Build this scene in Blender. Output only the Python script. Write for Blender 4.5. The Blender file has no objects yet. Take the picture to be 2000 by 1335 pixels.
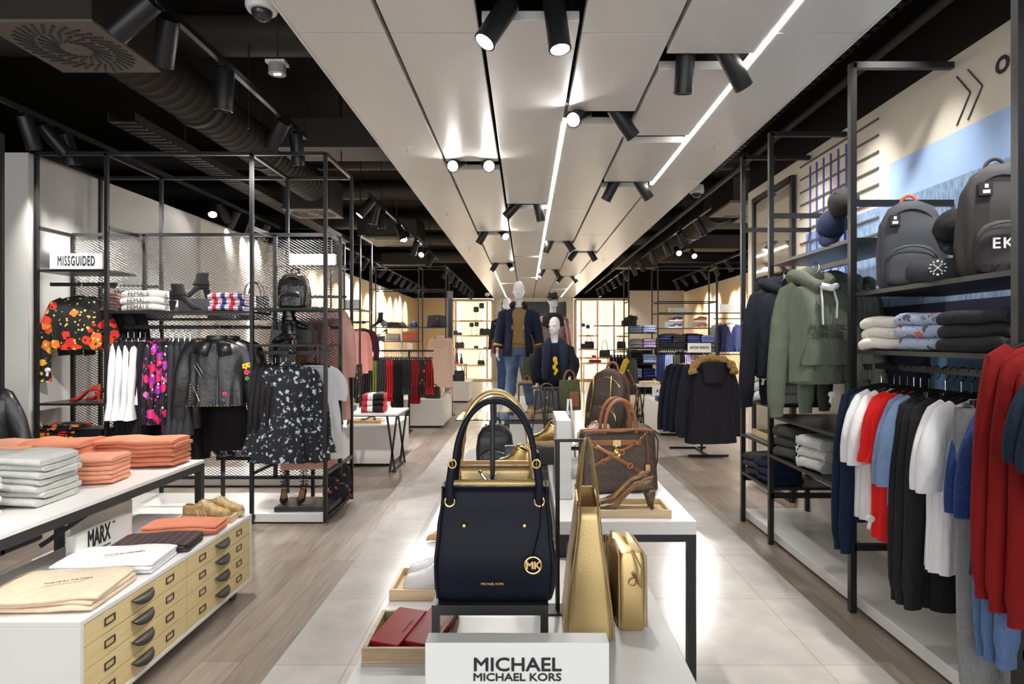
import bpy, math, random
from mathutils import Vector, Matrix, noise
R = random.Random(7)
C = bpy.context.scene.collection
sc = bpy.context.scene
# ---------------------------------------------------------------- camera
cam = bpy.data.objects.new('camera', bpy.data.cameras.new('camera')); C.objects.link(cam)
cam.location = (0, 0, 1.5); cam.rotation_euler = (math.pi/2, 0, 0)
cam.data.sensor_width = 36; cam.data.lens = 21.6
cam.data.shift_x = -.0135; cam.data.shift_y = -.00125
cam.data.clip_end = 60; cam.data.clip_start = .02
sc.camera = cam
# ---------------------------------------------------------------- view, world
sc.view_settings.view_transform = 'Standard'; sc.view_settings.look = 'None'
sc.view_settings.gamma = 1; sc.view_settings.use_curve_mapping = False
sc.view_settings.exposure = 1.3
sc.cycles.max_bounces = 8; sc.cycles.diffuse_bounces = 6; sc.cycles.glossy_bounces = 3
sc.cycles.transparent_max_bounces = 6
sc.cycles.sample_clamp_indirect = 4
sc.cycles.caustics_reflective = False; sc.cycles.caustics_refractive = False
wd = bpy.data.worlds.new('world'); sc.world = wd; wd.use_nodes = True
wd.node_tree.nodes['Background'].inputs[0].default_value = (.93, .96, 1, 1)
wd.node_tree.nodes['Background'].inputs[1].default_value = .55
def area(name, loc, rot, sx, sy, e, col=(1, .97, .93)):
    l = bpy.data.lights.new(name, 'AREA'); l.shape = 'RECTANGLE'; l.size = sx; l.size_y = sy; l.energy = e; l.color = col
    o = bpy.data.objects.new(name, l); o.location = loc; o.rotation_euler = rot; C.objects.link(o); return o
# fill light added behind the camera to brighten the room from its open side
area('front_fill_light', (0, -3.2, 2.2), (math.radians(84), 0, 0), 9, 3.2, 70, (1, .98, .96))
def spot(loc, target, e, ang=38, blend=1, col=(1, .965, .92), r=.04):
    l = bpy.data.lights.new('spot_beam', 'SPOT'); l.energy = e * 3.0; l.spot_size = math.radians(ang * 1.75); l.spot_blend = blend
    l.color = col; l.shadow_soft_size = r
    o = bpy.data.objects.new('spot_beam', l); o.location = loc
    o.rotation_euler = (Vector(target) - Vector(loc)).to_track_quat('-Z', 'Y').to_euler(); C.objects.link(o); return o
# ---------------------------------------------------------------- helpers
PI = math.pi
def gx(px, Y): return (px - 1027) * Y / 1200
def gz(py, Y): return 1.5 + (665 - py) * Y / 1200
def at(px, py, Y): return Vector((gx(px, Y), Y, gz(py, Y)))
def sgnpow(v, e): return math.copysign(abs(v) ** e, v)
def lerp(a, b, t): return a + (b - a) * t
def sstep(t): t = max(0, min(1, t)); return t * t * (3 - 2 * t)
def interp(t, pts):
    if t <= pts[0][0]: return pts[0][1]
    for (a, va), (b, vb) in zip(pts, pts[1:]):
        if t <= b: return lerp(va, vb, sstep((t - a) / (b - a)))
    return pts[-1][1]
class MB:
    def __init__(s): s.v = []; s.f = []; s.m = []
    def add(s, vs, fs, mi=0):
        o = len(s.v); s.v += [Vector(v) for v in vs]
        s.f += [tuple(i + o for i in f) for f in fs]; s.m += [mi] * len(fs); return s
    def box(s, x0, x1, y0, y1, z0, z1, mi=0):
        return s.add([(x, y, z) for z in (z0, z1) for y in (y0, y1) for x in (x0, x1)],
              [(0, 2, 3, 1), (4, 5, 7, 6), (0, 1, 5, 4), (2, 6, 7, 3), (0, 4, 6, 2), (1, 3, 7, 5)], mi)
    def bar(s, a, b, w, h=None, mi=0, up=(0, 0, 1)):
        a = Vector(a); b = Vector(b); h = h or w; d = (b - a).normalized(); up = Vector(up)
        if abs(d.dot(up)) > .98: up = Vector((0, 1, 0))
        x = d.cross(up).normalized() * w / 2; y = x.cross(d).normalized() * h / 2
        vs = [p + sx * x + sy * y for p in (a, b) for sy in (-1, 1) for sx in (-1, 1)]
        return s.add(vs, [(0, 2, 3, 1), (4, 5, 7, 6), (0, 1, 5, 4), (2, 6, 7, 3), (0, 4, 6, 2), (1, 3, 7, 5)], mi)
    def loft(s, rings, caps=(1, 1), closed=True, mi=0):
        n = len(rings[0]); vs = [p for r in rings for p in r]; fs = []
        for i in range(len(rings) - 1):
            for j in range(n if closed else n - 1):
                k = (j + 1) % n; fs.append((i*n+j, i*n+k, (i+1)*n+k, (i+1)*n+j))
        if caps[0]: fs.append(tuple(range(n))[::-1])
        if caps[1]: fs.append(tuple((len(rings)-1)*n + j for j in range(n)))
        return s.add(vs, fs, mi)
    def tube(s, pts, r, n=8, mi=0, caps=(1, 1), closed=False, flat=1, up=None):
        pts = [Vector(p) for p in pts]; m = len(pts); rings = []; prev = None
        for i, p in enumerate(pts):
            if closed: d = pts[(i+1) % m] - pts[i-1]
            else: d = pts[min(i+1, m-1)] - pts[max(i-1, 0)]
            d.normalize()
            if prev is None:
                u = Vector(up) if up else (Vector((0, 0, 1)) if abs(d.z) < .9 else Vector((1, 0, 0)))
            else: u = prev
            u = (u - d * u.dot(d)).normalized(); prev = u; w = d.cross(u)
            rr = r[i] if isinstance(r, (list, tuple)) else r
            rings.append([p + u * (rr * flat * math.sin(2*PI*j/n)) + w * (rr * math.cos(2*PI*j/n)) for j in range(n)])
        if closed: rings.append(rings[0]); caps = (0, 0)
        return s.loft(rings, caps, mi=mi)
    def disc(s, c, r, axis='z', h=.01, n=20, mi=0):
        return s.lathe([(r, -h/2), (r, h/2)], n, mi, c, axis)
    def lathe(s, prof, n=20, mi=0, c=(0, 0, 0), axis='z'):
        c = Vector(c); rings = []
        for r, z in prof:
            rg = []
            for j in range(n):
                a = 2*PI*j/n; p = (r*math.cos(a), r*math.sin(a), z)
                if axis == 'y': p = (p[0], -z, p[1])
                if axis == 'x': p = (z, p[0], p[1])
                rg.append(c + Vector(p))
            rings.append(rg)
        return s.loft(rings, mi=mi)
    def torus(s, c, R_, r, M=None, n=20, m=6, mi=0, sx=1):
        M = M or Matrix(); c = Vector(c)
        return s.tube([c + M @ Vector((R_*math.cos(2*PI*i/n)*sx, 0, R_*math.sin(2*PI*i/n))) for i in range(n)], r, m, mi, closed=True, up=M @ Vector((0, 1, 0)))
    def sphere(s, c, r, n=14, mi=0, sc_=(1, 1, 1)):
        c = Vector(c); k = n // 2
        return s.loft([[c + Vector((r*sc_[0]*math.sin(PI*(i+.02)/(k+.04))*math.cos(2*PI*j/n), r*sc_[1]*math.sin(PI*(i+.02)/(k+.04))*math.sin(2*PI*j/n), -r*sc_[2]*math.cos(PI*(i+.02)/(k+.04)))) for j in range(n)] for i in range(k+1)], mi=mi)
    def tf(s, M, i0=0):
        for i in range(i0, len(s.v)): s.v[i] = M @ s.v[i]
        return s
    def wrinkle(s, amp, fx=6, fz=2, seed=0, i0=0, grow=None):
        for i in range(i0, len(s.v)):
            p = s.v[i]; q = Vector((p.x*fx + seed*7.3, p.y*fx, p.z*fz + seed)); d = noise.noise_vector(q)
            k = amp * (grow(p) if grow else 1)
            s.v[i] = p + Vector((d.x*k, d.y*k, d.z*k*.3))
        return s
    def mesh(s, name, mats, smooth=True, ang=40):
        me = bpy.data.meshes.new(name); me.from_pydata([tuple(v) for v in s.v], [], s.f)
        for m in (mats if isinstance(mats, (list, tuple)) else [mats]): me.materials.append(m)
        me.polygons.foreach_set('material_index', s.m)
        if smooth:
            me.polygons.foreach_set('use_smooth', [True]*len(s.f)); me.set_sharp_from_angle(angle=math.radians(ang))
        me.update(); return me
    def build(s, name, mats, parent=None, smooth=True, bevel=0, sub=0, solid=0, remesh=0, ang=40, loc=None, rot=None, off=-1):
        o = bpy.data.objects.new(name, s.mesh(name, mats, smooth, ang)); C.objects.link(o)
        if parent: o.parent = parent
        if loc is not None: o.location = loc
        if rot is not None: o.rotation_euler = rot
        if remesh:
            m = o.modifiers.new('r', 'REMESH'); m.mode = 'VOXEL'; m.voxel_size = remesh; m.use_smooth_shade = True
            m = o.modifiers.new('s', 'SMOOTH'); m.iterations = 5
        if solid:
            m = o.modifiers.new('t', 'SOLIDIFY'); m.thickness = solid; m.offset = off
            if isinstance(mats, (list, tuple)) and len(mats) > 1 and solid: m.material_offset = 1
        if sub: m = o.modifiers.new('u', 'SUBSURF'); m.levels = sub; m.render_levels = sub
        if bevel:
            m = o.modifiers.new('b', 'BEVEL'); m.width = bevel; m.segments = 2; m.limit_method = 'ANGLE'
        return o
def tag(o, label, cat, group=None):
    o['label'] = label; o['category'] = cat
    if group: o['group'] = group
    return o
def T(name, label, cat, loc=(0, 0, 0), rz=0, group=None, rot=None):
    o = bpy.data.objects.new(name, None); C.objects.link(o); o.empty_display_size = .05
    o.location = loc; o.rotation_euler = rot or (0, 0, rz); return tag(o, label, cat, group)
def S(o): o['kind'] = 'structure'; return o
KIDS = {}
def dup(o, loc=None, rz=None, label=None, group=None, parent=None, first=True):
    c = o.copy(); C.objects.link(c)
    if parent: c.parent = parent
    for k in o.children: dup(k, parent=c, first=False)
    if first:
        if loc is not None: c.location = loc
        if rz is not None: c.rotation_euler = (0, 0, rz)
        if label: c['label'] = label
        if group: c['group'] = group
    return c
def text(body, size, M, mat, parent, sx=1, name='lettering', ext=.0008, align='CENTER', bold=0, sp=1):
    cu = bpy.data.curves.new(name, 'FONT'); cu.body = body; cu.size = size; cu.extrude = ext; cu.align_x = align; cu.align_y = 'CENTER'
    cu.space_character = sp; cu.resolution_u = 3; cu.materials.append(mat)
    tmp = bpy.data.objects.new(name, cu); me = bpy.data.meshes.new_from_object(tmp); bpy.data.objects.remove(tmp); bpy.data.curves.remove(cu)
    if bold:
        vs = [v.co.copy() for v in me.vertices]; fs = [tuple(p.vertices) for p in me.polygons]; n = len(vs); V = []; F = []
        for k, (dx, dy) in enumerate(((-bold, 0), (bold, 0), (0, bold), (0, -bold))): V += [(v.x+dx, v.y+dy, v.z + k*.00002) for v in vs]; F += [tuple(i+k*n for i in f) for f in fs]
        me = bpy.data.meshes.new(name); me.from_pydata(V, [], F); me.materials.append(mat)
    o = bpy.data.objects.new(name, me); C.objects.link(o); o.parent = parent
    o.matrix_local = M @ Matrix.Diagonal((sx, 1, 1, 1)); return o
def face(loc, rz=0, rx=PI/2):    # text facing -Y at rz = 0
    return Matrix.Translation(loc) @ Matrix.Rotation(rz, 4, 'Z') @ Matrix.Rotation(rx, 4, 'X')
# ---------------------------------------------------------------- materials
def NT(name):
    m = bpy.data.materials.new(name); m.use_nodes = True; nt = m.node_tree
    return m, nt, nt.nodes['Principled BSDF']
def nd(nt, typ, **kw):
    n = nt.nodes.new(typ)
    for k, v in kw.items():
        if k.startswith('i_'): n.inputs[k[2:].replace('_', ' ')].default_value = v
        else: setattr(n, k, v)
    return n
def c4(c): return (c[0], c[1], c[2], 1)
def s2l(*c): return tuple(((v/255)/12.92 if v <= 10 else ((v/255+.055)/1.055)**2.4) for v in c)
def M_(name, col, rough=.5, metal=0, bump=0, bscale=200, var=0, vscale=5, sheen=0, coat=0, emit=0, stretch=None, spec=None):
    m, nt, b = NT(name)
    b.inputs['Base Color'].default_value = c4(col); b.inputs['Roughness'].default_value = rough; b.inputs['Metallic'].default_value = metal
    if sheen: b.inputs['Sheen Weight'].default_value = sheen
    if coat: b.inputs['Coat Weight'].default_value = coat; b.inputs['Coat Roughness'].default_value = .15
    if spec is not None: b.inputs['Specular IOR Level'].default_value = spec
    if emit: b.inputs['Emission Color'].default_value = c4(col); b.inputs['Emission Strength'].default_value = emit
    tc = nd(nt, 'ShaderNodeTexCoord'); vec = tc.outputs['Object']
    if stretch:
        mp = nd(nt, 'ShaderNodeMapping'); mp.inputs['Scale'].default_value = stretch; nt.links.new(vec, mp.inputs[0]); vec = mp.outputs[0]
    if var:
        n = nd(nt, 'ShaderNodeTexNoise', i_Scale=vscale, i_Detail=4); nt.links.new(vec, n.inputs['Vector'])
        r = nd(nt, 'ShaderNodeMapRange', i_To_Min=1-var, i_To_Max=1+var); nt.links.new(n.outputs[0], r.inputs[0])
        r.inputs['From Min'].default_value = .3; r.inputs['From Max'].default_value = .7
        x = nd(nt, 'ShaderNodeMix', data_type='RGBA', blend_type='MULTIPLY'); x.inputs[0].default_value = 1
        x.inputs[6].default_value = c4(col); nt.links.new(r.outputs[0], x.inputs[7]); nt.links.new(x.outputs[2], b.inputs['Base Color'])
    if bump:
        n = nd(nt, 'ShaderNodeTexNoise', i_Scale=bscale, i_Detail=3); nt.links.new(vec, n.inputs['Vector'])
        bp = nd(nt, 'ShaderNodeBump', i_Strength=bump, i_Distance=min(.02, .32/bscale)); nt.links.new(n.outputs[0], bp.inputs['Height'])
        nt.links.new(bp.outputs[0], b.inputs['Normal'])
    return m
def cloth(name, col, var=.06, rough=.85, bump=.85, bs=17, sheen=.0, vs=30):
    return M_(name, col, rough, 0, bump, bs, var, vs, sheen, stretch=(1, 1, .45), spec=.25)
def pattern(name, base, spots, scale=22, size=.35, rough=.8, second=None, bump=.2, metal=0):
    """blossoms: voronoi cells, each with a colour of its own from the list spots"""
    m, nt, b = NT(name); b.inputs['Roughness'].default_value = rough; L = nt.links
    tc = nd(nt, 'ShaderNodeTexCoord'); prev = None
    nz = nd(nt, 'ShaderNodeTexNoise', i_Scale=scale*1.6, i_Detail=1); L.new(tc.outputs['Object'], nz.inputs['Vector'])
    ad = nd(nt, 'ShaderNodeMix', data_type='VECTOR'); ad.inputs[0].default_value = .035
    oi = nd(nt, 'ShaderNodeObjectInfo'); rm = nd(nt, 'ShaderNodeMath', operation='MULTIPLY'); rm.inputs[1].default_value = 7; L.new(oi.outputs['Random'], rm.inputs[0])
    va = nd(nt, 'ShaderNodeVectorMath', operation='ADD'); L.new(tc.outputs['Object'], va.inputs[0]); L.new(rm.outputs[0], va.inputs[1])
    L.new(va.outputs[0], ad.inputs[4]); L.new(nz.outputs['Color'], ad.inputs[5])
    col = None
    for lay, (sp, sc_, sz) in enumerate([(spots, scale, size)] + ([second] if second else [])):
        v = nd(nt, 'ShaderNodeTexVoronoi', i_Scale=sc_); L.new(ad.outputs[1], v.inputs['Vector'])
        sep = nd(nt, 'ShaderNodeSeparateColor'); L.new(v.outputs['Color'], sep.inputs[0])
        cr = nd(nt, 'ShaderNodeValToRGB'); cr.color_ramp.interpolation = 'CONSTANT'; el = cr.color_ramp.elements
        while len(el) < len(sp): el.new(.5)
        for i, c in enumerate(sp): el[i].position = i/len(sp); el[i].color = c4(c)
        L.new(sep.outputs[0], cr.inputs[0])
        lt = nd(nt, 'ShaderNodeMath', operation='LESS_THAN'); lt.inputs[1].default_value = sz; L.new(v.outputs['Distance'], lt.inputs[0])
        x = nd(nt, 'ShaderNodeMix', data_type='RGBA'); L.new(lt.outputs[0], x.inputs[0])
        if col is None: x.inputs[6].default_value = c4(base)
        else: L.new(col, x.inputs[6])
        L.new(cr.outputs[0], x.inputs[7]); col = x.outputs[2]
    L.new(col, b.inputs['Base Color']); b.inputs['Metallic'].default_value = metal
    return m
def stripes(name, cols, axis=0, freq=20, rough=.8, cross=None):
    m, nt, b = NT(name); L = nt.links; b.inputs['Roughness'].default_value = rough
    tc = nd(nt, 'ShaderNodeTexCoord'); sep = nd(nt, 'ShaderNodeSeparateXYZ'); L.new(tc.outputs['Object'], sep.inputs[0])
    def band(ax, cc, fr):
        mu = nd(nt, 'ShaderNodeMath', operation='MULTIPLY'); mu.inputs[1].default_value = fr; L.new(sep.outputs[ax], mu.inputs[0])
        fr_ = nd(nt, 'ShaderNodeMath', operation='FRACT'); L.new(mu.outputs[0], fr_.inputs[0])
        cr = nd(nt, 'ShaderNodeValToRGB'); cr.color_ramp.interpolation = 'CONSTANT'; el = cr.color_ramp.elements
        while len(el) < len(cc): el.new(.5)
        for i, c in enumerate(cc): el[i].position = i/len(cc); el[i].color = c4(c)
        L.new(fr_.outputs[0], cr.inputs[0]); return cr.outputs[0]
    c = band(axis, cols, freq)
    if cross:
        x = nd(nt, 'ShaderNodeMix', data_type='RGBA', blend_type='MULTIPLY'); x.inputs[0].default_value = 1
        L.new(c, x.inputs[6]); L.new(band(cross[0], cross[1], cross[2]), x.inputs[7]); c = x.outputs[2]
    L.new(c, b.inputs['Base Color']); return m
def wood(name, c1, c2, scale=(2, 30, 30), rough=.5):
    m, nt, b = NT(name); L = nt.links; b.inputs['Roughness'].default_value = rough
    tc = nd(nt, 'ShaderNodeTexCoord'); mp = nd(nt, 'ShaderNodeMapping'); mp.inputs['Scale'].default_value = scale
    n = nd(nt, 'ShaderNodeTexNoise', i_Scale=1.5, i_Detail=5, i_Distortion=.6); L.new(tc.outputs['Object'], mp.inputs[0]); L.new(mp.outputs[0], n.inputs['Vector'])
    cr = nd(nt, 'ShaderNodeValToRGB'); cr.color_ramp.elements[0].position = .3; cr.color_ramp.elements[1].position = .7
    cr.color_ramp.elements[0].color = c4(c1); cr.color_ramp.elements[1].color = c4(c2)
    L.new(n.outputs[0], cr.inputs[0]); L.new(cr.outputs[0], b.inputs['Base Color']); return m
black_steel = M_('black_steel', (.018, .018, .019), .38, .3, spec=.5)
dark_steel = M_('dark_steel', (.045, .045, .045), .4, .5)
void_black = M_('void_black', (.016, .013, .011), .9, spec=.1)
duct_m = M_('duct_paint', (.032, .026, .021), .6, spec=.3)
diff_m = M_('diffuser_paint', (.12, .1, .08), .7)
white_lam = M_('white_laminate', (.74, .735, .72), .32)
panel_m = M_('ceiling_panel', (.74, .725, .69), .33, spec=.45)
white_pl = M_('white_plastic', (.8, .8, .8), .35)
mann_m = M_('mannequin_gloss', (.82, .82, .84), .22, coat=.4)
sign_m = M_('sign_board', (.76, .77, .74), .5)
ink = M_('black_ink', (.012, .011, .013), .6)
oak = wood('pale_oak', s2l(205, 178, 138), s2l(222, 198, 160))
oak_dk = wood('weathered_oak', s2l(150, 125, 95), s2l(185, 160, 128))
oak_yel = wood('drawer_birch', s2l(212, 190, 138), s2l(224, 204, 152), (2, 3, 30))
gold = M_('gold_metal', (.83, .58, .25), .22, 1)
chrome = M_('chrome', (.75, .75, .75), .15, 1)
led = M_('led_strip', (1, .97, .9), .5, emit=9)
lens_on = M_('lens_lit', (1, .97, .92), .5, emit=14)
lens_hot = M_('lens_hot', (1, .97, .94), .5, emit=60)
lens_off = M_('lens_dim', (.25, .25, .27), .1, .6)
glass_m, _nt, _b = NT('clear_glass')
_b.inputs['Transmission Weight'].default_value = 1; _b.inputs['Roughness'].default_value = .02; _b.inputs['Base Color'].default_value = (.85, .95, .93, 1); _b.inputs['IOR'].default_value = 1.3
mirror_m = M_('mirror', (.78, .76, .7), .04, 1)
# ---------------------------------------------------------------- floor
def floor_mats():
    m, nt, b = NT('floor_planks'); L = nt.links
    tc = nd(nt, 'ShaderNodeTexCoord'); mp = nd(nt, 'ShaderNodeMapping'); mp.inputs['Rotation'].default_value = (0, 0, PI/2)
    L.new(tc.outputs['Object'], mp.inputs[0])
    bk = nd(nt, 'ShaderNodeTexBrick', offset=.37, i_Scale=1.0); bk.inputs['Brick Width'].default_value = 2.1; bk.inputs['Row Height'].default_value = .19
    bk.inputs['Mortar Size'].default_value = .0012; bk.inputs['Color1'].default_value = c4(s2l(160, 147, 137)); bk.inputs['Color2'].default_value = c4(s2l(132, 119, 108)); bk.inputs['Mortar'].default_value = c4(s2l(70, 60, 52))
    L.new(mp.outputs[0], bk.inputs['Vector'])
    mp2 = nd(nt, 'ShaderNodeMapping'); mp2.inputs['Scale'].default_value = (14, 1.1, 1); L.new(tc.outputs['Object'], mp2.inputs[0])
    n = nd(nt, 'ShaderNodeTexNoise', i_Scale=2.2, i_Detail=6, i_Distortion=.8); L.new(mp2.outputs[0], n.inputs['Vector'])
    r = nd(nt, 'ShaderNodeMapRange', i_To_Min=.78, i_To_Max=1.2); r.inputs['From Min'].default_value = .3; r.inputs['From Max'].default_value = .7; L.new(n.outputs[0], r.inputs[0])
    x = nd(nt, 'ShaderNodeMix', data_type='RGBA', blend_type='MULTIPLY'); x.inputs[0].default_value = 1
    L.new(bk.outputs[0], x.inputs[6]); L.new(r.outputs[0], x.inputs[7]); L.new(x.outputs[2], b.inputs['Base Color'])
    b.inputs['Roughness'].default_value = .36; b.inputs['Specular IOR Level'].default_value = .4
    m2, nt, b = NT('floor_stone'); L = nt.links
    tc = nd(nt, 'ShaderNodeTexCoord'); mp = nd(nt, 'ShaderNodeMapping'); mp.inputs['Location'].default_value = (.82, .095, 0); L.new(tc.outputs['Object'], mp.inputs[0])
    bk = nd(nt, 'ShaderNodeTexBrick', offset=0, i_Scale=1.0); bk.inputs['Brick Width'].default_value = .73; bk.inputs['Row Height'].default_value = .7335
    bk.inputs['Mortar Size'].default_value = .0022; bk.inputs['Color1'].default_value = c4(s2l(206, 202, 196)); bk.inputs['Color2'].default_value = c4(s2l(194, 190, 184)); bk.inputs['Mortar'].default_value = c4(s2l(160, 156, 150))
    L.new(mp.outputs[0], bk.inputs['Vector'])
    n = nd(nt, 'ShaderNodeTexNoise', i_Scale=4.5, i_Detail=9); n.inputs['Roughness'].default_value = .65; L.new(tc.outputs['Object'], n.inputs['Vector'])
    r = nd(nt, 'ShaderNodeMapRange', i_To_Min=.86, i_To_Max=1.1); r.inputs['From Min'].default_value = .3; r.inputs['From Max'].default_value = .7; L.new(n.outputs[0], r.inputs[0])
    x = nd(nt, 'ShaderNodeMix', data_type='RGBA', blend_type='MULTIPLY'); x.inputs[0].default_value = 1
    L.new(bk.outputs[0], x.inputs[6]); L.new(r.outputs[0], x.inputs[7]); L.new(x.outputs[2], b.inputs['Base Color'])
    b.inputs['Roughness'].default_value = .2; b.inputs['Specular IOR Level'].default_value = .5
    return m, m2
fm, fs_ = floor_mats()
b = MB(); b.box(-9, 9, -4, 24, -.1, 0)
S(b.build('floor', fm, smooth=False))
b = MB(); b.box(-1.16, 1.63, -4, 23, -.02, .002)
S(b.build('floor_tiles', fs_, smooth=False))
# ---------------------------------------------------------------- walls
cream = M_('wall_cream', s2l(226, 221, 208), .7, var=.02, vscale=3)
grey_w = M_('wall_grey', s2l(200, 199, 194), .6, var=.02, vscale=2)
pale_gl = M_('wall_backpainted', s2l(196, 200, 200), .35)
tan_w = M_('wall_veneer', s2l(226, 198, 150), .5, var=.05, vscale=8)
def wall(name, x0, x1, y0, y1, z0, z1, m): b = MB(); b.box(x0, x1, y0, y1, z0, z1); return S(b.build(name, m, smooth=False))
wall('wall_left', -4.2, -4.05, 5.0, 23, 0, 3.03, grey_w)
wall('wall_left_front', -8.9, -4.2, 5.0, 5.2, 0, 3.03, grey_w)
wall('wall_back', -1.2, 1.78, 23, 23.2, 0, 3.1, cream)
wall('wall_back_upper', -9, 9, 23.05, 23.25, 3.1, 4.4, void_black)
wall('wall_back_left', -4.2, -2.8, 23, 23.2, 0, 3.1, tan_w)
wall('wall_back_right', 5.1, 9, 20.0, 20.2, 0, 3.1, M_('blue_curtain', s2l(70, 95, 118), .8))
wall('wall_far_left', -9, -8.9, -4, 24, 0, 4.4, void_black)
wall('wall_far_right', 8.9, 9, 6.5, 24, 0, 4.4, void_black)
wall('wall_right_upper', 2.37, 2.5, -1, 6.5, 3.07, 4.4, void_black)
wall('ceiling', -9, 9, 0, 24, 4.25, 4.4, void_black)
wall('ceiling_front', -9, 9, -4, 0, 4.25, 4.4, void_black)
# left wall: veneer panels between pillars, light slots
for i, (y0, y1, m) in enumerate([(7.6, 10.4, cream), (11.0, 13.6, tan_w), (14.1, 16.4, tan_w), (17.4, 19.6, tan_w), (20.1, 22.6, tan_w)]):
    wall('trim_%d' % (i+1), -4.05, -4.02, y0, y1, .1, 3.0, m)
for i, y in enumerate([8.9, 13.85, 17.0]):
    b = MB(); b.box(-4.05, -4.0, y, y+.12, .3, 2.9); tag(b.build('light_slot', led, smooth=False), ['vertical light slot in the left wall behind the mesh rack', 'vertical light slot between veneer panels, left wall', 'far vertical light slot between veneer panels, left wall'][i], 'light')
# right wall with the painted graphic
def graphic_wall():
    m, nt, b_ = NT('wall_mural'); L = nt.links; b_.inputs['Roughness'].default_value = .75
    tc = nd(nt, 'ShaderNodeTexCoord'); sep = nd(nt, 'ShaderNodeSeparateXYZ'); L.new(tc.outputs['Object'], sep.inputs[0])
    Y, Z = sep.outputs[1], sep.outputs[2]
    def math_(op, a, b2):
        n = nd(nt, 'ShaderNodeMath', operation=op)
        for i, v in enumerate((a, b2)):
            if isinstance(v, (int, float)): n.inputs[i].default_value = v
            else: L.new(v, n.inputs[i])
        return n.outputs[0]
    def box(y0, y1, z0, z1):
        return math_('MULTIPLY', math_('MULTIPLY', math_('GREATER_THAN', Y, y0), math_('LESS_THAN', Y, y1)), math_('MULTIPLY', math_('GREATER_THAN', Z, z0), math_('LESS_THAN', Z, z1)))
    nz = nd(nt, 'ShaderNodeTexNoise', i_Scale=60, i_Detail=4); mp = nd(nt, 'ShaderNodeMapping'); mp.inputs['Scale'].default_value = (1, 1, .3)
    L.new(tc.outputs['Object'], mp.inputs[0]); L.new(mp.outputs[0], nz.inputs['Vector'])
    rp = nd(nt, 'ShaderNodeValToRGB'); rp.color_ramp.elements[0].position = .35; rp.color_ramp.elements[1].position = .65
    rp.color_ramp.elements[0].color = c4(s2l(108, 134, 166)); rp.color_ramp.elements[1].color = c4(s2l(146, 170, 198)); L.new(nz.outputs[0], rp.inputs[0])
    col = None
    layers = [(box(-5, 4.0, 2.39, 2.65), s2l(162, 190, 232)), (box(-5, 5.2, 1.3, 2.40), rp.outputs[0]),
              (box(-5, 4.1, .95, 1.72), s2l(38, 36, 58)), (box(3.0, 3.6, 1.2, 1.5), s2l(108, 150, 190))]
    for msk, c in layers:
        x = nd(nt, 'ShaderNodeMix', data_type='RGBA'); L.new(msk, x.inputs[0])
        if col is None: x.inputs[6].default_value = c4(s2l(214, 206, 190))
        else: L.new(col, x.inputs[6])
        if isinstance(c, tuple): x.inputs[7].default_value = c4(c)
        else: L.new(c, x.inputs[7])
        col = x.outputs[2]
    L.new(col, b_.inputs['Base Color']); return m
wr = wall('wall_right', 2.37, 2.5, -1, 6.55, 0, 3.07, graphic_wall())
b = MB()
for k in range(8): z = 2.99 - k*.11; b.box(2.362, 2.37, 4.12, 5.3, z-.007, z+.007)
g = b.build('painted_bars', M_('bar_grey', s2l(92, 88, 84), .7), wr, smooth=False)
b = MB()
for k in range(7): y = 4.42 + k*.115; b.box(2.36, 2.37, y-.006, y+.006, 1.95, 2.95)
b.build('painted_blue_bars', M_('bar_blue', s2l(70, 82, 160), .7), wr, smooth=False)
b = MB()   # chevrons
for y in (3.374, 3.288):
    b.bar((2.365, y, 2.95), (2.365, y-.105, 2.82), .004, .006); b.bar((2.365, y-.105, 2.82), (2.365, y, 2.68), .004, .006)
b.build('painted_chevrons', ink, wr, smooth=False)
text('our', .18, face((2.366, 2.97, 2.885), -PI/2), ink, wr, bold=.003, name='painted_lettering')
text('A', .18, face((2.366, 2.93, 2.68), -PI/2), ink, wr, bold=.003, name='painted_lettering')
# mirror on the right wall
t = T('wall_mirror', 'tall black-framed mirror on the right wall beyond the caps', 'mirror', (2.36, 5.85, 0))
b = MB(); b.box(-.02, 0, -.42, .42, .12, 2.88); b.build('mirror_glass', mirror_m, t, smooth=False)
b = MB()
for y in (-.45, .45): b.box(-.035, 0, y-.025, y+.025, .08, 2.95)
for z in (.1, 2.93): b.box(-.035, 0, -.45, .45, z-.025, z+.025)
b.build('frame', black_steel, t, smooth=False)
# far right room
wall('wall_right_return', 2.5, 5.0, 6.4, 6.55, 0, 3.07, cream)
wall('wall_right_far', 5.05, 5.2, 6.55, 20, 0, 3.05, cream)
for i, (y0, y1) in enumerate([(10.8, 12.4), (13.2, 16.0), (16.5, 19.5)]):
    wall('trim_%d' % (i+11), 5.02, 5.05, y0, y1, .1, 3.0, tan_w)
b = MB(); b.box(5.0, 5.05, 12.7, 12.85, .3, 2.9); tag(b.build('light_slot', led, smooth=False), 'vertical light slot between veneer panels, far right wall', 'light')
wall('wall_right_inner', 3.2, 4.9, 19.0, 19.2, 0, 3.05, M_('wall_putty', s2l(190, 182, 170), .7))
# dark screen on the back wall
t = T('wall_screen', 'dark screen on the white end wall behind the mannequins', 'screen', (.3, 22.97, 2.2))
b = MB(); b.box(-1.2, 1.2, -.03, .02, -.95, .75); b.build('panel', M_('screen_navy', s2l(28, 34, 52), .2), t, smooth=False)
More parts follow.
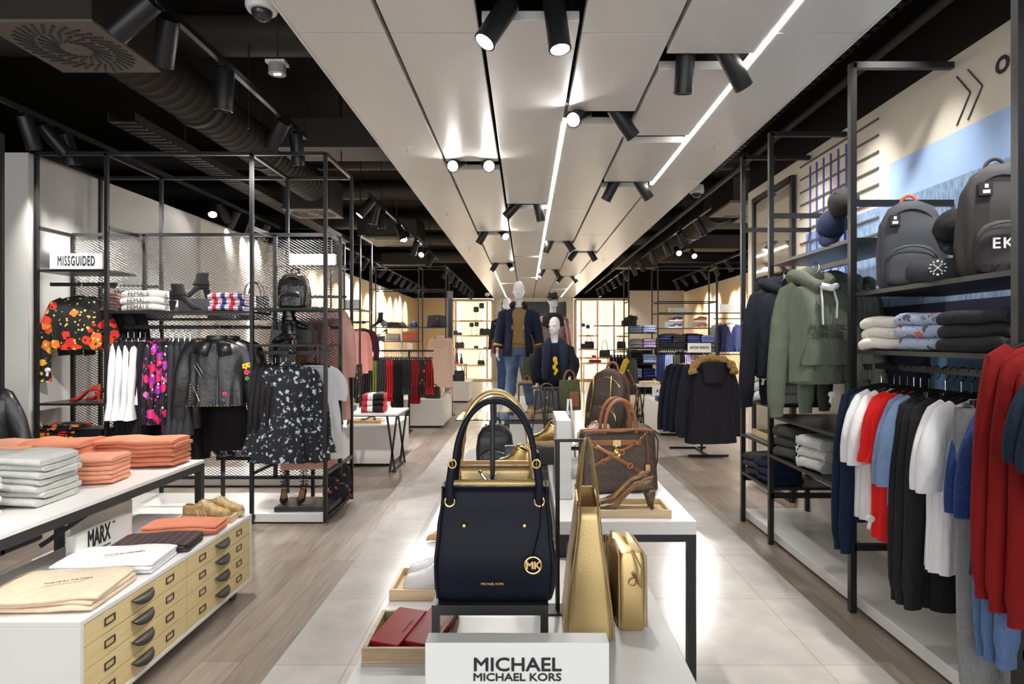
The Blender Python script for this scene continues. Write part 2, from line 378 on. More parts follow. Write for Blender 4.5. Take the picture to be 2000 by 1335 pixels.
# ---------------------------------------------------------------- illuminated display niches of the end wall
def niche(x0, x1, z0, z1, divs, shelves, label, y=23):
    t = T('shelf_niche', label, 'shelving', ((x0+x1)/2, y, 0)); cx = (x0+x1)/2
    b = MB(); b.box(x0-cx, x1-cx, .08, .12, z0, z1); b.build('back_panel', M_('niche_back', s2l(244, 234, 208), .6, emit=.35), t, smooth=False)  # weak emission in the panel stands in for light washing over it
    b = MB()
    for x in (x0, x1): b.box(x-cx-.04, x-cx+.04, -.3, .1, z0, z1)
    for z in (z0, z1): b.box(x0-cx, x1-cx, -.3, .1, z-.04, z+.04)
    b.build('frame', oak, t, smooth=False)
    for x in divs:
        b = MB(); b.box(x-cx-.035, x-cx+.035, -.02, .06, z0, z1); b.build('divider', oak, t, smooth=False)
        b = MB(); b.box(x-cx-.11, x-cx-.09, .06, .079, z0+.1, z1-.1); b.box(x-cx+.09, x-cx+.11, .06, .079, z0+.1, z1-.1); b.build('light_strip', led, t, smooth=False)
    for sx0, sx1, z in shelves:
        b = MB(); b.box(sx0-cx, sx1-cx, -.3, .06, z-.03, z+.03); b.build('shelf', oak, t, smooth=False)
    return t
niche(-2.72, -1.24, .05, 3.0, [-2.62, -1.45], [(-2.7, -1.3, z) for z in (2.23, 1.68, 1.19)] + [(-2.7, -1.5, .58)], 'pale oak lit display niche with handbags, left of the white end wall')
niche(1.84, 4.9, .05, 3.02, [2.07, 2.68, 3.3, 4.25], [(1.95, 2.68, 1.68), (1.95, 2.68, 1.18), (2.5, 3.7, 2.05), (3.35, 4.3, 1.66), (3.35, 4.3, 1.18), (1.95, 3.3, .86), (3.35, 4.3, .86)], 'pale oak lit display niche with handbags, right of the white end wall')
# ---------------------------------------------------------------- panelled ceiling
RX = [-1.2, -.72, -.233, .28, .773, 1.288, 1.763]
def panels(row, ys, gaps):
    x0, x1 = RX[row] + .012, RX[row+1] - .012
    for (a, c) in ys:
        while a < c - .02:
            e = c if c - a < 3.6 else a + 2.9
            b = MB(); b.box(x0, x1, a+.004, e-.004, 3.1, 3.15)
            S(b.build('ceiling_panel', panel_m, smooth=False, bevel=.003)); a = e
panels(0, [(.3, 23)], 0); panels(5, [(.3, 23)], 0)
panels(1, [(.3, 5.49), (5.75, 9.0), (9.3, 12.6), (12.9, 17), (17.3, 23)], 0)
panels(2, [(.3, 2.55), (3.07, 7.19), (7.45, 11.6), (11.8, 15.5), (15.7, 23)], 0)
panels(3, [(.3, 4.29), (4.53, 9.85), (10.1, 13.8), (14.1, 18), (18.2, 23)], 0)
panels(4, [(.3, 3.43), (3.62, 4.8), (4.96, 6.19), (6.4, 10.97), (11.2, 15.2), (15.5, 19), (19.2, 23)], 0)
b = MB(); b.box(-1.2, 1.763, .3, 23, 3.26, 3.3); S(b.build('ceiling_backing', void_black, smooth=False))
b = MB(); b.box(-1.205, -1.19, .3, 23, 3.1, 3.3); b.box(1.753, 1.768, .3, 23, 3.1, 3.3); S(b.build('ceiling_edge', white_lam, smooth=False))
for x, y0, y1, lb in [(1.288, .3, 6.3, 'long bright light strip in the right seam of the panelled ceiling'), (.28, 4.5, 16, 'long bright light strip in the middle seam of the panelled ceiling'),
                      (-.72, 13.5, 22.5, 'far bright light strip in the left seam of the panelled ceiling'), (1.288, 15, 22.5, 'far bright light strip in the right seam of the panelled ceiling')]:
    b = MB(); b.box(x-.016, x+.016, y0, y1, 3.098, 3.13)
    tag(b.build('light_strip', led, smooth=False), lb, 'light')
NTH = ['nearest', 'second', 'third', 'fourth', 'fifth', 'sixth', 'seventh', 'eighth', 'ninth', 'tenth', 'eleventh', 'twelfth']
# ---------------------------------------------------------------- spotlights
def make_spot(on, r=.054, L=.24):
    t = T('spotlight', 'x', 'spotlight')
    b = MB(); b.tube([(0, 0, 0), (0, 0, -.07)], .011); b.box(-.018, .018, -.05, .05, -.012, .006); b.build('mount', black_steel, t)
    b = MB(); b.lathe([(r*.5, .05), (r*.95, .048), (r, .04), (r, -L+.05+.02), (r*1.0, -L+.05)], 24, 0, (0, 0, -.07)); hd = b.build('housing', black_steel, t, off=0)
    b = MB(); b.lathe([(r*1.02, 0), (r*1.02, -.012), (r*.86, -.014), (r*.86, 0)], 24, 0, (0, 0, -.07-L+.05)); b.build('rim', black_steel, hd)
    b = MB(); b.lathe([(.001, -.001), (r*.84, -.001), (r*.84, -.006), (.001, -.006)], 20, 0, (0, 0, -.07-L+.05)); b.build('lens', {0: lens_off, 1: lens_on, 2: lens_hot}[on], hd)
    return t
SP = {k: make_spot(k) for k in (0, 1, 2)}; used_spot = {0: False, 1: False, 2: False}
def put_spot(x, y, z, dx, dy, dz, kind, label, group, e=0, ang=40, L=.2):
    src = SP[kind]
    o = src if not used_spot[kind] else dup(src)
    used_spot[kind] = True
    o.location = (x, y, z); o['label'] = label; o['group'] = group
    d = Vector((dx, dy, dz)).normalized()
    for k in o.children:
        if k.name.startswith('housing'):
            q = d.to_track_quat('-Z', 'Y'); piv = Vector((0, 0, -.07))
            k.matrix_local = Matrix.Translation(piv) @ q.to_matrix().to_4x4() @ Matrix.Translation(-piv)
    if e:
        p = Vector((x, y, z-.07)) + d * .2
        spot(p, p + d, e, ang)
GP = 'pairs of black spotlights in the wells of the panelled ceiling'
wells = [  # x centre, y, aim left/right, kinds
    (.02, 2.96, (-.55, -.25, -1), (.12, -.12, -1), 1, 1, 'nearest, at the top of the picture'),
    (1.03, 3.5, (.0, .3, -1), (.8, .5, -1), 0, 0, 'nearest to the right light strip'),
    (.53, 4.38, (-.5, -.9, -.6), (.6, .3, -.7), 2, 0, 'right of the middle light strip'),
    (-.48, 5.6, (-.25, -1, -.45), (.2, -1, -.45), 2, 2, 'glaring toward the viewer, left row of panels'),
    (1.03, 6.28, (-.4, .2, -.8), (.6, .2, -.8), 0, 0, 'second from near by the long light strip'),
    (.02, 7.3, (-.7, .2, -.7), (.2, .2, -1), 1, 0, 'centre row, beyond the glaring pair'),
    (-.48, 9.15, (-.5, .1, -.8), (.4, -1, -.6), 0, 2, 'left row, above the mannequins'),
    (.53, 9.98, (-.4, 0, -.9), (.6, 0, -.8), 0, 1, 'right of the centre strip, far half'),
    (1.03, 11.1, (-.6, 0, -.8), (.5, 0, -.8), 0, 0, 'rightmost row, far half'),
    (-.48, 12.75, (-.5, .1, -.8), (.4, -.6, -.8), 0, 1, 'left row, just over the tall mannequin head'),
    (.53, 13.95, (-.5, -.2, -.8), (.5, 0, -.8), 1, 0, 'right of centre, over the capped mannequin'),
    (1.03, 15.35, (-.6, 0, -.8), (.6, 0, -.8), 1, 0, 'farthest of the rightmost row')]
for x, y, a, c, k1, k2, wh in wells:
    b = MB(); b.box(x-.24, x+.24, y-.02, y+.02, 3.19, 3.22); b.box(x-.24, x-.22, y-.06, y+.06, 3.2, 3.26); b.box(x+.22, x+.24, y-.06, y+.06, 3.2, 3.26); tag(b.build('spotlight_track', black_steel, smooth=False), 'short black track of the spotlight pair ' + wh, 'track')
    for sx, d, k, side in ((-.12, a, k1, 'left'), (.12, c, k2, 'right')):
        put_spot(x+sx, y, 3.19 if y > 3.2 else 3.16, *d, k, side + ' black spotlight of the pair ' + wh, GP, e=[13, 19, 16][k])
def track(p0, p1, label, heads, group, wh, e=40):
    """heads: list of (t, aim, kind)"""
    p0 = Vector(p0); p1 = Vector(p1)
    b = MB(); b.bar(p0, p1, .034, .036); tag(b.build('spotlight_track', black_steel, smooth=False), label, 'track')
    n = len(heads)
    for i, (tt, d, k) in enumerate(heads):
        p = p0.lerp(p1, tt)
        put_spot(p.x, p.y, p.z-.02, *d, k, '%s black spotlight from the viewer on %s' % (NTH[i], wh), group, e=e*(1 if k else .8))
GL = 'black track spotlights'
def rnd_heads(n, side, t0=.04, t1=.96, glare=()):
    hs = []
    for i in range(n):
        hs.append((lerp(t0, t1, i/(n-1)) + R.uniform(-.01, .01), (side * R.uniform(.5, 1), R.uniform(-.1, .5), -R.uniform(.8, 1.1)), 2 if i in glare else (1 if R.random() < .3 else 0)))
    return hs
track((-1.9, 2.9, 3.25), (-1.9, 5.3, 3.25), 'black lighting track, near left, beside the spiral duct', [(.07, (-.9, .1, -.7), 0), (.15, (-.5, .6, -.9), 0), (.41, (-.1, .1, -1), 0), (.78, (-.7, .5, -.8), 0), (.91, (0, .3, -1), 0)], GL, 'the near left track', 60)
track((-1.3, .3, 3.0), (-1.3, 2.2, 3.0), 'black lighting track over the coral and grey trousers, above the picture', [(.1, (-.7, .75, -1.3), 0), (.5, (-.45, .3, -1), 0), (.9, (-.5, .2, -1), 0)], GL, 'the track above the near table', 20)
track((-3.85, 3.4, 3.27), (-3.85, 9.6, 3.27), 'black lighting track along the left wall above the mesh rack', [(.215, (.05, .4, -1), 0), (.247, (.5, .6, -.9), 0), (.282, (.1, .3, -1), 0), (.67, (.3, -.6, -.8), 2), (.70, (.3, .5, -.8), 1), (.766, (-.5, .3, -.7), 0), (.84, (-.4, .3, -.8), 0), (.92, (-.5, .2, -.8), 0)], GL, 'the track by the left wall', 45)
track((-1.88, 7.3, 3.25), (-1.88, 13.2, 3.25), 'black lighting track, middle left, right of the air diffuser', [(.02, (-.6, -.2, -.8), 2), (.07, (-.3, .2, -1), 1), (.12, (0, 0, -1), 0), (.3, (.4, -.2, -.9), 1), (.4, (0, -1, -.5), 2), (.55, (-.3, 0, -1), 0), (.7, (-.2, -1, -.5), 2), (.85, (-.4, 0, -.8), 0)], GL, 'the middle left track', 45)
track((-3.4, 11.0, 3.27), (-3.4, 21, 3.27), 'black lighting track before the veneer wall, far left', rnd_heads(12, -1, glare=(0,)), GL, 'the far left track', 50)
track((-1.88, 14.2, 3.25), (-1.88, 22, 3.25), 'black lighting track leading to the left display niche', rnd_heads(7, -.5, glare=(0, 6)), GL, 'the track before the left niche', 45)
track((2.47, 8.2, 3.28), (2.47, 21.5, 3.28), 'black lighting track leading to the right display niche', rnd_heads(12, .6, glare=(0, 1, 11)), GL, 'the track before the right niche', 45)
track((4.3, 9.0, 3.25), (4.3, 18, 3.25), 'black lighting track before the veneer wall, far right', rnd_heads(10, .8, glare=(0, 3)), GL, 'the far right track', 50)
track((1.95, 1.0, 3.6), (1.95, 6.2, 3.6), 'black lighting track over the right wall rack', [(.1, (.05, .3, -1), 0), (.25, (.1, .3, -1), 0), (.4, (.1, .4, -1), 0), (.55, (.15, .3, -1), 0), (.7, (.1, .3, -1), 0), (.85, (.1, .4, -1), 0)], GL, 'the track over the right wall rack', 34)
put_spot(3.3, 12.2, 3.32, 0, -1, -.55, 2, 'glaring black spotlight alone above the striped parka rack', GL, e=60)
for x_, y_, z_, lb_ in ((3.3, 12.2, 3.32, 'glaring lone spotlight'), (2.7, 11.0, 3.2, 'small lit spotlight left of it')):
    b = MB(); b.tube([(x_, y_, z_), (x_, y_, 4.25)], .008); tag(b.build('drop_rod', black_steel), 'thin rod carrying the ' + lb_ + ', right side', 'rod')
put_spot(2.7, 11.0, 3.2, 0, -1, -.5, 1, 'small lit spotlight left of the glaring one, right side', GL, e=20)
# ---------------------------------------------------------------- services in the dark void
def spiral_duct(x, z, r, y0, y1, label):
    t = T('spiral_duct', label, 'duct', (x, y0, z)); prof = []; L = y1 - y0; n = int(L / .12)
    for i in range(n):
        y = L*i/n; prof += [(r, y), (r, y+.105), (r+.008, y+.11), (r+.008, y+.118)]
    b = MB(); b.loft([[Vector((rr*math.cos(2*PI*j/32), yy + .02*math.sin(2*PI*j/32), rr*math.sin(2*PI*j/32))) for j in range(32)] for rr, yy in prof]); b.build('pipe', duct_m, t, ang=60)
    for y in (L*.3, L*.62):
        b = MB(); b.tube([(0, y, 0), (0, y+.06, 0)], r+.02, 32); b.build('collar', duct_m, t)
    b = MB()
    for y in (L*.2, L*.5, L*.8): b.bar((0, y, r), (0, y, 4.25-z), .012)
    b.build('hanger_rod', black_steel, t)
spiral_duct(-2.92, 3.62, .21, 4.14, 8.41, 'dark spiral air duct running from the near diffuser to the second one')
spiral_duct(3.05, 3.6, .25, 9.7, 14.5, 'dark spiral air duct over the right aisle beyond the mirror')
def diffuser(x, y, z, s, label, hz=.5):
    t = T('air_diffuser', label, 'air vent', (x, y, z)); r = s*.46
    b = MB(); b.box(-s/2+.01, s/2-.01, -s/2+.01, s/2-.01, .02, hz); b.build('plenum_box', duct_m, t, smooth=False)
    b = MB(); b.box(-s/2, s/2, -s/2, s/2, 0, .018); b.build('plate', diff_m, t, smooth=False, bevel=.003)
    b = MB()
    for k, (r0, r1, n) in enumerate([(r*.3, r*.62, 20), (r*.68, r, 32)]):
        for i in range(n):
            a = 2*PI*i/n; tw = .5 if k == 0 else .28
            p0 = Vector((r0*math.cos(a), r0*math.sin(a), -.002)); p1 = Vector((r1*math.cos(a+tw), r1*math.sin(a+tw), -.002)); b.bar(p0, p1, .016, .006)
    b.build('swirl_slots', ink, t, smooth=False)
    b = MB(); b.tube([(0, 0, -.006), (0, 0, 0)], .012); b.build('centre_screw', diff_m, t)
diffuser(-2.78, 3.8, 3.3, .66, 'large square swirl air diffuser, near upper left')
diffuser(-3.02, 8.75, 3.3, .66, 'square swirl air diffuser at the far end of the spiral duct')
for (x, y, lb) in [(-2.4, 11.4, 'flat cassette air unit, left, beyond the middle left track'), (3.2, 8.6, 'flat cassette air unit on the right beside the dome camera')]:
    t = T('air_cassette', lb, 'air conditioner', (x, y, 3.32))
    b = MB(); b.box(-.45, .45, -.45, .45, .04, .35); b.build('body', duct_m, t, smooth=False)
    b = MB(); b.box(-.5, .5, -.5, .5, 0, .04); b.box(-.01, .01, -.01, .01, .04, .93); b.build('face_plate', diff_m, t, smooth=False, bevel=.01)
    for s in (-1, 1): b = MB(); b.box(-.3, .3, s*.4-.03, s*.4+.03, -.008, .001); b.build('louvre', ink, t, smooth=False)
b = MB(); b.tube([(2.16, .5, 3.25), (2.16, 22.8, 3.25)], .028, 12); tag(b.build('ceiling_pipe', duct_m), 'long dark pipe running beside the right edge of the panelled ceiling', 'pipe')
def tray_run(x, y0, y1, z, w, lb):
    b = MB()
    b.box(x-.005, x+.005, y0+1, y0+1.02, z, 4.25); b.box(x-w/2, x-w/2+.01, y0, y1, z, z+.08); b.box(x+w/2-.01, x+w/2, y0, y1, z, z+.08)
    y = y0
    while y < y1: b.box(x-w/2, x+w/2, y, y+.05, z, z+.006); y += .09
    tag(b.build('cable_tray', duct_m, smooth=False), lb, 'cable tray')
tray_run(2.1, .8, 7, 3.42, .16, 'perforated cable tray above the long right pipe')
tray_run(-3.55, 5.4, 12, 3.42, .25, 'perforated cable tray over the left mesh rack')
for i, (y, z, r) in enumerate([(5.2, 4.07, .16), (8.9, 4.1, .13), (10.6, 4.08, .15), (12.9, 4.03, .2), (15.5, 4.07, .16), (18.4, 4.03, .2)]):
    for s, nm in ((-1, 'left'), (1, 'right')):
        if s > 0 and i == 0: continue
        b = MB(); b.tube([(s*1.3, y, z), (s*8.5, y, z+.02)], r, 20); tag(b.build('cross_duct', duct_m), '%s dark cross duct from the viewer, %s half of the void' % (NTH[i], nm), 'duct')
for i, (x, y) in enumerate([(-2.0, 6.6), (-2.6, 11.9), (-3.2, 16.4), (4.1, 10.2), (4.1, 13.6), (3.0, 17.0)]):
    b = MB(); b.box(x-.6, x+.6, y-.25, y+.25, 3.5, 3.8); b.box(x-.01, x+.01, y-.01, y+.01, 3.8, 4.25); tag(b.build('duct_box', duct_m, smooth=False), 'dark rectangular duct box, %s' % ['left, over the rack end', 'left, over the rail of red clothes', 'far left, before the veneer', 'right, nearest behind the pipe', 'right, middle', 'right, farthest'][i], 'duct')
def dome_cam(x, y, z, lb, up=.3):
    t = T('dome_camera', lb, 'security camera', (x, y, z))
    b = MB(); b.lathe([(.075, .09), (.08, .02), (.07, 0)], 24); b.build('housing', white_pl, t)
    b = MB(); b.sphere((0, 0, 0), .052, 20, sc_=(1, 1, .95)); b.build('dome', M_('dome_smoke', (.03, .03, .035), .08), t)
    b = MB(); b.tube([(0, 0, .09), (0, 0, 4.25-z)], .014); b.build('drop_pipe', duct_m, t)
dome_cam(-1.34, 3.12, 3.17, 'white dome camera at the top, left of the panelled ceiling')
dome_cam(1.92, 6.9, 3.15, 'white dome camera hanging right of the panelled ceiling', .3)
dome_cam(-1.28, 20.5, 3.0, 'tiny white dome camera at the far left end of the panelled ceiling')
t = T('emergency_light', 'small round emergency light with two glowing spots in the left void', 'light', (-1.82, 4.5, 3.45))
b = MB(); b.box(-.07, .07, -.05, .05, .07, .09); b.build('mount_plate', white_pl, t, smooth=False)
b = MB(); b.lathe([(.06, .07), (.062, 0)], 24); b.build('housing', M_('grey_plastic', (.35, .36, .36), .5), t)
b = MB(); [b.lathe([(.011, 0), (.011, -.003)], 10, 0, (s*.014, 0, 0)) for s in (-1, 1)]; b.build('led_spots', lens_on, t)
b = MB(); b.tube([(0, 0, .09), (0, 0, .8)], .007); b.build('drop_rod', duct_m, t)
for i, (x, y) in enumerate([(-.98, 5.07), (1.52, 4.97), (-.98, 7.6), (1.52, 8.1), (-.98, 10.6), (1.52, 12)]):
    t = T('sprinkler', 'small white ceiling sprinkler, %s panel row, %s' % (('left', 'right')[i % 2], ('nearest', 'second', 'third')[i//2]), 'sprinkler', (x, y, 3.1))
    b = MB(); b.lathe([(.032, 0), (.03, -.006), (.01, -.008)], 20); b.build('rose', white_pl, t)
    b = MB(); b.tube([(0, 0, -.008), (0, 0, -.045)], .006); b.box(-.012, .012, -.012, .012, -.048, -.045); b.build('head', chrome, t)
b = MB()
for x, y in [(-2.3, 5.1), (-1.9, 5.3), (-1.95, 6.5), (-3.85, 4.4), (-1.88, 8), (-1.88, 12), (-3.4, 13), (2.47, 9), (2.47, 14), (4.3, 12), (-2.5, 7), (-2.1, 7.8)]:
    b = MB(); b.tube([(x, y, 3.26), (x, y, 4.25)], .006, 6); tag(b.build('suspension_rod', black_steel), 'thin black suspension rod in the dark ceiling void', 'rod', 'suspension rods in the ceiling void')
# ---------------------------------------------------------------- garments (origin: the rail the hook hangs on; cloth hangs in the xz plane)
def ring(cx, cy, z, hw, hd, n=32, e=.8, f=None):
    out = []
    for j in range(n):
        a = 2*PI*j/n; k = f(a) if f else 0
        out.append(Vector((cx + (hw+k)*sgnpow(math.cos(a), e), cy + (hd+k)*sgnpow(math.sin(a), e), z)))
    return out
def torso(mb, w, L, top=-.13, d=.075, hem=None, pleat=.008, seed=0, neck=.075, drop=.05, waist=None, nf=9, mi=0, n=64, curve=0, caps=(0, 0)):
    hem = hem or w; waist = waist or (w+hem)/2*.97; rr = random.Random(seed); ph = rr.uniform(0, 6); ph2 = rr.uniform(0, 6)
    rows = [(0, neck, .035), (-.012, neck*1.25, .05), (-drop*.6, w*.36, d*.55), (-drop, w*.475, d*.62), (-drop-.05, w*.5, d*.8), (-.2, w*.49, d), (-.27, w*.475, d)]
    m = 14; zb = -L - top
    for i in range(1, m+1):
        t = i/m; z = lerp(-.27, zb, t); hw = interp(t, [(0, w*.475), (.4, waist/2), (1, hem/2)]); rows.append((z, hw, lerp(d, d*1.05*hem/w, t)))
    rings = []
    for i, (z, hw, hd) in enumerate(rows):
        t = max(0, (-.1 - z) / max(.01, -.1 - zb))
        f = (lambda a, t=t: pleat*(.3+t)*(math.sin(nf*a+ph) + .6*math.sin((nf*1.6//1)*a+ph2)) if t > 0 else 0)
        rings.append(ring(0, 0, top+z, hw, hd*(1 if i > 1 else 1), n, .8, f))
    if curve:
        for p in rings[-1]: p.z += curve*abs(p.x/(hem/2))**2
    i0 = len(mb.v); mb.loft(rings, caps, mi=mi); return i0
def sleeve(mb, s, w, top=-.13, drop=.05, L=.6, r0=.075, r1=.05, spread=.06, cuff=0, flat=.5, seed=0, mi=0, bell=0, n=22, fwd=0):
    x0 = s*(w*.5-.045); z0 = top-drop-.035; pts = []; rad = []
    m = 18; rr = random.Random(seed*7+s); q1, q2, q3 = rr.uniform(0, 6), rr.uniform(0, 6), rr.uniform(-1, 1)
    pts.append((x0 - s*.05, 0, z0+.03)); rad.append(r0*.8)
    for i in range(m+1):
        t = i/m; pts.append((x0 + s*(.022*min(1, t*4) + spread*math.sin(t*PI*.6) + .006*math.sin(t*4+q1)*t), fwd*t*t + .01*math.sin(t*3+q2)*t, z0 - L*t))
        r = lerp(r0*.92, r1, t**.8)
        if bell and t > .78: r += bell*(t-.78)/.22
        if cuff and t > .9: r = r1*.82
        rad.append(r)
    i0 = len(mb.v); mb.tube(pts, rad, n, mi, (1, 0 if not cuff else 1), flat=flat, up=(0, 1, 0)); return i0
def hanger_mb(w=.4, clip=False):
    b = MB(); pts = [(.0, 0, -.11), (0, 0, -.06)] + [(.022*math.sin(a)+.0, 0, -.03+.0 - .022*math.cos(a)) for a in [PI*k/6 for k in range(0, 9)]]
    pts = [(0, 0, -.115), (0, 0, -.062), (.018, 0, -.045), (.024, 0, -.026), (.02, 0, -.006), (.004, 0, .004), (-.012, 0, -.001), (-.019, 0, -.014)]
    b.tube(pts, .0022, 6, 1)
    if clip:
        b.bar((-w*.4, 0, -.12), (w*.4, 0, -.12), .008, .018)
        for s in (-1, 1): b.box(s*w*.34-.008, s*w*.34+.008, -.008, .008, -.155, -.112, 1)
    else:
        b.tube([(s*w*.5, 0, -.165 + .0) if abs(s) == 1 else (s*w*.5, 0, -.115-.05*abs(s)**1.5) for s in (-1, -.8, -.5, -.2, 0, .2, .5, .8, 1)], .012, 8, flat=.7)
    return b
hang_black = M_('hanger_black', (.015, .015, .015), .3)
_hm = {}
def add_hanger(t, w=.4, clip=False):
    k = (round(w, 2), clip)
    if k not in _hm: _hm[k] = hanger_mb(w, clip).mesh('hanger', [hang_black, chrome])
    o = bpy.data.objects.new('hanger', _hm[k]); C.objects.link(o); o.parent = t; return o
_gm = {}
def G(kind, mat, label, cat, loc, rz=0, group=None, hang=True, name=None, seed=0, extra=None, **kw):
    """a garment on its hanger"""
    t = T(name or kind, label, cat, loc, rz, group); key = (kind, mat.name, seed, str(kw))
    if key in _gm:
        o = bpy.data.objects.new('cloth', _gm[key][0]); C.objects.link(o); o.parent = t
        w = _gm[key][1]
    else:
        b = MB(); w = .44; P = dict(kw)
        def g(k, d): return P.get(k, d)
        if kind in ('shirt', 'tee', 'knit_shirt', 'sweater', 'jacket', 'coat', 'dress', 'blouse', 'top'):
            w = g('w', .44); L = g('L', .68); top = g('top', -.125)
            torso(b, w, L, top, g('d', .06), g('hem', None), g('pleat', .006), seed, g('neck', .07), g('drop', .05), g('waist', None), g('nf', 9))
            sl = g('sl', .56)
            if sl:
                for s in (-1, 1):
                    sleeve(b, s, w, top, g('drop', .05), sl, g('r0', .07), g('r1', .045), g('spread', .05), g('cuff', 0), g('flat', .5), seed, 0, g('bell', 0))
            b.wrinkle(g('wr', .007), 7, 2.2, seed); b.wrinkle(g('wr', .007)*.85, 21, 2.6, seed+5)
            if g('collar', 0): b.tube([(.07*math.cos(a), .045*math.sin(a), top+.012) for a in [2*PI*i/16 for i in range(16)]], .014, 8, closed=True, flat=1.6)
        elif kind == 'trousers':
            w = g('w', .34); L = g('L', 1.0); top = -.14; sp = g('sp', .085)
            rows = [ring(0, 0, top, w/2, .035, 24), ring(0, 0, top-.2, w/2*1.08, .05, 24)]
            b.loft(rows + [ring(0, 0, top-.27, w/2*1.04, .045, 24)], (0, 0))
            for s in (-1, 1):
                pts = [(s*sp, 0, top-.2 - (L-.34)*i/8) for i in range(9)]; r0 = w*.27; r1 = g('r1', .06)
                b.tube(pts, [lerp(r0, r1, i/8) + (g('flare', 0) if i > 6 else 0)*(i-6)/2 for i in range(9)], 16, 0, (1, 0), flat=.55, up=(0, 1, 0))
            b.wrinkle(.008, 9, 3, seed)
        elif kind == 'skirt':
            w = .3; L = g('L', .5); b.loft([ring(0, 0, -.14-L*i/6, lerp(.14, g('hem', .5)/2, i/6), lerp(.03, .06, i/6), 40, .9, lambda a, i=i: .008*i/6*math.sin(12*a)) for i in range(7)], (0, 0)); b.wrinkle(.006, 9, 3, seed)
        o = b.build('cloth', mat, t, solid=.0)
        _gm[key] = (o.data, w)
    if hang: add_hanger(t, w*.82, kind in ('trousers', 'skirt'))
    if extra: extra(t)
    return t
# ---------------------------------------------------------------- folded clothes (origin: middle of the underside; front edge, folded round, toward -y)
_fm = {}
def folded_mesh(w, d, h, n, mat, seed, wob=.004, ws=0):
    key = (w, d, h, n, mat.name, seed, wob, ws)
    if key in _fm: return _fm[key]
    b = MB(); th = h/n; r2 = random.Random(seed); prof = []
    # outline of a sheet folded n times, walked round its edge, extruded along x
    half = [[] for _ in range(2)]
    segs = 12
    cols = []
    for i in range(segs+1):
        x = lerp(-w/2, w/2, i/segs); e = .012 if i in (0, segs) else 0
        cols.append((x, e))
    for k in range(n):
        z0 = th*k; z1 = th*(k+1)*1.0; rr = th/2*1.0; off = r2.uniform(-.008, .008)
        rings = []
        for x, e in cols:
            p = []
            wv = wob*math.sin(x*21+ws) + wob*.4*math.sin(x*43+ws*3); wy = off*math.sin(x*15+k*2+seed*2)*1.2
            y0 = -d/2 + off + wy + e*.3; y1 = d/2 + off*.5 - e*.3; zc = (z0+z1)/2 + wv*.5 - .2*th*abs(x/(w/2))**5
            for a in [PI/2 + PI*q/6 for q in range(7)]: p.append((x, y0 + rr + rr*math.cos(a), zc + (rr-e*.25)*math.sin(a)))
            for q in range(1, 5): p.append((x, lerp(y0+rr, y1-rr*.4, q/5), zc - (rr-e*.25) + wv*.15))
            for a in [-PI/2 + PI*q/4 for q in range(5)]: p.append((x, y1 - rr*.4 + rr*.4*math.cos(a), zc + (rr-e*.25)*math.sin(a)))
            for q in range(4, 0, -1): p.append((x, lerp(y0+rr, y1-rr*.4, q/5), zc + (rr-e*.25) + wv*.4))
            rings.append([Vector(v) for v in p])
        b.loft(rings)
    b.wrinkle(wob*.35, 14, 14, seed)
    zm = -abs(wob)*1.3
    for v in b.v: v.z = max(0, v.z - zm)
    _fm[key] = b.mesh('folded_cloth', mat, True, 60); return _fm[key]
def fold(name, label, cat, loc, rz, w, d, h, mat, n=2, seed=0, group=None, wob=.004, ws=0):
    t = bpy.data.objects.new(name, folded_mesh(w, d, h, n, mat, seed % 4, wob, ws)); C.objects.link(t)
    t.location = loc; t.rotation_euler = (0, 0, rz); tag(t, label, cat, group); return t
ORD = {1: ['only piece'], 2: ['lower', 'upper'], 3: ['bottom', 'middle', 'top'], 4: ['bottom', 'second from bottom', 'third from bottom', 'top'],
       5: ['bottom', 'second', 'middle', 'fourth', 'top'], 6: ['bottom', 'second', 'third', 'fourth', 'fifth', 'top'], 7: ['bottom', 'second', 'third', 'fourth', 'fifth', 'sixth', 'top'], 8: ['bottom', 'second', 'third', 'fourth', 'fifth', 'sixth', 'seventh', 'top']}
def stack(name, desc, cat, where, loc, rz, w, d, h, mats, k, n=2, wob=.004, jit=.006, seed=0):
    """k pieces folded on one another; desc e.g. 'folded white tee'"""
    x, y, z = loc; out = []
    for i in range(k):
        r2 = random.Random(seed*31+i); m = mats[i % len(mats)] if isinstance(mats, list) else mats
        o = fold(name, '%s, %s of the %s' % (desc, ORD[k][i], where), cat, (x + r2.uniform(-jit, jit), y + r2.uniform(-jit, jit), z), rz + r2.uniform(-.05, .05), w, d, h, m, n, seed+i, desc + ' stack, ' + where, wob, seed)
        z += h*.99; out.append(o)
    return out
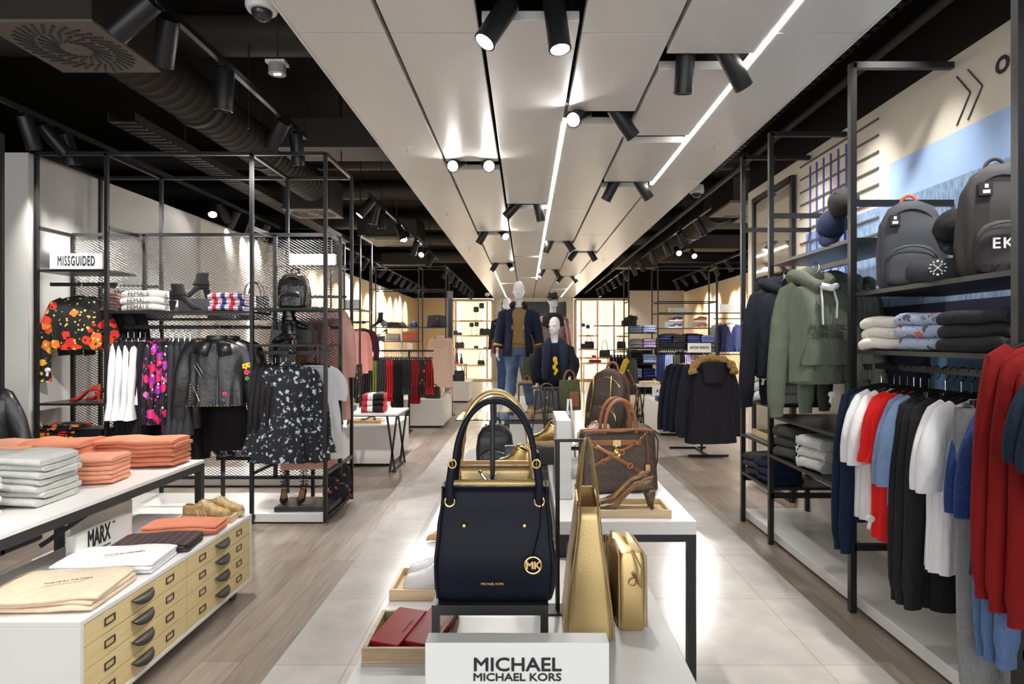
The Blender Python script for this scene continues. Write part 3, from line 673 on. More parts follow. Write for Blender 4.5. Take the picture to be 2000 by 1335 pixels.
# ---------------------------------------------------------------- shoes (toe toward -x, heel at x = L, sole on z = 0)
def shoe_rings(L, W, heel, hts, open_, sole_z=0, wd=None, n=22, pinch=1):
    rings = []; m = 22; wd = wd or [(0, .12), (.05, .42), (.15, .78), (.3, 1), (.5, .82), (.7, .7), (.88, .72), (1, .42)]
    for i in range(m+1):
        s = i/m; x = L*s; zs = sole_z + heel*sstep((s-.22)/.5); w = W/2*interp(s, wd); h = interp(s, hts); po = interp(s, open_)*PI/180
        if i == 0: h *= .35; w *= .6
        rg = []
        for j in range(n+1):
            a = po + (2*PI-2*po)*j/n
            rg.append(Vector((x, -w*sgnpow(math.sin(a), .75), zs + h/2 + h/2*sgnpow(math.cos(a), .8))))
        rings.append(rg)
    return rings
def pump(name, label, loc, rz, mat, lining, L=.23, W=.075, heel=.085, tilt=0, group=None, heel_mat=None, sc_=1):
    t = T(name, label, 'shoe', loc, rz, group); heel_mat = heel_mat or mat
    b = MB(); rg = shoe_rings(L, W, heel, [(0, .018), (.1, .028), (.27, .038), (.4, .03), (.58, .024), (.74, .034), (.88, .056), (1, .06)], [(0, 0), (.22, 0), (.3, 35), (.4, 52), (.85, 52), (1, 30)], .004, n=26,
        wd=[(0, .08), (.06, .3), (.16, .66), (.3, 1), (.5, .74), (.7, .62), (.9, .62), (1, .4)])
    b.loft(rg, (1, 0), closed=False); b.build('upper', [mat, lining], t, solid=.0028, ang=70, off=-1)
    b = MB()
    for i in range(8):
        pass
    x = L*.93; b.loft([ring(x + .012*u*u*(1) - .0, 0, lerp(.002, heel*.985, 1-u) if False else lerp(heel*.97, .0, u), lerp(.022, .0065, sstep(u*1.1)), lerp(.02, .0065, sstep(u*1.1)), 14, 1) for u in [k/6 for k in range(7)]]); b.build('heel', heel_mat, t)
    return t
def sneaker(name, label, loc, rz, mat, sole_mat, lace_mat, L=.28, W=.1, group=None, rot=None, accent=None, high=0):
    t = T(name, label, 'shoe', loc, rz, group, rot=rot)
    b = MB(); wd = [(0, .35), (.06, .62), (.15, .85), (.3, 1), (.5, .88), (.7, .76), (.88, .76), (1, .5)]
    pr = []
    for z, k in ((0, .96), (.004, 1), (.02, 1), (.028, .97)):
        rgs = []
        for j in range(40):
            a = 2*PI*j/40; s = .5 - .5*math.cos(a); w = W/2*interp(s, wd)*k*(1 if 0 < s < 1 else .0)
            x = L*(.5 + (s-.5)*(1.03*k)); y = math.copysign(w*min(1, abs(math.sin(a))*2.6), math.sin(a)) if abs(math.sin(a)) > 1e-6 else 0
            rgs.append(Vector((x, y, z + (.006*(s-.5)**2*4 if z < .01 else 0) + (.012*sstep((s-.4)/.6) if z > .01 else 0))))
        pr.append(rgs)
    b.loft(pr); b.build('sole', sole_mat, t)
    b = MB(); rg = shoe_rings(L*.97, W*.93, .012, [(0, .035), (.12, .042), (.3, .055), (.45, .075), (.6, .085+high), (.8, .07+high), (.93, .075+high), (1, .06+high)], [(0, 0), (.5, 0), (.56, 30), (.62, 50), (.9, 50), (1, 20)], .018, wd=wd)
    b.loft(rg, (1, 0), closed=False); b.wrinkle(.002, 30, 30, 1); b.build('upper', [mat, mat], t, solid=.004, ang=70)
    b = MB()
    for i in range(6):
        s = .3 + .045*i; z = .018 + .012*sstep((s-.22)/.5) + interp(s, [(.12, .042), (.3, .055), (.45, .075), (.6, .085)]) + .003; x = L*.97*s
        b.tube([(x, -W*.24, z-.010), (x+.004, -W*.12, z), (x+.006, 0, z+.003), (x+.004, W*.12, z), (x, W*.24, z-.010)], .0032, 6)
    b.tube([(L*.55, -.005, .105), (L*.52, -.03, .108), (L*.5, -.04, .09)], .0025, 5); b.tube([(L*.55, .005, .105), (L*.51, .03, .108), (L*.49, .042, .088)], .0025, 5)
    b.build('laces', lace_mat, t)
    b = MB(); b.loft([ring(L*(.42+.16*u), 0, .078+.036*u+high, .006, W*.24, 14, .9) for u in (0, .3, .7, 1)]); b.build('tongue', accent or mat, t)
    if accent:
        b = MB()
        for s in (-1, 1):
            for k in range(3): b.bar((L*(.45+.07*k), s*W*.43, .028), (L*(.52+.07*k), s*W*.38, .07), .012, .003)
        b.build('side_stripe', accent, t)
    return t
def boot(name, label, loc, rz, mat, shaft=.13, heel=.07, L=.25, group=None, buckles=None, sole_mat=None, rot=None):
    t = T(name, label, 'shoe', loc, rz, group, rot=rot)
    b = MB(); rg = shoe_rings(L, .085, heel, [(0, .02), (.1, .035), (.3, .055), (.5, .07), (.7, .08), (1, .08)], [(0, 0), (1, 0)], .006, n=22,
        wd=[(0, .1), (.06, .36), (.16, .68), (.3, 1), (.5, .8), (.7, .7), (.88, .68), (1, .5)])
    b.loft(rg, (1, 1))
    b.loft([ring(L*lerp(.72, .78, u) , 0, heel + .04 + (shaft)*u, lerp(.07, .05, sstep(u*2)), lerp(.034, .042, u), 22, .9) for u in [k/7 for k in range(8)]], (0, 0))
    b.wrinkle(.0025, 22, 22, 3); b.build('upper', [mat, ink], t, solid=.003, ang=60)
    b = MB(); b.loft([ring(L*.92 + .006*u, 0, lerp(heel+.004, 0, u), lerp(.03, .014 if heel > .05 else .026, u), lerp(.026, .014 if heel > .05 else .024, u), 14, .8) for u in (0, .4, .8, 1)]); b.build('heel', sole_mat or mat, t)
    if buckles:
        for k in range(buckles):
            z = heel+.05+.035*k; b = MB(); b.tube([(L*.75+.058*math.cos(a), .046*math.sin(a), z) for a in [2*PI*i/16 for i in range(16)]], .006, 6, closed=True, flat=.5); st = b.build('strap', mat, t)
            b = MB(); b.box(L*.75-.012, L*.75+.012, -.056, -.048, z-.012, z+.012); b.box(L*.75-.02, L*.75-.016, -.054, -.046, z-.004, z+.004); b.build('buckle', chrome, st)
    return t
# ---------------------------------------------------------------- bags
def rrect(cx, cy, z, hw, hd, n=36, e=.35): return ring(cx, cy, z, hw, hd, n, e)
def handle(b, p0, p1, h, r=.008, n=18, flat=1, bow=0, e=1.0, mi=0):
    p0 = Vector(p0); p1 = Vector(p1); pts = []
    for i in range(n+1):
        a = PI*i/n; u = .5-.5*sgnpow(math.cos(a), e); p = p0.lerp(p1, u); p.z += h*math.sin(a)**.85; p.y += bow*math.sin(a); pts.append(p)
    b.tube(pts, r, 10, mi, flat=flat, up=(0, 1, 0))
def tote_body(t, wb, wt, db, dt, H, mat, lining, bulge=.0, e=.3, name='body', thick=.004, open_=True, wr=.002):
    b = MB(); rings = []; m = 10
    rings.append(rrect(0, 0, 0.0, wb/2*.93, db/2*.9, 40, e)); rings.append(rrect(0, 0, .008, wb/2*.99, db/2*.98, 40, e))
    for i in range(m+1):
        u = i/m; k = math.sin(u*PI)*bulge; rings.append(rrect(0, 0, .02+(H-.02)*u, lerp(wb, wt, u)/2+k, lerp(db, dt, u)/2+k*.6, 40, e))
    if not open_: rings.append(rrect(0, 0, H+.004, wt/2*.9, dt/2*.8, 40, e))
    b.loft(rings, (1, 0 if open_ else 1))
    b.wrinkle(wr, 8, 8, 2); return b.build(name, [mat, lining], t, solid=thick if open_ else 0, ang=50)
def small_bag(name, label, cat, loc, rz, w, h, d, mat, hh=.12, r=.006, group=None, e=.3, trim=None):
    t = T(name, label, cat, loc, rz, group); tote_body(t, w, w*.9, d, d*.6, h, mat, mat, .004, e, open_=False)
    if hh:
        b = MB(); handle(b, (-w*.25, -d*.3, h-.01), (w*.25, -d*.3, h-.01), hh, r); b.build('handle', trim or mat, t)
        b = MB(); handle(b, (-w*.25, d*.3, h-.01), (w*.25, d*.3, h-.01), hh, r); b.build('handle', trim or mat, t)
    b = MB(); b.tube([(0, -d/2-.004, h*.72), (0, -d/2-.01, h*.72)], .009, 10); b.build('clasp', gold, t)
    return t
def backpack(name, label, loc, rz, w, H, d, mat, trim=None, group=None, rot=None, pocket=True, handle_m=None, patch=None, zipm=None, straps=True):
    trim = trim or mat; t = T(name, label, 'backpack', loc, rz, group, rot=rot)
    def shell(w, H, d, y0=0, z0=0, nm='body', m_=mat, par=t):
        b = MB(); n = 12; rings = []
        for i in range(n+1):
            u = i/n; prof = interp(u, [(0, .86), (.08, .97), (.45, 1), (.75, .93), (.92, .68), (1, .25)]); rings.append(rrect(0, y0, z0+H*u, w/2*prof, d/2*interp(u, [(0, .85), (.1, 1), (.6, .92), (.9, .62), (1, .3)]), 36, .42))
        b.loft(rings); b.wrinkle(.005, 7, 7, 4); return b.build(nm, m_, par, ang=60)
    shell(w, H, d)
    if pocket:
        pk = shell(w*.78, H*.45, d*.45, -d*.42, H*.03, 'front_pocket')
        b = MB(); b.tube([(w*.36*math.cos(a), -d*.6-.006, H*.28 + H*.17*math.sin(a)) for a in [PI*i/14 for i in range(15)]], .003, 6); b.build('zip', zipm or chrome, pk)
    b = MB(); pts = []
    for i in range(17):
        a = PI*i/16; pts.append((w*.43*math.cos(a), -d*.32, H*.52 + H*.37*math.sin(a)))
    b.tube(pts, .0045, 6); b.build('zip', zipm or trim, t)
    b = MB(); handle(b, (-.035, d*.2, H*.97), (.035, d*.2, H*.97), .05, .008, flat=.6); b.build('handle', handle_m or trim, t)
    if straps:
        for s in (-1, 1):
            b = MB(); b.tube([(s*w*.2, d*.42, H*.93), (s*w*.3, d*.62, H*.8), (s*w*.36, d*.7, H*.5), (s*w*.4, d*.6, H*.2), (s*w*.42, d*.45, H*.06)], [.02]*5, 8, flat=.3, up=(0, 1, 0)); b.build('strap', trim, t)
    if patch:
        b = MB(); b.box(-w*.32, -w*.32+.045, -d*.5-.012, -d*.5+.03, H*.7, H*.7+.055); pp = b.build('patch', ink, t, smooth=False)
        b = MB(); b.box(-w*.32+.01, -w*.32+.035, -d*.5-.014, -d*.5, H*.7+.008, H*.7+.022); b.box(-w*.32+.016, -w*.32+.029, -d*.5-.014, -d*.5, H*.7+.03, H*.7+.046); b.build('patch_mark', white_pl, pp, smooth=False)
    return t
def cap(name, label, loc, rz, mat, brim=None, rot=None, group=None, mesh_m=None, badge=None):
    t = T(name, label, 'cap', loc, rz, group, rot=rot)
    b = MB(); b.loft([ring(0, 0, .105*math.sin(u*PI/2), .088*math.cos(u*PI/2*.985), .1*math.cos(u*PI/2*.985), 24, 1) for u in [k/7 for k in range(8)]], (0, 1)); b.build('crown', mat, t, solid=.002)
    b = MB(); rg = []
    for u in (0, .5, 1):
        rg.append([Vector(((.072 - .01*u)*math.cos(a)*1.1*(1 - .1*u), -.09*abs(math.sin(a))**.8 - u*.075*math.sin(a)**.5 if math.sin(a) > 0 else -.0, .004 - .018*u - .018*abs(math.cos(a))**2)) for a in [PI*j/16 for j in range(17)]])
    b.loft(rg, (0, 0), closed=False); b.build('brim', brim or mat, t, solid=.004)
    b = MB(); b.sphere((0, 0, .106), .007, 8); b.build('button', brim or mat, t)
    return t
# ---------------------------------------------------------------- furniture
def tray(label, loc, rz, w, d, h, mat=None, group=None):
    t = T('wooden_tray', label, 'tray', loc, rz, group); m = mat or oak; k = .012
    b = MB(); b.box(-w/2, w/2, -d/2, d/2, 0, .008); b.build('base', m, t, smooth=False)
    for (x0, x1, y0, y1) in ((-w/2, w/2, -d/2, -d/2+k), (-w/2, w/2, d/2-k, d/2), (-w/2, -w/2+k, -d/2+k, d/2-k), (w/2-k, w/2, -d/2+k, d/2-k)):
        b = MB(); b.box(x0, x1, y0, y1, .008, h); b.build('side', m, t, smooth=False, bevel=.001)
    return t
def block(name, label, cat, x0, x1, y0, y1, z0, z1, mat, bevel=.004, group=None, toe=0):
    t = T(name, label, cat, ((x0+x1)/2, (y0+y1)/2, z0), 0, group) if toe else None
    if toe:
        w, d = (x1-x0)/2, (y1-y0)/2
        b = MB(); b.box(-w, w, -d, d, toe, z1-z0); b.build('top', mat, t, smooth=False, bevel=bevel)
        b = MB(); b.box(-w+.05, w-.05, -d+.05, d-.05, 0, toe); b.build('recessed_base', black_steel if toe < .06 else grey_w, t, smooth=False); return t
    b = MB(); w, d = (x1-x0)/2, (y1-y0)/2; b.box(-w, w, -d, d, 0, z1-z0)
    o = b.build(name, mat, smooth=False, bevel=bevel); o.location = ((x0+x1)/2, (y0+y1)/2, z0); return tag(o, label, cat, group)
class Rack:
    def __init__(s, label, loc, name='display_rack', st=.028, m=black_steel): s.t = T(name, label, 'rack', loc); s.o = Vector(loc); s.st = st; s.m = m
    def L(s, p): return Vector(p) - s.o
    def post(s, x, y, z0, z1, nm='post'):
        b = MB(); b.bar(s.L((x, y, z0)), s.L((x, y, z1)), s.st); return b.build(nm, s.m, s.t, smooth=False)
    def beam(s, p, q, nm='crossbar', w=None, h=None):
        b = MB(); b.bar(s.L(p), s.L(q), w or s.st, h or s.st); return b.build(nm, s.m, s.t, smooth=False)
    def shelf(s, x0, x1, y0, y1, z, th=.018, m=None):
        b = MB(); a = s.L((x0, y0, z-th)); c = s.L((x1, y1, z)); b.box(a.x, c.x, a.y, c.y, a.z, c.z); return b.build('shelf', m or s.m, s.t, smooth=False)
def mesh_panel(rack, x0, x1, y, z0, z1, cw=.04, ch=.0115, m=None):
    o = rack.o; b = MB(); nx = int((x1-x0)/cw); nz = int((z1-z0)/ch)
    for j in range(nz+1):
        z = z0 + ch*j
        for i in range(nx*2):
            xa = x0 + cw*i/2; xb = xa + cw/2; za = z + (ch*.5 if (i + j) % 2 else -ch*.5); zb = z - (za - z)
            p = Vector((xa, y, za)) - o; q = Vector((xb, y, zb)) - o
            k = len(b.v); b.v += [p+Vector((0, -.002, -.0024)), p+Vector((0, .002, .0024)), q+Vector((0, .002, .0024)), q+Vector((0, -.002, -.0024))]; b.f.append((k, k+1, k+2, k+3)); b.m.append(0)
    return b.build('wire_mesh', m or dark_steel, rack.t, smooth=False)
def sign(body, label, loc, rz, w, h, th, size, sx=1, board=None, sub=None, bold=.001, tx=0, ty=0, col=None, sp=1):
    t = T('brand_sign', label, 'sign', loc, rz)
    b = MB(); b.box(-w/2, w/2, 0, th, 0, h); b.build('board', board or sign_m, t, smooth=False, bevel=.002)
    if body: text(body, size, face((tx, -.001, h/2+ty)), col or ink, t, sx, bold=bold, sp=sp)
    if sub: text(sub[0], sub[1], face((sub[2], -.001, h/2+sub[3])), col or ink, t, 1, bold=sub[4] if len(sub) > 4 else 0)
    return t
def trestle_table(label, x0, x1, y0, y1, z, th=.05, A=True):
    cx, cy = (x0+x1)/2, (y0+y1)/2; w, d = (x1-x0)/2, (y1-y0)/2; t = T('display_table', label, 'table', (cx, cy, 0))
    b = MB(); b.box(-w, w, -d, d, z-.02, z); b.build('tabletop', white_lam, t, smooth=False, bevel=.002)
    b = MB(); b.box(-w, w, -d, -d+.03, z-th, z-.02); b.box(-w, w, d-.03, d, z-th, z-.02); b.box(-w, -w+.03, -d+.03, d-.03, z-th, z-.02); b.box(w-.03, w, -d+.03, d-.03, z-th, z-.02); b.build('frame', dark_steel, t, smooth=False)
    for sx in (-1, 1):
        for sy in (-1, 1):
            b = MB()
            if A: b.bar((sx*(w-.02), sy*(d-.05), z-th), (sx*(w-.1), sy*(d-.05), 0), .022); b.bar((sx*(w-.13), sy*(d-.05), z-th), (sx*(w-.04), sy*(d-.05), 0), .022)
            else: b.bar((sx*(w-.02), sy*(d-.02), z-th), (sx*(w-.02), sy*(d-.02), 0), .04)
            b.build('leg', dark_steel, t, smooth=False)
    if A:
        for sx in (-1, 1): b = MB(); b.bar((sx*(w-.07), -d+.05, .015), (sx*(w-.07), d-.05, .015), .022); b.build('foot_rail', dark_steel, t, smooth=False)
    return t
# ================================================================ LEFT: mesh rack
blk = cloth('cloth_black', (.014, .013, .015), .1); blk2 = cloth('cloth_charcoal', (.03, .03, .034), .1)
leather = M_('black_leather', (.014, .014, .015), .33, 0, .35, 14, coat=.25)
wht = cloth('cloth_white', s2l(236, 236, 238), .02); offw = cloth('cloth_offwhite', s2l(232, 228, 220), .03)
taupe = cloth('cloth_taupe', s2l(128, 100, 92), .1); coral = cloth('cloth_coral', s2l(212, 134, 106), .04, bump=.35); coral_l = cloth('cloth_coral_light', s2l(224, 158, 130), .04, bump=.35)
greymel = cloth('cloth_grey_melange', s2l(186, 187, 183), .05, vs=60); ltgrey = cloth('cloth_light_grey', s2l(205, 205, 205), .05, vs=60)
pinkc = cloth('cloth_dusty_pink', s2l(222, 172, 160), .06); rose = cloth('cloth_rose', s2l(206, 138, 130), .05); burg = cloth('cloth_burgundy', s2l(66, 18, 40), .1)
floral_o = pattern('floral_orange', (.006, .006, .006), [s2l(226, 60, 28), s2l(12, 10, 10), s2l(240, 178, 40), s2l(216, 44, 30), s2l(20, 16, 12), s2l(232, 120, 40)], 13, .5, second=([s2l(226, 190, 60), s2l(12, 10, 10), s2l(96, 120, 50), s2l(12, 10, 10), s2l(190, 210, 190), s2l(240, 200, 70)], 30, .28))
floral_p = pattern('floral_magenta', (.006, .005, .008), [s2l(222, 44, 140), s2l(150, 40, 160), s2l(240, 100, 180), s2l(210, 30, 90), s2l(20, 12, 20)], 15, .55, second=([s2l(244, 220, 235), s2l(20, 12, 20), s2l(20, 12, 20), s2l(160, 60, 180)], 34, .24))
floral_w = pattern('floral_white', s2l(20, 22, 30), [s2l(176, 182, 192), s2l(20, 22, 30), s2l(176, 184, 198), s2l(20, 22, 30), s2l(190, 194, 204)], 26, .36, second=([s2l(20, 22, 30), s2l(120, 128, 142), s2l(20, 22, 30)], 40, .3))
lining_b = M_('lining_tan', s2l(196, 158, 104), .6)
RL = Rack('tall black steel rack with wire mesh wall, left aisle', (-2.8, 5.37, 0)); r = RL
XP = [-3.98, -3.41, -2.23, -1.63]; Y0, Y1, ZT = 5.0, 5.75, 3.02
for x in XP: r.post(x, Y0, .02 if x in (-2.23, -1.63) else .1, ZT); r.post(x, Y1, .02, ZT); r.beam((x, Y0, ZT), (x, Y1, ZT)); r.beam((x, Y0, 2.42), (x, 5.4, 2.42)); r.beam((x, Y0, .42 if x > -2.3 else .5), (x, Y1, .42 if x > -2.3 else .5))
r.beam((XP[0], Y0, ZT), (XP[3], Y0, ZT)); r.beam((XP[0], Y1, ZT), (XP[3], Y1, ZT))
r.beam((XP[0], 5.4, 2.43), (XP[3], 5.4, 2.43), 'mesh_frame'); r.beam((XP[0], 5.4, .3), (XP[3], 5.4, .3), 'mesh_frame')
for x in (XP[0], -3.35, -2.2, XP[3]): r.beam((x, 5.4, .3), (x, 5.4, 2.43), 'mesh_frame')
mesh_panel(r, XP[0]+.01, XP[3]-.01, 5.4, .32, 2.41)
r.beam((XP[3], Y0, .06), (XP[3], Y1, .06)); r.beam((XP[2], Y0, .06), (XP[2], Y1, .06))
block('rack_plinth', 'low white plinth under the mesh rack, left aisle', 'plinth', -4.0, -1.66, 5.03, 5.72, 0, .085, white_lam, toe=.015)
block('rack_plinth', 'low white plinth beneath the grey wall behind the mesh rack', 'plinth', -4.0, -2.1, 6.3, 6.9, 0, .085, white_lam, toe=.015)
# bay 1
r.shelf(-3.98, -3.41, 5.0, 5.38, 2.08); sign('MISSGUIDED', 'white shop sign with narrow black capitals over the floral jacket', (gx(154, 5.02), 4.99, 2.081), 0, .43, .128, .03, .11, .44, sp=1.15, bold=.002, board=M_('sign_bright', (.82, .83, .84), .45))
r.beam((-3.97, 5.14, 1.97), (-3.42, 5.14, 1.97), 'rail', .03, .03)
r.shelf(-3.98, -3.41, 5.0, 5.38, .99); r.shelf(-3.98, -3.41, 5.0, 5.38, .665)
def lace(s): pass
G('jacket', floral_o, 'sheer cropped jacket embroidered with orange and yellow flowers, front of its rail', 'jacket', (gx(140, 5.02), 5.1, 1.985), .1, w=.42, L=.56, sl=.62, hem=.4, r0=.075, r1=.06, spread=.1, pleat=.006, d=.07)
for i in range(3): G('knit_shirt', [blk, blk2, blk][i], 'dark top hanging behind the orange floral jacket, %s' % ['first', 'second', 'last'][i], 'top', (-3.68+.07*i, 5.2+.055*i, 1.985), .1, 'dark tops behind the floral jacket', w=.4, L=.5, sl=.4)
def tagx(label, loc):
    t = T('security_tag', label, 'security tag', loc); b = MB(); b.lathe([(.001, -.012), (.017, -.01), (.019, 0), (.017, .01), (.001, .012)], 16, 0, (0, 0, 0), 'y'); b.tube([(0, 0, -.01), (-.008, .002, -.05)], .009, 8); o = b.build('shell', white_pl, t); return t
tagx('white security tag on the left cuff of the orange floral jacket', (gx(93, 5.0), 5.0, gz(722, 5.0))); tagx('white security tag on the hem end of the magenta and black row', (gx(232, 4.95), 4.95, gz(862, 4.95)))
tagx('white security tag on the black flared trousers', (gx(362, 4.95), 4.95, gz(862, 4.95)))
redsuede = M_('red_suede', s2l(198, 42, 34), .7)
pump('court_shoe', 'red suede court shoe, left of the pair on the dark shelf', (gx(136, 5.1), 5.10, .992), .15, redsuede, lining_b, group='red court shoes')
pump('court_shoe', 'red suede court shoe, right of the pair on the dark shelf', (gx(154, 5.1), 5.18, .992), .15, redsuede, lining_b, group='red court shoes')
stack('folded_shirt', 'folded orange floral top', 'top', 'stack under the red shoes', (gx(128, 5.15), 5.15, .667), 0, .3, .22, .045, floral_o, 3, seed=3)
stack('folded_shirt', 'folded black sequin top', 'top', 'stack right of the folded floral tops', (gx(186, 5.15), 5.15, .667), 0, .22, .22, .035, M_('sequin_black', (.02, .02, .022), .3, .3, 1, 240), 3, seed=4)
# bay 2 shelf
r.shelf(-3.41, -2.23, 5.0, 5.38, 1.742, .02)
stack('folded_shirt', 'folded taupe knitted top', 'jumper', 'stack left of the white lettered tees', (gx(222, 5.14), 5.2, 1.743), 0, .12, .24, .05, taupe, 3, seed=1)
for i, o in enumerate(stack('folded_tee', 'folded white tee with black capitals', 'tee', 'shelf stack beside the ankle boots', (gx(289, 5.1), 5.13, 1.743), 0, .36, .22, .056, offw, 3, n=1, seed=6)):
    text('FEMALE', .056, face((-.03, -.112, .028)), M_('print_grey', (.09, .09, .09), .7) if i == 0 else bpy.data.materials['print_grey'], o, .95, 'print')
block('shelf_box', 'dark grey display box between black ankle boots and plaid shirts', 'box', gx(345, 5.12), gx(405, 5.12), 5.14, 5.34, 1.743, 1.743+.11, M_('box_grey', (.06, .06, .062), .5), .003)
suede = M_('black_suede', (.012, .012, .013), .85, sheen=.2, spec=.2)
boot('ankle_boot', 'black pointed ankle boot standing on the shelf, toe to the right', (gx(394, 5.05), 5.05, 1.744), PI+.15, suede, .1, .08, .24, group='black pointed ankle boots')
boot('ankle_boot', 'black ankle boot raised on the grey box, toe to the left', (gx(352, 5.24), 5.24, 1.744+.11), .35, suede, .11, .08, .22, group='black pointed ankle boots')
plaid = stripes('plaid_red', [s2l(232, 226, 230), s2l(206, 60, 66), s2l(232, 226, 230), s2l(66, 76, 132)], 0, 7, cross=(2, [s2l(255, 255, 255), s2l(220, 160, 160), s2l(255, 255, 255), s2l(170, 176, 220)], 22))
stack('folded_shirt', 'folded red, white and blue plaid shirt', 'shirt', 'shelf stack by the black handbag', (gx(450, 5.1), 5.14, 1.743), 0, .3, .24, .048, plaid, 3, n=1, seed=9)
# behind the mesh: handbag, sign of the other side, shelf
b2 = Rack('black steel rack of the far side, seen through the wire mesh', (-2.8, 5.6, 0))
b2.shelf(-3.95, -1.7, 5.45, 5.74, 1.70); b2.beam((-3.95, 5.62, 1.62), (-1.7, 5.62, 1.62), 'rail'); b2.beam((-3.95, 5.7, 2.0), (-3.4, 5.7, 2.0))
small_bag('handbag', 'black grained handbag behind the wire mesh, right end of the long shelf', 'handbag', (gx(497, 5.58), 5.58, 1.701), 0, .3, .2, .14, leather, .14)
sign('MORGAN', 'white sign with thin capitals seen behind the wire mesh', (gx(255, 5.56), 5.56, 1.86), 0, .26, .13, .02, .075, .9, bold=0)
b2.shelf(-3.75, -3.3, 5.5, 5.7, 1.858)
small_bag('handbag', 'small dark bag behind the wire mesh above the lettered tees', 'handbag', (gx(305, 5.58), 5.6, 1.701), .2, .24, .17, .12, blk2, .04)
small_bag('handbag', 'crumpled dark bag behind the mesh beside the plaid shirts', 'handbag', (gx(430, 5.58), 5.6, 1.701), -.2, .22, .13, .12, blk2, .0)
# bay 2 rail
r.beam((-3.4, 5.2, 1.615), (-2.24, 5.2, 1.615), 'rail', .03, .03)
def row(kind, x0, x1, n, y, z, mats, label, cat, group, rz=PI/2, seed=0, jit=.03, **kw):
    out = []
    for i in range(n):
        x = lerp(x0, x1, i/max(1, n-1)); m = mats[i % len(mats)] if isinstance(mats, list) else mats
        out.append(G(kind, m, label, cat, (x, y, z), rz + R.uniform(-jit, jit), group, seed=seed + i % 2, **kw))
    return out
row('trousers', -3.36, -3.22, 4, 5.2, 1.633, blk, 'long black trousers at the left end of the rail, beside white blouses', 'trousers', 'black trousers left of the white blouses', L=1.12, w=.36, r1=.075)
for i in range(4): G('blouse', wht, 'white pleated blouse with flared sleeves, %s from left' % ['first', 'second', 'third', 'fourth'][i], 'blouse', (gx(238+12*i, 5.2), 5.2, 1.633), PI/2+.25, 'white pleated blouses on the rail', seed=i, w=.38, L=.66, sl=.56, pleat=.014, nf=13, hem=.42, bell=.035, r0=.06, d=.04)
row('trousers', gx(284, 5.2), gx(296, 5.2), 2, 5.2, 1.633, blk, 'black trousers on clips between white blouses and magenta dresses', 'trousers', 'black trousers between white and magenta', L=1.1, r1=.07)
for i in range(4): G('dress', floral_p, 'black dress with magenta and violet flowers, %s of four from left' % ['first', 'second', 'third', 'fourth'][i], 'dress', (gx(301+11*i, 5.2), 5.2, 1.633), PI/2+.3, 'magenta flowered dresses on the rail', seed=i, w=.38, L=.78 if i < 3 else 1.1, sl=.6, pleat=.008, r0=.06, r1=.05, d=.04)
for i in range(4): G('knit_shirt', blk2, 'black top with flounced cuffs, %s of four beside the leather jacket' % ['first', 'second', 'third', 'fourth'][i], 'top', (gx(338+11*i, 5.2), 5.2, 1.633), PI/2+.45, 'black flounced tops on the rail', seed=i, w=.4, L=.62, sl=.68, r0=.06, r1=.045, bell=.05, d=.04)
row('trousers', gx(330, 5.2), gx(384, 5.2), 3, 5.26, 1.633, blk, 'black trousers hanging low behind the flounced tops', 'trousers', 'black trousers behind the flounced tops', L=1.15)
def leather_extra(patch):
    def f(t):
        b = MB(); b.tube([(.03, -.075, -.2), (.035, -.085, -.4), (.03, -.082, -.66)], .005, 6); b.build('front_zip', chrome, t)
        for k, (xa, za, xb, zb) in enumerate([(-.14, -.33, -.09, -.42), (-.125, -.31, -.07, -.40), (-.15, -.5, -.1, -.62)]):
            b = MB(); b.tube([(xa, -.083, za), (xb, -.086, zb)], .004, 6); b.build('pocket_zip', chrome, t)
        for s in (-1, 1):
            b = MB(); b.add([(s*.02, -.075, -.15), (s*.13, -.068, -.155), (s*.15, -.088, -.235), (s*.05, -.092, -.26)], [(0, 1, 2, 3)]); b.build('lapel', leather, t, solid=.006)
        sm = MB().sphere((0, 0, 0), .006, 6).mesh('stud', gold)
        for p in [(-.2+.4*i/15, -.084, -.655 + .004*(i % 2)) for i in range(16)] + [(-.17+.06*(i % 2), -.084, -.48-.012*i) for i in range(14)]:
            o = bpy.data.objects.new('stud', sm); C.objects.link(o); o.parent = t; o.location = p
        for k, (x, z, c, rr) in enumerate([(.235, -.34, s2l(240, 190, 60), .026), (.265, -.33, s2l(240, 200, 70), .022), (.245, -.39, s2l(226, 60, 110), .022), (.28, -.385, s2l(226, 60, 110), .018), (.25, -.44, s2l(90, 150, 60), .018), (.09, -.56, s2l(226, 60, 110), .018), (.08, -.61, s2l(70, 100, 180), .014)]):
            b = MB()
            for q in range(5): a = 2*PI*q/5; b.sphere((x+rr*.6*math.cos(a), -.083 if x < .2 else -.045, z+rr*.6*math.sin(a)), rr*.45, 8, sc_=(1, .3, 1))
            b.build('embroidery', M_('embroidery', c, .7), t)
    return f
G('jacket', leather, 'black leather biker jacket with studs and embroidered flowers, front of the rail', 'jacket', (gx(421, 4.98), 5.0, 1.633), .12, 'leather biker jackets', seed=2, w=.46, L=.66, sl=.66, r0=.085, r1=.06, spread=.09, d=.075, hem=.44, collar=1, pleat=.004, wr=.012, extra=leather_extra(1))
G('jacket', leather, 'second black leather jacket, just behind the flower-embroidered one', 'jacket', (gx(452, 5.2), 5.17, 1.633), .5, 'leather biker jackets', seed=3, w=.46, L=.66, sl=.64, r0=.08, r1=.055, spread=.05, d=.06, hem=.44, collar=1)
r.beam((gx(423, 5), 4.94, 1.615), (gx(423, 5), 5.2, 1.615), 'hook_arm', .02, .02)
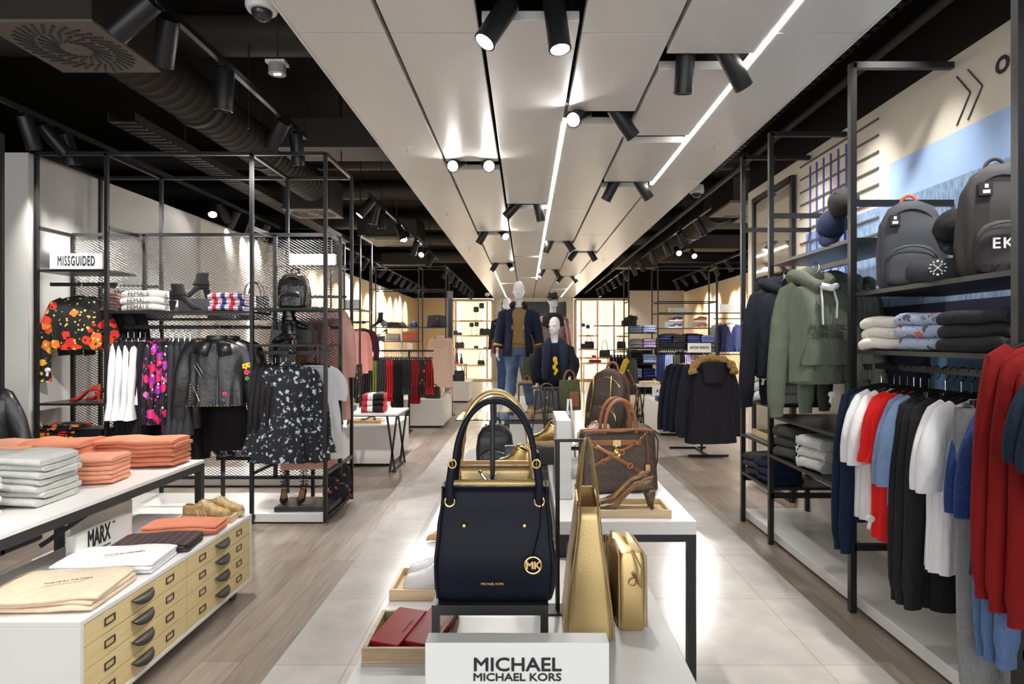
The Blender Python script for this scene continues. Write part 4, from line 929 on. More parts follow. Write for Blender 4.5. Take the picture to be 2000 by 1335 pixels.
for i in range(2): G('skirt', blk, 'black lace skirt hanging below the leather jackets, %s' % ['left', 'right'][i], 'skirt', (gx(395+45*i, 5.28), 5.3, 1.2), .1, 'black skirts below the leather jackets', L=.5, hem=.46, seed=i)
r.beam((-2.75, 5.3, 1.2), (-2.25, 5.3, 1.2), 'rail', .02, .02)
# heels on a dark shelf behind the mesh
fl = block('display_board', 'dark grey shoe board behind the mesh with black court shoes', 'board', -2.75, -1.95, 5.45, 5.72, .44, .47, blk2, .003)
for x in (-2.76, -1.94): b2.post(x, 5.6, 0, .5)
b2.beam((-2.76, 5.6, .428), (-1.94, 5.6, .428), w=.02, h=.02)
pump('court_shoe', 'black suede court shoe, left of the pair behind the wire mesh', (gx(436, 5.55), 5.56, .471), -1.9, suede, lining_b, group='black court shoes')
pump('court_shoe', 'black suede court shoe, right of the pair behind the wire mesh', (gx(462, 5.55), 5.56, .471), -1.9, suede, lining_b, group='black court shoes')
# bay 3
r.shelf(-2.23, -1.63, 5.0, 5.38, 1.768, .018); r.shelf(-2.23, -1.63, 5.0, 5.38, 1.47, .018)
croc = M_('black_croc', (.013, .013, .014), .22, 0, 1, 28, coat=.5)
backpack('backpack', 'small black crocodile-look backpack on the top shelf of the mesh rack', (gx(573, 5.15), 5.16, 1.769), 0, .25, .30, .14, croc, zipm=gold)
block('shelf_box', 'dark grey box carrying a buckled boot, right bay of the mesh rack', 'box', gx(530, 5.2), gx(610, 5.2), 5.18, 5.34, 1.471, 1.471+.12, bpy.data.materials['box_grey'], .003)
patent = M_('patent_black', (.012, .012, .012), .18, coat=.4)
boot('ankle_boot', 'black buckled flat boot on the grey box, toe to the right', (gx(600, 5.22), 5.25, 1.592), PI, patent, .1, .03, .22, buckles=3, group='black buckled boots')
boot('ankle_boot', 'shiny black buckled boot lying before the grey box', (gx(533, 5.1), 5.08, 1.472), -.3, patent, .09, .03, .22, buckles=3, group='black buckled boots')
r.beam((-2.23, 5.1, 1.40), (-1.63, 5.1, 1.40), 'rail', .03, .03)
G('dress', floral_w, 'navy chiffon dress with small white roses, front of the right bay', 'dress', (gx(564, 4.98), 5.0, 1.42), .1, seed=5, w=.42, L=.9, sl=.62, r0=.075, r1=.055, bell=.05, spread=.09, d=.07, hem=.62, waist=.5, pleat=.013, nf=11, collar=1)
r.beam((gx(566, 5), 4.94, 1.40), (gx(566, 5), 5.1, 1.40), 'hook_arm', .02, .02)
G('dress', wht, 'sheer white dress directly behind the navy rose dress', 'dress', (gx(606, 5.14), 5.2, 1.42), .3, seed=6, w=.42, L=.92, sl=.22, hem=.5, pleat=.012, d=.05)
G('dress', pinkc, 'pale pink slip dress just showing below the white dress', 'dress', (gx(600, 5.25), 5.3, 1.42), .2, seed=7, w=.4, L=1.02, sl=0, hem=.46, d=.05)
for i in range(5): G('knit_shirt', blk, 'black top at the left side of the right bay rail', 'top', (-2.2+.045*i, 5.18, 1.42), PI/2, 'black tops left of the rose dress', seed=0, w=.4, L=.55, sl=.4, d=.03)
block('shoe_plinth', 'low dark plinth with strappy black heels, foot of the mesh rack', 'plinth', gx(512, 4.85), gx(625, 4.85), 5.08, 5.42, .085, .125, M_('plinth_dark', (.04, .04, .042), .4), .002)
def strappy(label, loc, rz):
    t = pump('strappy_heel', label, loc, rz, suede, lining_b, L=.22, W=.07, heel=.09, group='strappy black heels')
    for k in range(5): b = MB(); b.torus((.185-.004*k, 0, .13+.03*k), .032+.001*k, .0035, Matrix.Rotation(PI/2, 3, 'X'), 18, 6); b.build('ankle_strap', suede, t)
    b = MB(); b.tube([(.155, 0, .12), (.15, 0, .26)], .004, 6); b.build('lace', suede, t)
strappy('strappy black heel, left of the pair on the low dark plinth', (gx(560, 5.2), 5.13, .126), 1.9); strappy('strappy black heel, right of the pair on the low dark plinth', (gx(590, 5.2), 5.13, .126), 1.7)
# things beyond the rack end, right of it
r.beam((-2.2, 5.62, 1.9), (-1.64, 5.62, 1.9), 'rail', .025, .025)
G('coat', pinkc, 'dusty pink long coat hanging at the far side of the mesh rack', 'coat', (gx(650, 5.95), 5.66, 1.92), .35, seed=8, w=.42, L=1.15, sl=.55, r0=.08, r1=.06, spread=.05, d=.08, hem=.5)
G('dress', cloth('cloth_mauve', s2l(170, 118, 108), .08), 'mauve knitted dress under the pink coat behind the mesh', 'dress', (gx(622, 5.7), 5.62, 1.92), .3, seed=9, w=.42, L=1.3, sl=.0, d=.06, hem=.46)
G('knit_shirt', offw, 'cream patterned top behind the mesh above the rose dress', 'top', (gx(596, 5.65), 5.6, 1.92), .2, seed=10, w=.44, L=.7, sl=.4, d=.06)
sign('', 'blank white sign board on top of the far side of the mesh rack', (gx(618, 5.7), 5.6, 2.18), 0, .42, .11, .04, .05); b2.shelf(-2.2, -1.65, 5.5, 5.74, 2.178)
backpack('backpack', 'dark flowered rucksack on the floor at the end of the mesh rack', (gx(664, 5.6), 5.52, .086), .4, .24, .34, .14, pattern('dark_floral', (.012, .012, .02), [s2l(200, 90, 70), s2l(20, 20, 30), s2l(60, 80, 110), s2l(20, 20, 30)], 20, .3))
# grey wall column edge and a dark jacket cut by the frame
jr = Rack('black floor rail cut by the left edge of the picture', (-3.85, 4.3, 0)); jr.post(gx(2, 4.3), 4.3, 0, 2.95); jr.beam((gx(2, 4.3), 4.3, 1.32), (-4.5, 4.3, 1.32), 'rail'); jr.beam((gx(2, 4.3), 3.95, .02), (gx(2, 4.3), 4.65, .02), 'foot')
G('jacket', leather, 'black leather jacket cut off by the left edge of the picture', 'jacket', (gx(2, 4.2)-.28, 4.3, 1.30), .1, seed=4, w=.5, L=.8, sl=.6, spread=.12, r0=.08, r1=.06, d=.08)
# ================================================================ table and plan chest, left foreground
trestle = trestle_table('long white table on dark steel frame piled with coral and grey trousers', -2.95, -2.03, 1.4, 3.88, .75, .062, A=False)
for yy in (.3, -.75):
    b = MB(); b.bar((.42, yy, .69), (.17, yy, .52), .02); b.build('brace', dark_steel, trestle, smooth=False)
t = T('plan_chest', 'low white plan chest with birch drawers and cup handles', 'cabinet', (-1.97, 2.955, 0))
b = MB(); b.box(-.34, .338, -.705, .705, .08, .10); b.box(-.34, .338, -.705, .705, .45, .47); b.box(-.34, .338, -.705, -.685, .10, .45); b.box(-.34, .338, .685, .705, .10, .45); b.box(-.34, -.32, -.685, .685, .10, .45); b.box(-.32, .31, -.01, .01, .10, .45); b.build('carcass', white_lam, t, smooth=False, bevel=.002)
bronze = M_('bronze_handle', (.09, .085, .08), .38, .8)
for row_ in range(4):
    z0 = .102 + .087*row_
    for cb in range(2):
        y0, y1 = ((-.683, .004), (.008, .683))[cb]
        b = MB(); b.box(.318, .336, y0, y1, z0, z0+.084); dr = b.build('drawer', oak_yel, t, smooth=False, bevel=.001)
        L_ = y1-y0; yc = (y0+y1)/2 + (0 if cb == 0 else .0)
        b = MB(); rg = []
        for i in range(13):
            u = -1+2*i/12; q = math.sqrt(max(0, 1-u*u)); rg.append([Vector((.337+.03*q*math.sin(a), yc+.075*u, z0+.062-.034*q*(1-math.cos(a))*1.0)) for a in [PI/2*j/5 for j in range(6)]])
        b.loft(rg, (0, 0), closed=False); b.build('cup_handle', bronze, dr, solid=.002)
        for ys in (y0+.14, y1-.14):
            b = MB()
            for (a0, a1, c0, c1) in ((-.03, .03, .0, .004), (-.03, .03, .026, .030), (-.03, -.026, .004, .026), (.026, .03, .004, .026)): b.box(.336, .340, ys+a0, ys+a1, z0+.03+c0, z0+.03+c1)
            b.build('label_frame', bronze, dr, smooth=False)
for sx in (-.27, .27):
    for sy in (-.6, .6):
        b = MB(); b.tube([(sx-.012, sy, .035), (sx-.004, sy, .035)], .035, 18); b.tube([(sx+.004, sy, .035), (sx+.012, sy, .035)], .035, 18); b.box(sx-.02, sx+.02, sy-.02, sy+.02, .05, .08); b.build('castor', bronze, t)
sg = sign('MARX', 'white slanted block sign reading in bold black capitals on the plan chest', (-2.07, 3.03, .471), PI/2, .40, .125, .05, .115, .5, bold=.004, ty=.02, tx=-.05, sub=('CLOTHES FOR THE PEOPLE', .0135, -.05, -.04))
text('™', .025, face((.055, -.001, .115)), ink, sg)
white2 = M_('sign_white2', s2l(214, 212, 205), .5)
block('sign_block', 'pale grey block sign behind the slanted white one, under the table', 'sign', -2.3, -2.24, 3.1, 3.5, .471, .6, white2)
# chest top
def on_chest(px, py): # point on the chest top
    Y = 1.03*1200/(py-665); return gx(px, Y), Y
beige = cloth('cloth_beige', s2l(222, 202, 176), .04); charc = stripes('plaid_charcoal', [s2l(52, 48, 50), s2l(60, 56, 58), s2l(54, 50, 52), s2l(104, 70, 66)], 0, 24, cross=(1, [(1, 1, 1), (.9, .9, .9), (1, 1, 1), (1.2, 1, 1)], 24))
def printed(os_, y=-.0):
    o = os_[-1]; z = max(v.co.z for v in o.data.vertices)
    text('TAKE ME ON THE MOON', .014, Matrix.Translation((.04, .0, z+.002)) @ Matrix.Rotation(.3, 4, 'Z'), bpy.data.materials['print_grey'], o, 1, 'print')
printed(stack('folded_tee', 'folded beige tee', 'tee', 'stack at the near end of the plan chest', (-1.88, 2.47, .471), .12, .44, .32, .016, beige, 3, 1, .005, seed=11))
printed(stack('folded_tee', 'folded white tee with a small print', 'tee', 'stack second on the plan chest', (-1.87, 2.80, .471), .1, .42, .27, .016, wht, 3, 1, .004, seed=12))
stack('folded_trousers', 'folded charcoal checked trousers', 'trousers', 'stack before the bold-lettered sign', (-1.83, 3.06, .471), .12, .36, .2, .014, charc, 3, 1, .004, seed=13)

stack('folded_shirt', 'folded coral top', 'top', 'stack beside the tan shoe tray', (-1.84, 3.31, .471), .12, .38, .17, .016, coral, 3, 1, .005, seed=14)
tray('pale wood tray with tan trainers on the far end of the plan chest', (-1.82, 3.555, .471), .1, .3, .2, .035)
tanm = M_('tan_suede', s2l(182, 154, 104), .75, 0, .3, 60, var=.25, vscale=40); tansole = M_('tan_sole', s2l(206, 190, 158), .6)
sneaker('trainer', 'tan suede trainer, front one in the tray on the plan chest', (-1.955+.27, 3.51, .48), PI+.12, tanm, tansole, tansole, .26, .095, 'tan trainers', accent=tansole)
sneaker('trainer', 'tan suede trainer, rear one in the tray on the plan chest', (-1.93+.28, 3.60, .48), PI+.1, tanm, tansole, tansole, .26, .095, 'tan trainers', accent=tansole)
# table top piles
Z = .751
def bow(name, label, loc, mat, s=1):
    t = T(name, label, 'ribbon', loc); b = MB()
    for sx in (-1, 1):
        b.tube([(0, 0, 0), (sx*.03*s, -.01, .02*s), (sx*.055*s, -.012, .006*s), (sx*.03*s, -.008, -.012*s), (0, 0, 0)], .008*s, 6, flat=.35); b.tube([(0, 0, 0), (sx*.02*s, -.02, -.03*s), (sx*.028*s, -.03, -.07*s)], .009*s, 6, flat=.3)
    b.build('loops', mat, t); b = MB(); b.sphere((0, -.004, 0), .012*s, 8); b.build('knot', mat, t); return t
stack('folded_trousers', 'folded coral trousers', 'trousers', 'ribboned stack, far left of the table', (-2.93, 3.42, Z), .5, .34, .34, .042, coral_l, 4, 2, .01, .012, seed=21)
bow('satin_ribbon', 'coral satin bow hanging before the far left coral stack', (-2.93, 3.20, Z+.1), M_('satin_coral', s2l(236, 128, 100), .35), 1.4)
stack('folded_trousers', 'folded coral trousers', 'trousers', 'long stack at the far end of the table', (-2.34, 3.71, Z), .05, .52, .22, .026, coral, 6, 1, .008, .008, seed=22)
stack('folded_trousers', 'folded coral trousers with tie belt', 'trousers', 'stack behind the small coral stack', (-2.68, 3.56, Z), .1, .34, .28, .032, coral, 5, 1, .012, .012, seed=23)
bow('satin_ribbon', 'coral satin bow on the front of the middle coral stack', (-2.66, 3.41, Z+.13), bpy.data.materials['satin_coral'], 1.2)
stack('folded_shorts', 'folded light coral shorts', 'shorts', 'small square stack by the table edge', (-2.28, 3.27, Z), .1, .24, .2, .023, coral_l, 6, 1, .005, .005, seed=24)
stack('folded_trousers', 'folded grey melange jogging trousers', 'trousers', 'wide stack in the middle of the table', (-2.42, 2.88, Z), .08, .46, .3, .03, greymel, 7, 1, .01, .012, seed=25)
stack('folded_trousers', 'folded light grey jogging trousers', 'trousers', 'stack at the left edge of the picture', (-2.42, 2.48, Z), .1, .36, .3, .028, ltgrey, 6, 1, .008, .01, seed=26)
# black shoes under the table end
block('shoe_plinth', 'low dark plinth with black shoes behind the plan chest', 'plinth', gx(315, 4.35), gx(430, 4.35), 4.2, 4.6, 0, .04, bpy.data.materials['plinth_dark'], .002)
blockp = block('low_plinth', 'low white plinth on the floor beyond the plan chest', 'plinth', -3.3, -2.75, 4.1, 4.6, 0, .04, white_lam, .003)
for i in range(2): boot('ankle_boot', 'squat black ankle boot with brown sole, %s of the pair on the low plinth' % ['left', 'right'][i], (gx(352+30*i, 4.4), 4.3, .041), 1.4, suede, .05, .025, .2, 'squat black boots', sole_mat=M_('brown_sole', s2l(74, 44, 28), .6))
# ================================================================ CENTRE: accessories island
navyL = M_('navy_saffiano', s2l(15, 19, 32), .48, 0, .3, 320, spec=.18); navyL2 = M_('navy_edge', s2l(12, 14, 24), .4)
goldL = M_('gold_leather', (.60, .44, .20), .34, .75, .35, 260); goldD = M_('gold_leather_dark', (.42, .30, .15), .4, .6)
tanL = M_('luggage_tan', s2l(150, 96, 60), .45, 0, .2, 60, coat=.1)
redL = M_('red_leather', s2l(140, 18, 22), .4, 0, .25, 200, coat=.2); blkL = M_('black_grain', (.013, .013, .015), .42, 0, .3, 200, coat=.15)
def monogram():
    m, nt, b = NT('brown_monogram'); L = nt.links; tc = nd(nt, 'ShaderNodeTexCoord'); mp = nd(nt, 'ShaderNodeMapping'); mp.inputs['Scale'].default_value = (150, 150, 95); L.new(tc.outputs['Object'], mp.inputs[0])
    w = nd(nt, 'ShaderNodeTexVoronoi', i_Scale=1.0, feature='DISTANCE_TO_EDGE'); w.inputs['Randomness'].default_value = .55; L.new(mp.outputs[0], w.inputs['Vector'])
    cr = nd(nt, 'ShaderNodeValToRGB'); cr.color_ramp.elements[0].position = .05; cr.color_ramp.elements[1].position = .16
    cr.color_ramp.elements[0].color = c4(s2l(92, 74, 62)); cr.color_ramp.elements[1].color = c4(s2l(58, 44, 38)); L.new(w.outputs[0], cr.inputs[0]); L.new(cr.outputs[0], b.inputs['Base Color']); b.inputs['Roughness'].default_value = .5; return m
mono = monogram()
ZP = .6
t = T('display_bench', 'low white display bench in the middle aisle carrying the bags', 'bench', (-.01, 3.15, 0))
b = MB(); b.box(-.463, .46, -1.95, 1.95, .54, .6); b.build('bench_top', white_lam, t, smooth=False, bevel=.003)
b = MB(); b.box(-.42, .42, -1.9, 1.9, .0, .54); b.build('bench_base', white_lam, t, smooth=False)
# tall table on the right
t = T('display_table', 'white display table on black square legs, right of the navy bag', 'table', (.42, 3.4, 0))
b = MB(); b.box(-.29, .288, -.85, .85, .695, .75); b.build('tabletop', white_lam, t, smooth=False, bevel=.002)
b = MB(); b.box(-.29, .288, -.85, -.82, .665, .695); b.box(-.29, .288, .82, .85, .665, .695); b.box(-.29, -.26, -.82, .82, .665, .695); b.box(.258, .288, -.82, .82, .665, .695); b.build('frame', black_steel, t, smooth=False)
for sy in (-1, 1): b = MB(); b.bar((.27, sy*.832, 0), (.27, sy*.832, .665), .036); b.build('leg', black_steel, t, smooth=False)
for sy in (-1, 1): b = MB(); b.bar((-.27, sy*.832, .601), (-.27, sy*.832, .665), .036); b.build('leg', black_steel, t, smooth=False)
# riser under the navy bag
def riser(label, x0, x1, y0, y1, z0, z1, th=.02, glass=False, name='riser_stand'):
    t = T(name, label, 'riser', ((x0+x1)/2, (y0+y1)/2, z0)); w, d, h = (x1-x0)/2, (y1-y0)/2, z1-z0
    b = MB()
    if not glass: b.box(-w, w, -d, d, h-.006, h)
    for (a0, a1, c0, c1) in ((-w, w, -d, -d+th), (-w, w, d-th, d), (-w, -w+th, -d+th, d-th), (w-th, w, -d+th, d-th)): b.box(a0, a1, c0, c1, h-th-.006, h-.006)
    b.build('frame', dark_steel, t, smooth=False)
    if glass: b = MB(); b.box(-w, w, -d, d, h-.006, h); b.build('glass_top', glass_m, t, smooth=False)
    for sx in (-1, 1):
        for sy in (-1, 1): b = MB(); b.bar((sx*(w-th/2), sy*(d-th/2), 0), (sx*(w-th/2), sy*(d-th/2), h-th-.006), th); b.build('leg', dark_steel, t, smooth=False)
    return t
riser('dark steel riser under the navy and gold shoulder bags', gx(843, 1.58), gx(1071, 1.58), 1.58, 2.08, .601, .82)
def charm(t, x, y, z0, z1, mat, r=.021):
    b = MB(); b.tube([(x+.022, y, z0), (x+.018, y-.008, (z0+z1)/2+.02), (x+.002, y-.004, z1+.03), (x, y-.004, z1+r)], .005, 8, flat=.4); ch = b.build('charm_strap', mat, t)
    b = MB(); b.torus((x, y-.006, z1), r, .0028, None, 32, 8); cd = b.build('charm_ring', gold, t)
    text('MK', .026, face((x, y-.008, z1)), gold, cd, 1.0, 'monogram', .0015, bold=.0012)
def shoulder_bag(label, loc, mat, edge, front=True):
    t = T('shoulder_bag', label, 'handbag', loc); W, H, D = .322, .293, .15
    b = MB(); rings = []; m = 14
    for i in range(m+1):
        u = i/m; w = W/2*interp(u, [(0, .955), (.06, .99), (.3, 1), (.62, .95), (.85, .895), (1, .885)]); d = D/2*interp(u, [(0, .9), (.3, 1), (.8, .72), (1, .62)])
        rings.append(rrect(0, 0, .012 + (H-.012)*u, w, d, 48, .22))
    rings.insert(0, rrect(0, 0, 0, W/2*.93, D/2*.8, 48, .22)); b.loft(rings, (1, 0)); b.wrinkle(.0015, 9, 9, 5); b.build('body', [mat, goldL if front else lining_b], t, solid=.005, ang=60)
    for sx in (-1, 1):   # piping down the front corners
        b = MB(); b.tube([(sx*W/2*interp(u, [(0, .95), (.3, .985), (.62, .93), (1, .87)])*.965, -D/2*interp(u, [(0, .9), (.3, 1), (.8, .72), (1, .62)])-.001, .012+(H-.012)*u) for u in [k/14 for k in range(15)]], .0028, 6); b.build('piping', edge, t)
    b = MB(); b.tube([(x, -.047, H+.001) for x in (-.14, -.07, 0, .07, .14)], .0035, 6); b.build('rim', edge, t)
    hx = .117
    for s, yy in ((-1, -.05), (1, .05)):
        for sx in (-1, 1):
            M = Matrix.Rotation(-s*.08, 3, 'X'); b = MB(); b.torus((sx*hx, s*.056, H-.035), .0125, .003, M, 24, 8); b.build('eyelet', gold, t)
        b = MB(); pts = [(-hx, s*.06, H-.035), (-hx-.002, s*.064, H-.01), (-hx+.004, s*.062, H+.04)]
        for i in range(27): a = PI*i/26; pts.append((-(hx-.012)*math.cos(a)*(1-.12*math.sin(a)), s*.05*(1-.5*math.sin(a)), H+.06+.165*abs(math.sin(a))**.8))
        pts += [(hx-.004, s*.062, H+.04), (hx+.002, s*.064, H-.01), (hx, s*.06, H-.035)]
        b.tube(pts, .0072, 12, flat=.75, up=(0, 1, 0)); hd = b.build('handle', mat, t)
        for sx in (-1, 1):
            b = MB(); b.tube([(sx*(hx-.002), s*.063, H-.03), (sx*(hx-.0), s*.065, H+.01), (sx*(hx-.008), s*.062, H+.07)], .0105, 10, flat=.5, up=(0, 1, 0)); b.build('handle_tab', mat, hd)
            b = MB(); b.torus((sx*(hx-.008), s*.066, H+.066), .011, .0022, None, 14, 6, sx=.9); b.tube([(sx*(hx-.008), s*.068, H+.058), (sx*(hx-.008), s*.07, H+.076)], .0018, 6); b.build('buckle', gold, hd)
    return t
t = shoulder_bag('navy leather shoulder bag with two tall handles and round gold monogram charm', (gx(968, 1.66), 1.66, .822), navyL, navyL2)
for x in (-.078, .078):
    b = MB(); b.lathe([(.004, -.002), (.0055, 0), (.004, .003), (.001, .0035)], 12, 0, (x, -.071, .2), 'y'); b.build('stud', gold, t)
charm(t, gx(1041, 1.57)-gx(968, 1.66), -.082, .265, gz(1104, 1.57)-.822, navyL)
text('MICHAEL KORS', .0085, face((-.005, -.0775, .052)), gold, t, 1, 'lettering', .0006, bold=.0002)
shoulder_bag('metallic gold shoulder bag standing right behind the navy bag', (gx(968, 1.95), 1.93, .822), goldL, goldD, False)
# pole of the bag stand
def tstand(label, x, y, z0, z1, arms, bw=.1):
    t = T('bag_stand', label, 'stand', (x, y, z0)); b = MB(); b.box(-bw/2, bw/2, -bw/2, bw/2, 0, .006); b.build('foot', dark_steel, t, smooth=False)
    b = MB(); b.tube([(0, 0, .006), (0, 0, z1-z0)], .0075, 12); b.build('pole', dark_steel, t)
    for (xa, xb, z) in arms: b = MB(); b.tube([(xa, 0, z-z0), (xb, 0, z-z0)], .006, 10); b.build('arm', dark_steel, t)
    return t
s_ = tstand('slim dark pole with clamp between the navy and gold bags', gx(962, 1.795), 1.795, .822, 1.335, [(-.02, .02, 1.325)], .05)
b = MB(); b.tube([(0, 0, .235), (0, 0, .29)], .012, 12); b.tube([(-.02, -.012, .275), (-.035, -.012, .295)], .004); b.sphere((-.036, -.012, .297), .007, 8); b.build('clamp', chrome, s_)
# shop sign
t = sign('MICHAEL', 'large white block sign with black capitals at the front of the bench', (gx(1010, 1.4), 1.4, .601), 0, .42, .211, .05, .043, 1.15, sub=('MICHAEL KORS', .0245, 0, .027, .0005), bold=.0008, ty=.055)
for c in t.children:
    if c.name.startswith('lettering'): xs = [v.co.x for v in c.data.vertices]; c.scale = (.2/(max(xs)-min(xs)), 1, 1)
# trays on the left of the bench
tray('dark oak tray with two red wallets, left front of the bench', (gx(803, 1.8), 1.84, .601), 0, .245, .25, .04, oak_dk)
def wallet(label, loc, rot):
    t = T('wallet', label, 'wallet', loc, rot=rot, group='red zip wallets'); b = MB()
    for z in (0, .013): b.loft([rrect(0, 0, z+q, .088*k, .048*k, 32, .13) for q, k in ((0, .97), (.002, 1), (.009, 1), (.011, .97))])
    b.build('leather_shell', redL, t, ang=30); b = MB(); b.loft([rrect(0, 0, q, .085, .046, 32, .13) for q in (.01, .014)]); b.build('zip', gold, t)
    text('MICHAEL KORS', .008, Matrix.Translation((0, -.03, .0245)), gold, t, 1, 'lettering', .0005); return t
wallet('red zip wallet leaning in the oak tray, left one', (gx(776, 1.8), 1.83, .632), (.0, -.16, 1.25)); wallet('red zip wallet in the oak tray, right one partly behind the bag', (gx(842, 1.8), 1.83, .632), (.0, -.16, 1.25))
tray('pale wood tray with white trainers, left of the navy bag', (gx(835, 2.25)+.02, 2.24, .601), 0, .27, .22, .035)
white_sh = M_('white_canvas', s2l(232, 230, 232), .6); white_so = M_('white_rubber', s2l(240, 238, 236), .45)
sneaker('trainer', 'white trainer in the pale tray, nearer one of the pair', (gx(790, 2.2), 2.19, .61), 0, white_sh, white_so, white_so, .26, .09, 'white trainers in the tray'); sneaker('trainer', 'white trainer in the pale tray, farther one of the pair', (gx(798, 2.3), 2.29, .61), .05, white_sh, white_so, white_so, .26, .09, 'white trainers in the tray')
shoe_o = pump('court_shoe', 'tan ballet flat half hidden behind the navy bag', (gx(832, 2.75), 2.75, .601), .4, lining_b, lining_b, heel=.01)
# gold side-on tote hanging from the small bar
t = T('tote_bag', 'metallic gold tote seen side-on right of the navy bag', 'handbag', (gx(1146, 1.98), 1.98, .601), 1.52)
tote_body(t, .31, .27, .16, .065, .4, goldL, lining_b, .004, .28)
for sx in (-1, 1): b = MB(); b.tube([(sx*.155*interp(u, [(0, 1), (1, .87)]), -.08*interp(u, [(0, 1), (1, .42)])*.9, .01+.39*u) for u in [k/8 for k in range(9)]], .0026, 6); b.build('piping', goldD, t)
for sx in (-1, 1): b = MB(); b.tube([(sx*.155*interp(u, [(0, 1), (1, .87)]), .08*interp(u, [(0, 1), (1, .42)])*.9, .01+.39*u) for u in [k/8 for k in range(9)]], .0026, 6); b.build('piping', goldD, t)
for s in (-1, 1):
    b = MB(); b.tube([(-.115, s*.03, .37), (-.112, s*.027, .44), (-.04, s*.012, .56), (-.02, s*.004, .585), (0.02, s*.012, .56), (.1, s*.027, .44), (.112, s*.03, .37)], .0095, 10, flat=.5, up=(0, 1, 0)); hd = b.build('strap', goldL, t)
    for sx in (-1, 1): b = MB(); b.torus((sx*.114, s*.033, .4), .011, .0024, None, 14, 6); b.build('buckle', gold, hd)
b = MB(); b.torus((.0, -.078, .27), .018, .003, None, 20, 6); b.build('logo_ring', gold, t)
tstand('thin dark T-shaped stand holding the gold tote straps', gx(1089, 2.05), 2.05, .601, 1.17, [(-.01, .105, 1.168)], .08)
t = T('crossbody_bag', 'boxy gold crossbody bag right of the gold tote', 'handbag', (gx(1221, 2.02), 2.02, .601), 1.62)
b = MB(); b.loft([rrect(0, 0, z, w, .045*k, 40, .3) for z, w, k in ((0, .112, .9), (.008, .116, 1), (.12, .114, 1.02), (.215, .108, .98), (.236, .102, .85), (.244, .09, .6))]); b.build('body', goldL, t)
for y in (-.043, .043): b = MB(); b.tube([(.114, y, .01), (.112, y, .13), (.105, y, .23), (0, y*.8, .245), (-.105, y, .23), (-.112, y, .13), (-.114, y, .01)], .003, 6); b.build('piping', goldD, t)
b = MB(); b.tube([(-.1, 0, .2), (-.08, 0, .235), (0, 0, .249), (.08, 0, .235), (.1, 0, .2)], .004, 6); b.build('zip', gold, t)
b = MB(); b.tube([(-.1, .0, .245), (-.135, -.02, .2), (-.13, -.02, .14), (-.12, 0, .18)], .006, 8, flat=.5); b.build('folded_strap', goldL, t)
b = MB(); b.torus((-.118, 0, .15), .012, .0026, Matrix.Rotation(PI/2, 3, 'Z'), 14, 6); b.build('ring', gold, t)
# pumps in tray on the right table
tray('pale wood tray with snakeskin court shoes on the right table', (gx(1232, 2.68), 2.70, .751), 0, .32, .2, .032)
snake = pattern('snakeskin', s2l(84, 66, 54), [s2l(170, 144, 112), s2l(120, 98, 80), s2l(150, 124, 94), s2l(96, 76, 64)], 150, .45, .28, metal=.35)
pump('court_shoe', 'metallic snakeskin court shoe, nearer one in the tray', (gx(1160, 2.64), 2.65, .76), -.06, snake, lining_b, L=.26, heel=.1, group='snakeskin court shoes'); pump('court_shoe', 'metallic snakeskin court shoe, farther one in the tray', (gx(1158, 2.72), 2.74, .76), 0.02, snake, lining_b, L=.26, heel=.1, group='snakeskin court shoes')
# brown satchel
t = T('satchel', 'large brown monogram satchel with crossed tan straps and padlock', 'handbag', (gx(1206, 3.08), 3.10, .751), .12)
tote_body(t, .385, .37, .17, .1, .30, mono, tanL, .0, .22)
b = MB(); b.box(-.17, .10, -.085, -.077, .235, .262); b.build('front_band', tanL, t, smooth=False, bevel=.002)
b = MB(); b.tube([(-.185, -.058, .303), (-.08, -.058, .305), (.0, -.058, .302), (.08, -.058, .31), (.17, -.058, .303)], .007, 8); b.build('rim_binding', tanL, t)
for y in (-.05, .05): b = MB(); handle(b, (-.075, y, .29), (.085, y, .29), .165, .0095, e=.95); b.build('handle', tanL, t)
def strap(p, q): b = MB(); b.bar(p, q, .004, .02, up=(0, 0, 1)); return b
for p, q in (((-.16, -.09, .13), (.06, -.09, .235)), ((-.13, -.095, .235), (.105, -.095, .1))):
    P, Q = Vector(p), Vector(q); d = (Q-P).normalized(); n_ = Vector((0, 1, 0)).cross(d)*.0095; b = MB(); b.add([P-n_, Q-n_, Q+n_, P+n_], [(0, 1, 2, 3)]); st = b.build('cross_strap', tanL, t, solid=.004, off=0)
    for u in (.3, .72): c = P.lerp(Q, u); b = MB(); b.torus(c+Vector((0, -.004, 0)), .014, .002, Matrix.Rotation(-math.atan2(d.z, d.x), 3, 'Y'), 16, 6, sx=.8); b.build('buckle', gold, st)
for (x0, z0, x1, z1) in ((.065, .24, .125, .3), (-.165, .25, -.125, .225)):
    b = MB()
    for k in range(7): u = k/6; b.torus((lerp(x0, x1, u), -.092, lerp(z0, z1, u)), .0065, .0018, Matrix.Rotation(.6 + (k % 2)*.9, 3, 'Z'), 12, 5)
    b.build('chain', gold, t)
b = MB(); b.box(-.045, -.002, -.089, -.085, .232, .264); lk = b.build('lock_plate', gold, t, smooth=False, bevel=.002)
b = MB(); b.tube([(-.024 + .015*math.cos(a), -.095, .212 + .001 + .0) if False else (-.024+.015*math.cos(a)*.98, -.095, .2+.017*math.sin(a)) for a in [2*PI*k/18 for k in range(18)]], .006, 8, closed=True); b.sphere((-.024, -.095, .2), .013, 12, sc_=(1, .45, 1.1)); b.torus((-.024, -.095, .226), .008, .002, None, 12, 5); b.build('padlock', gold, lk)
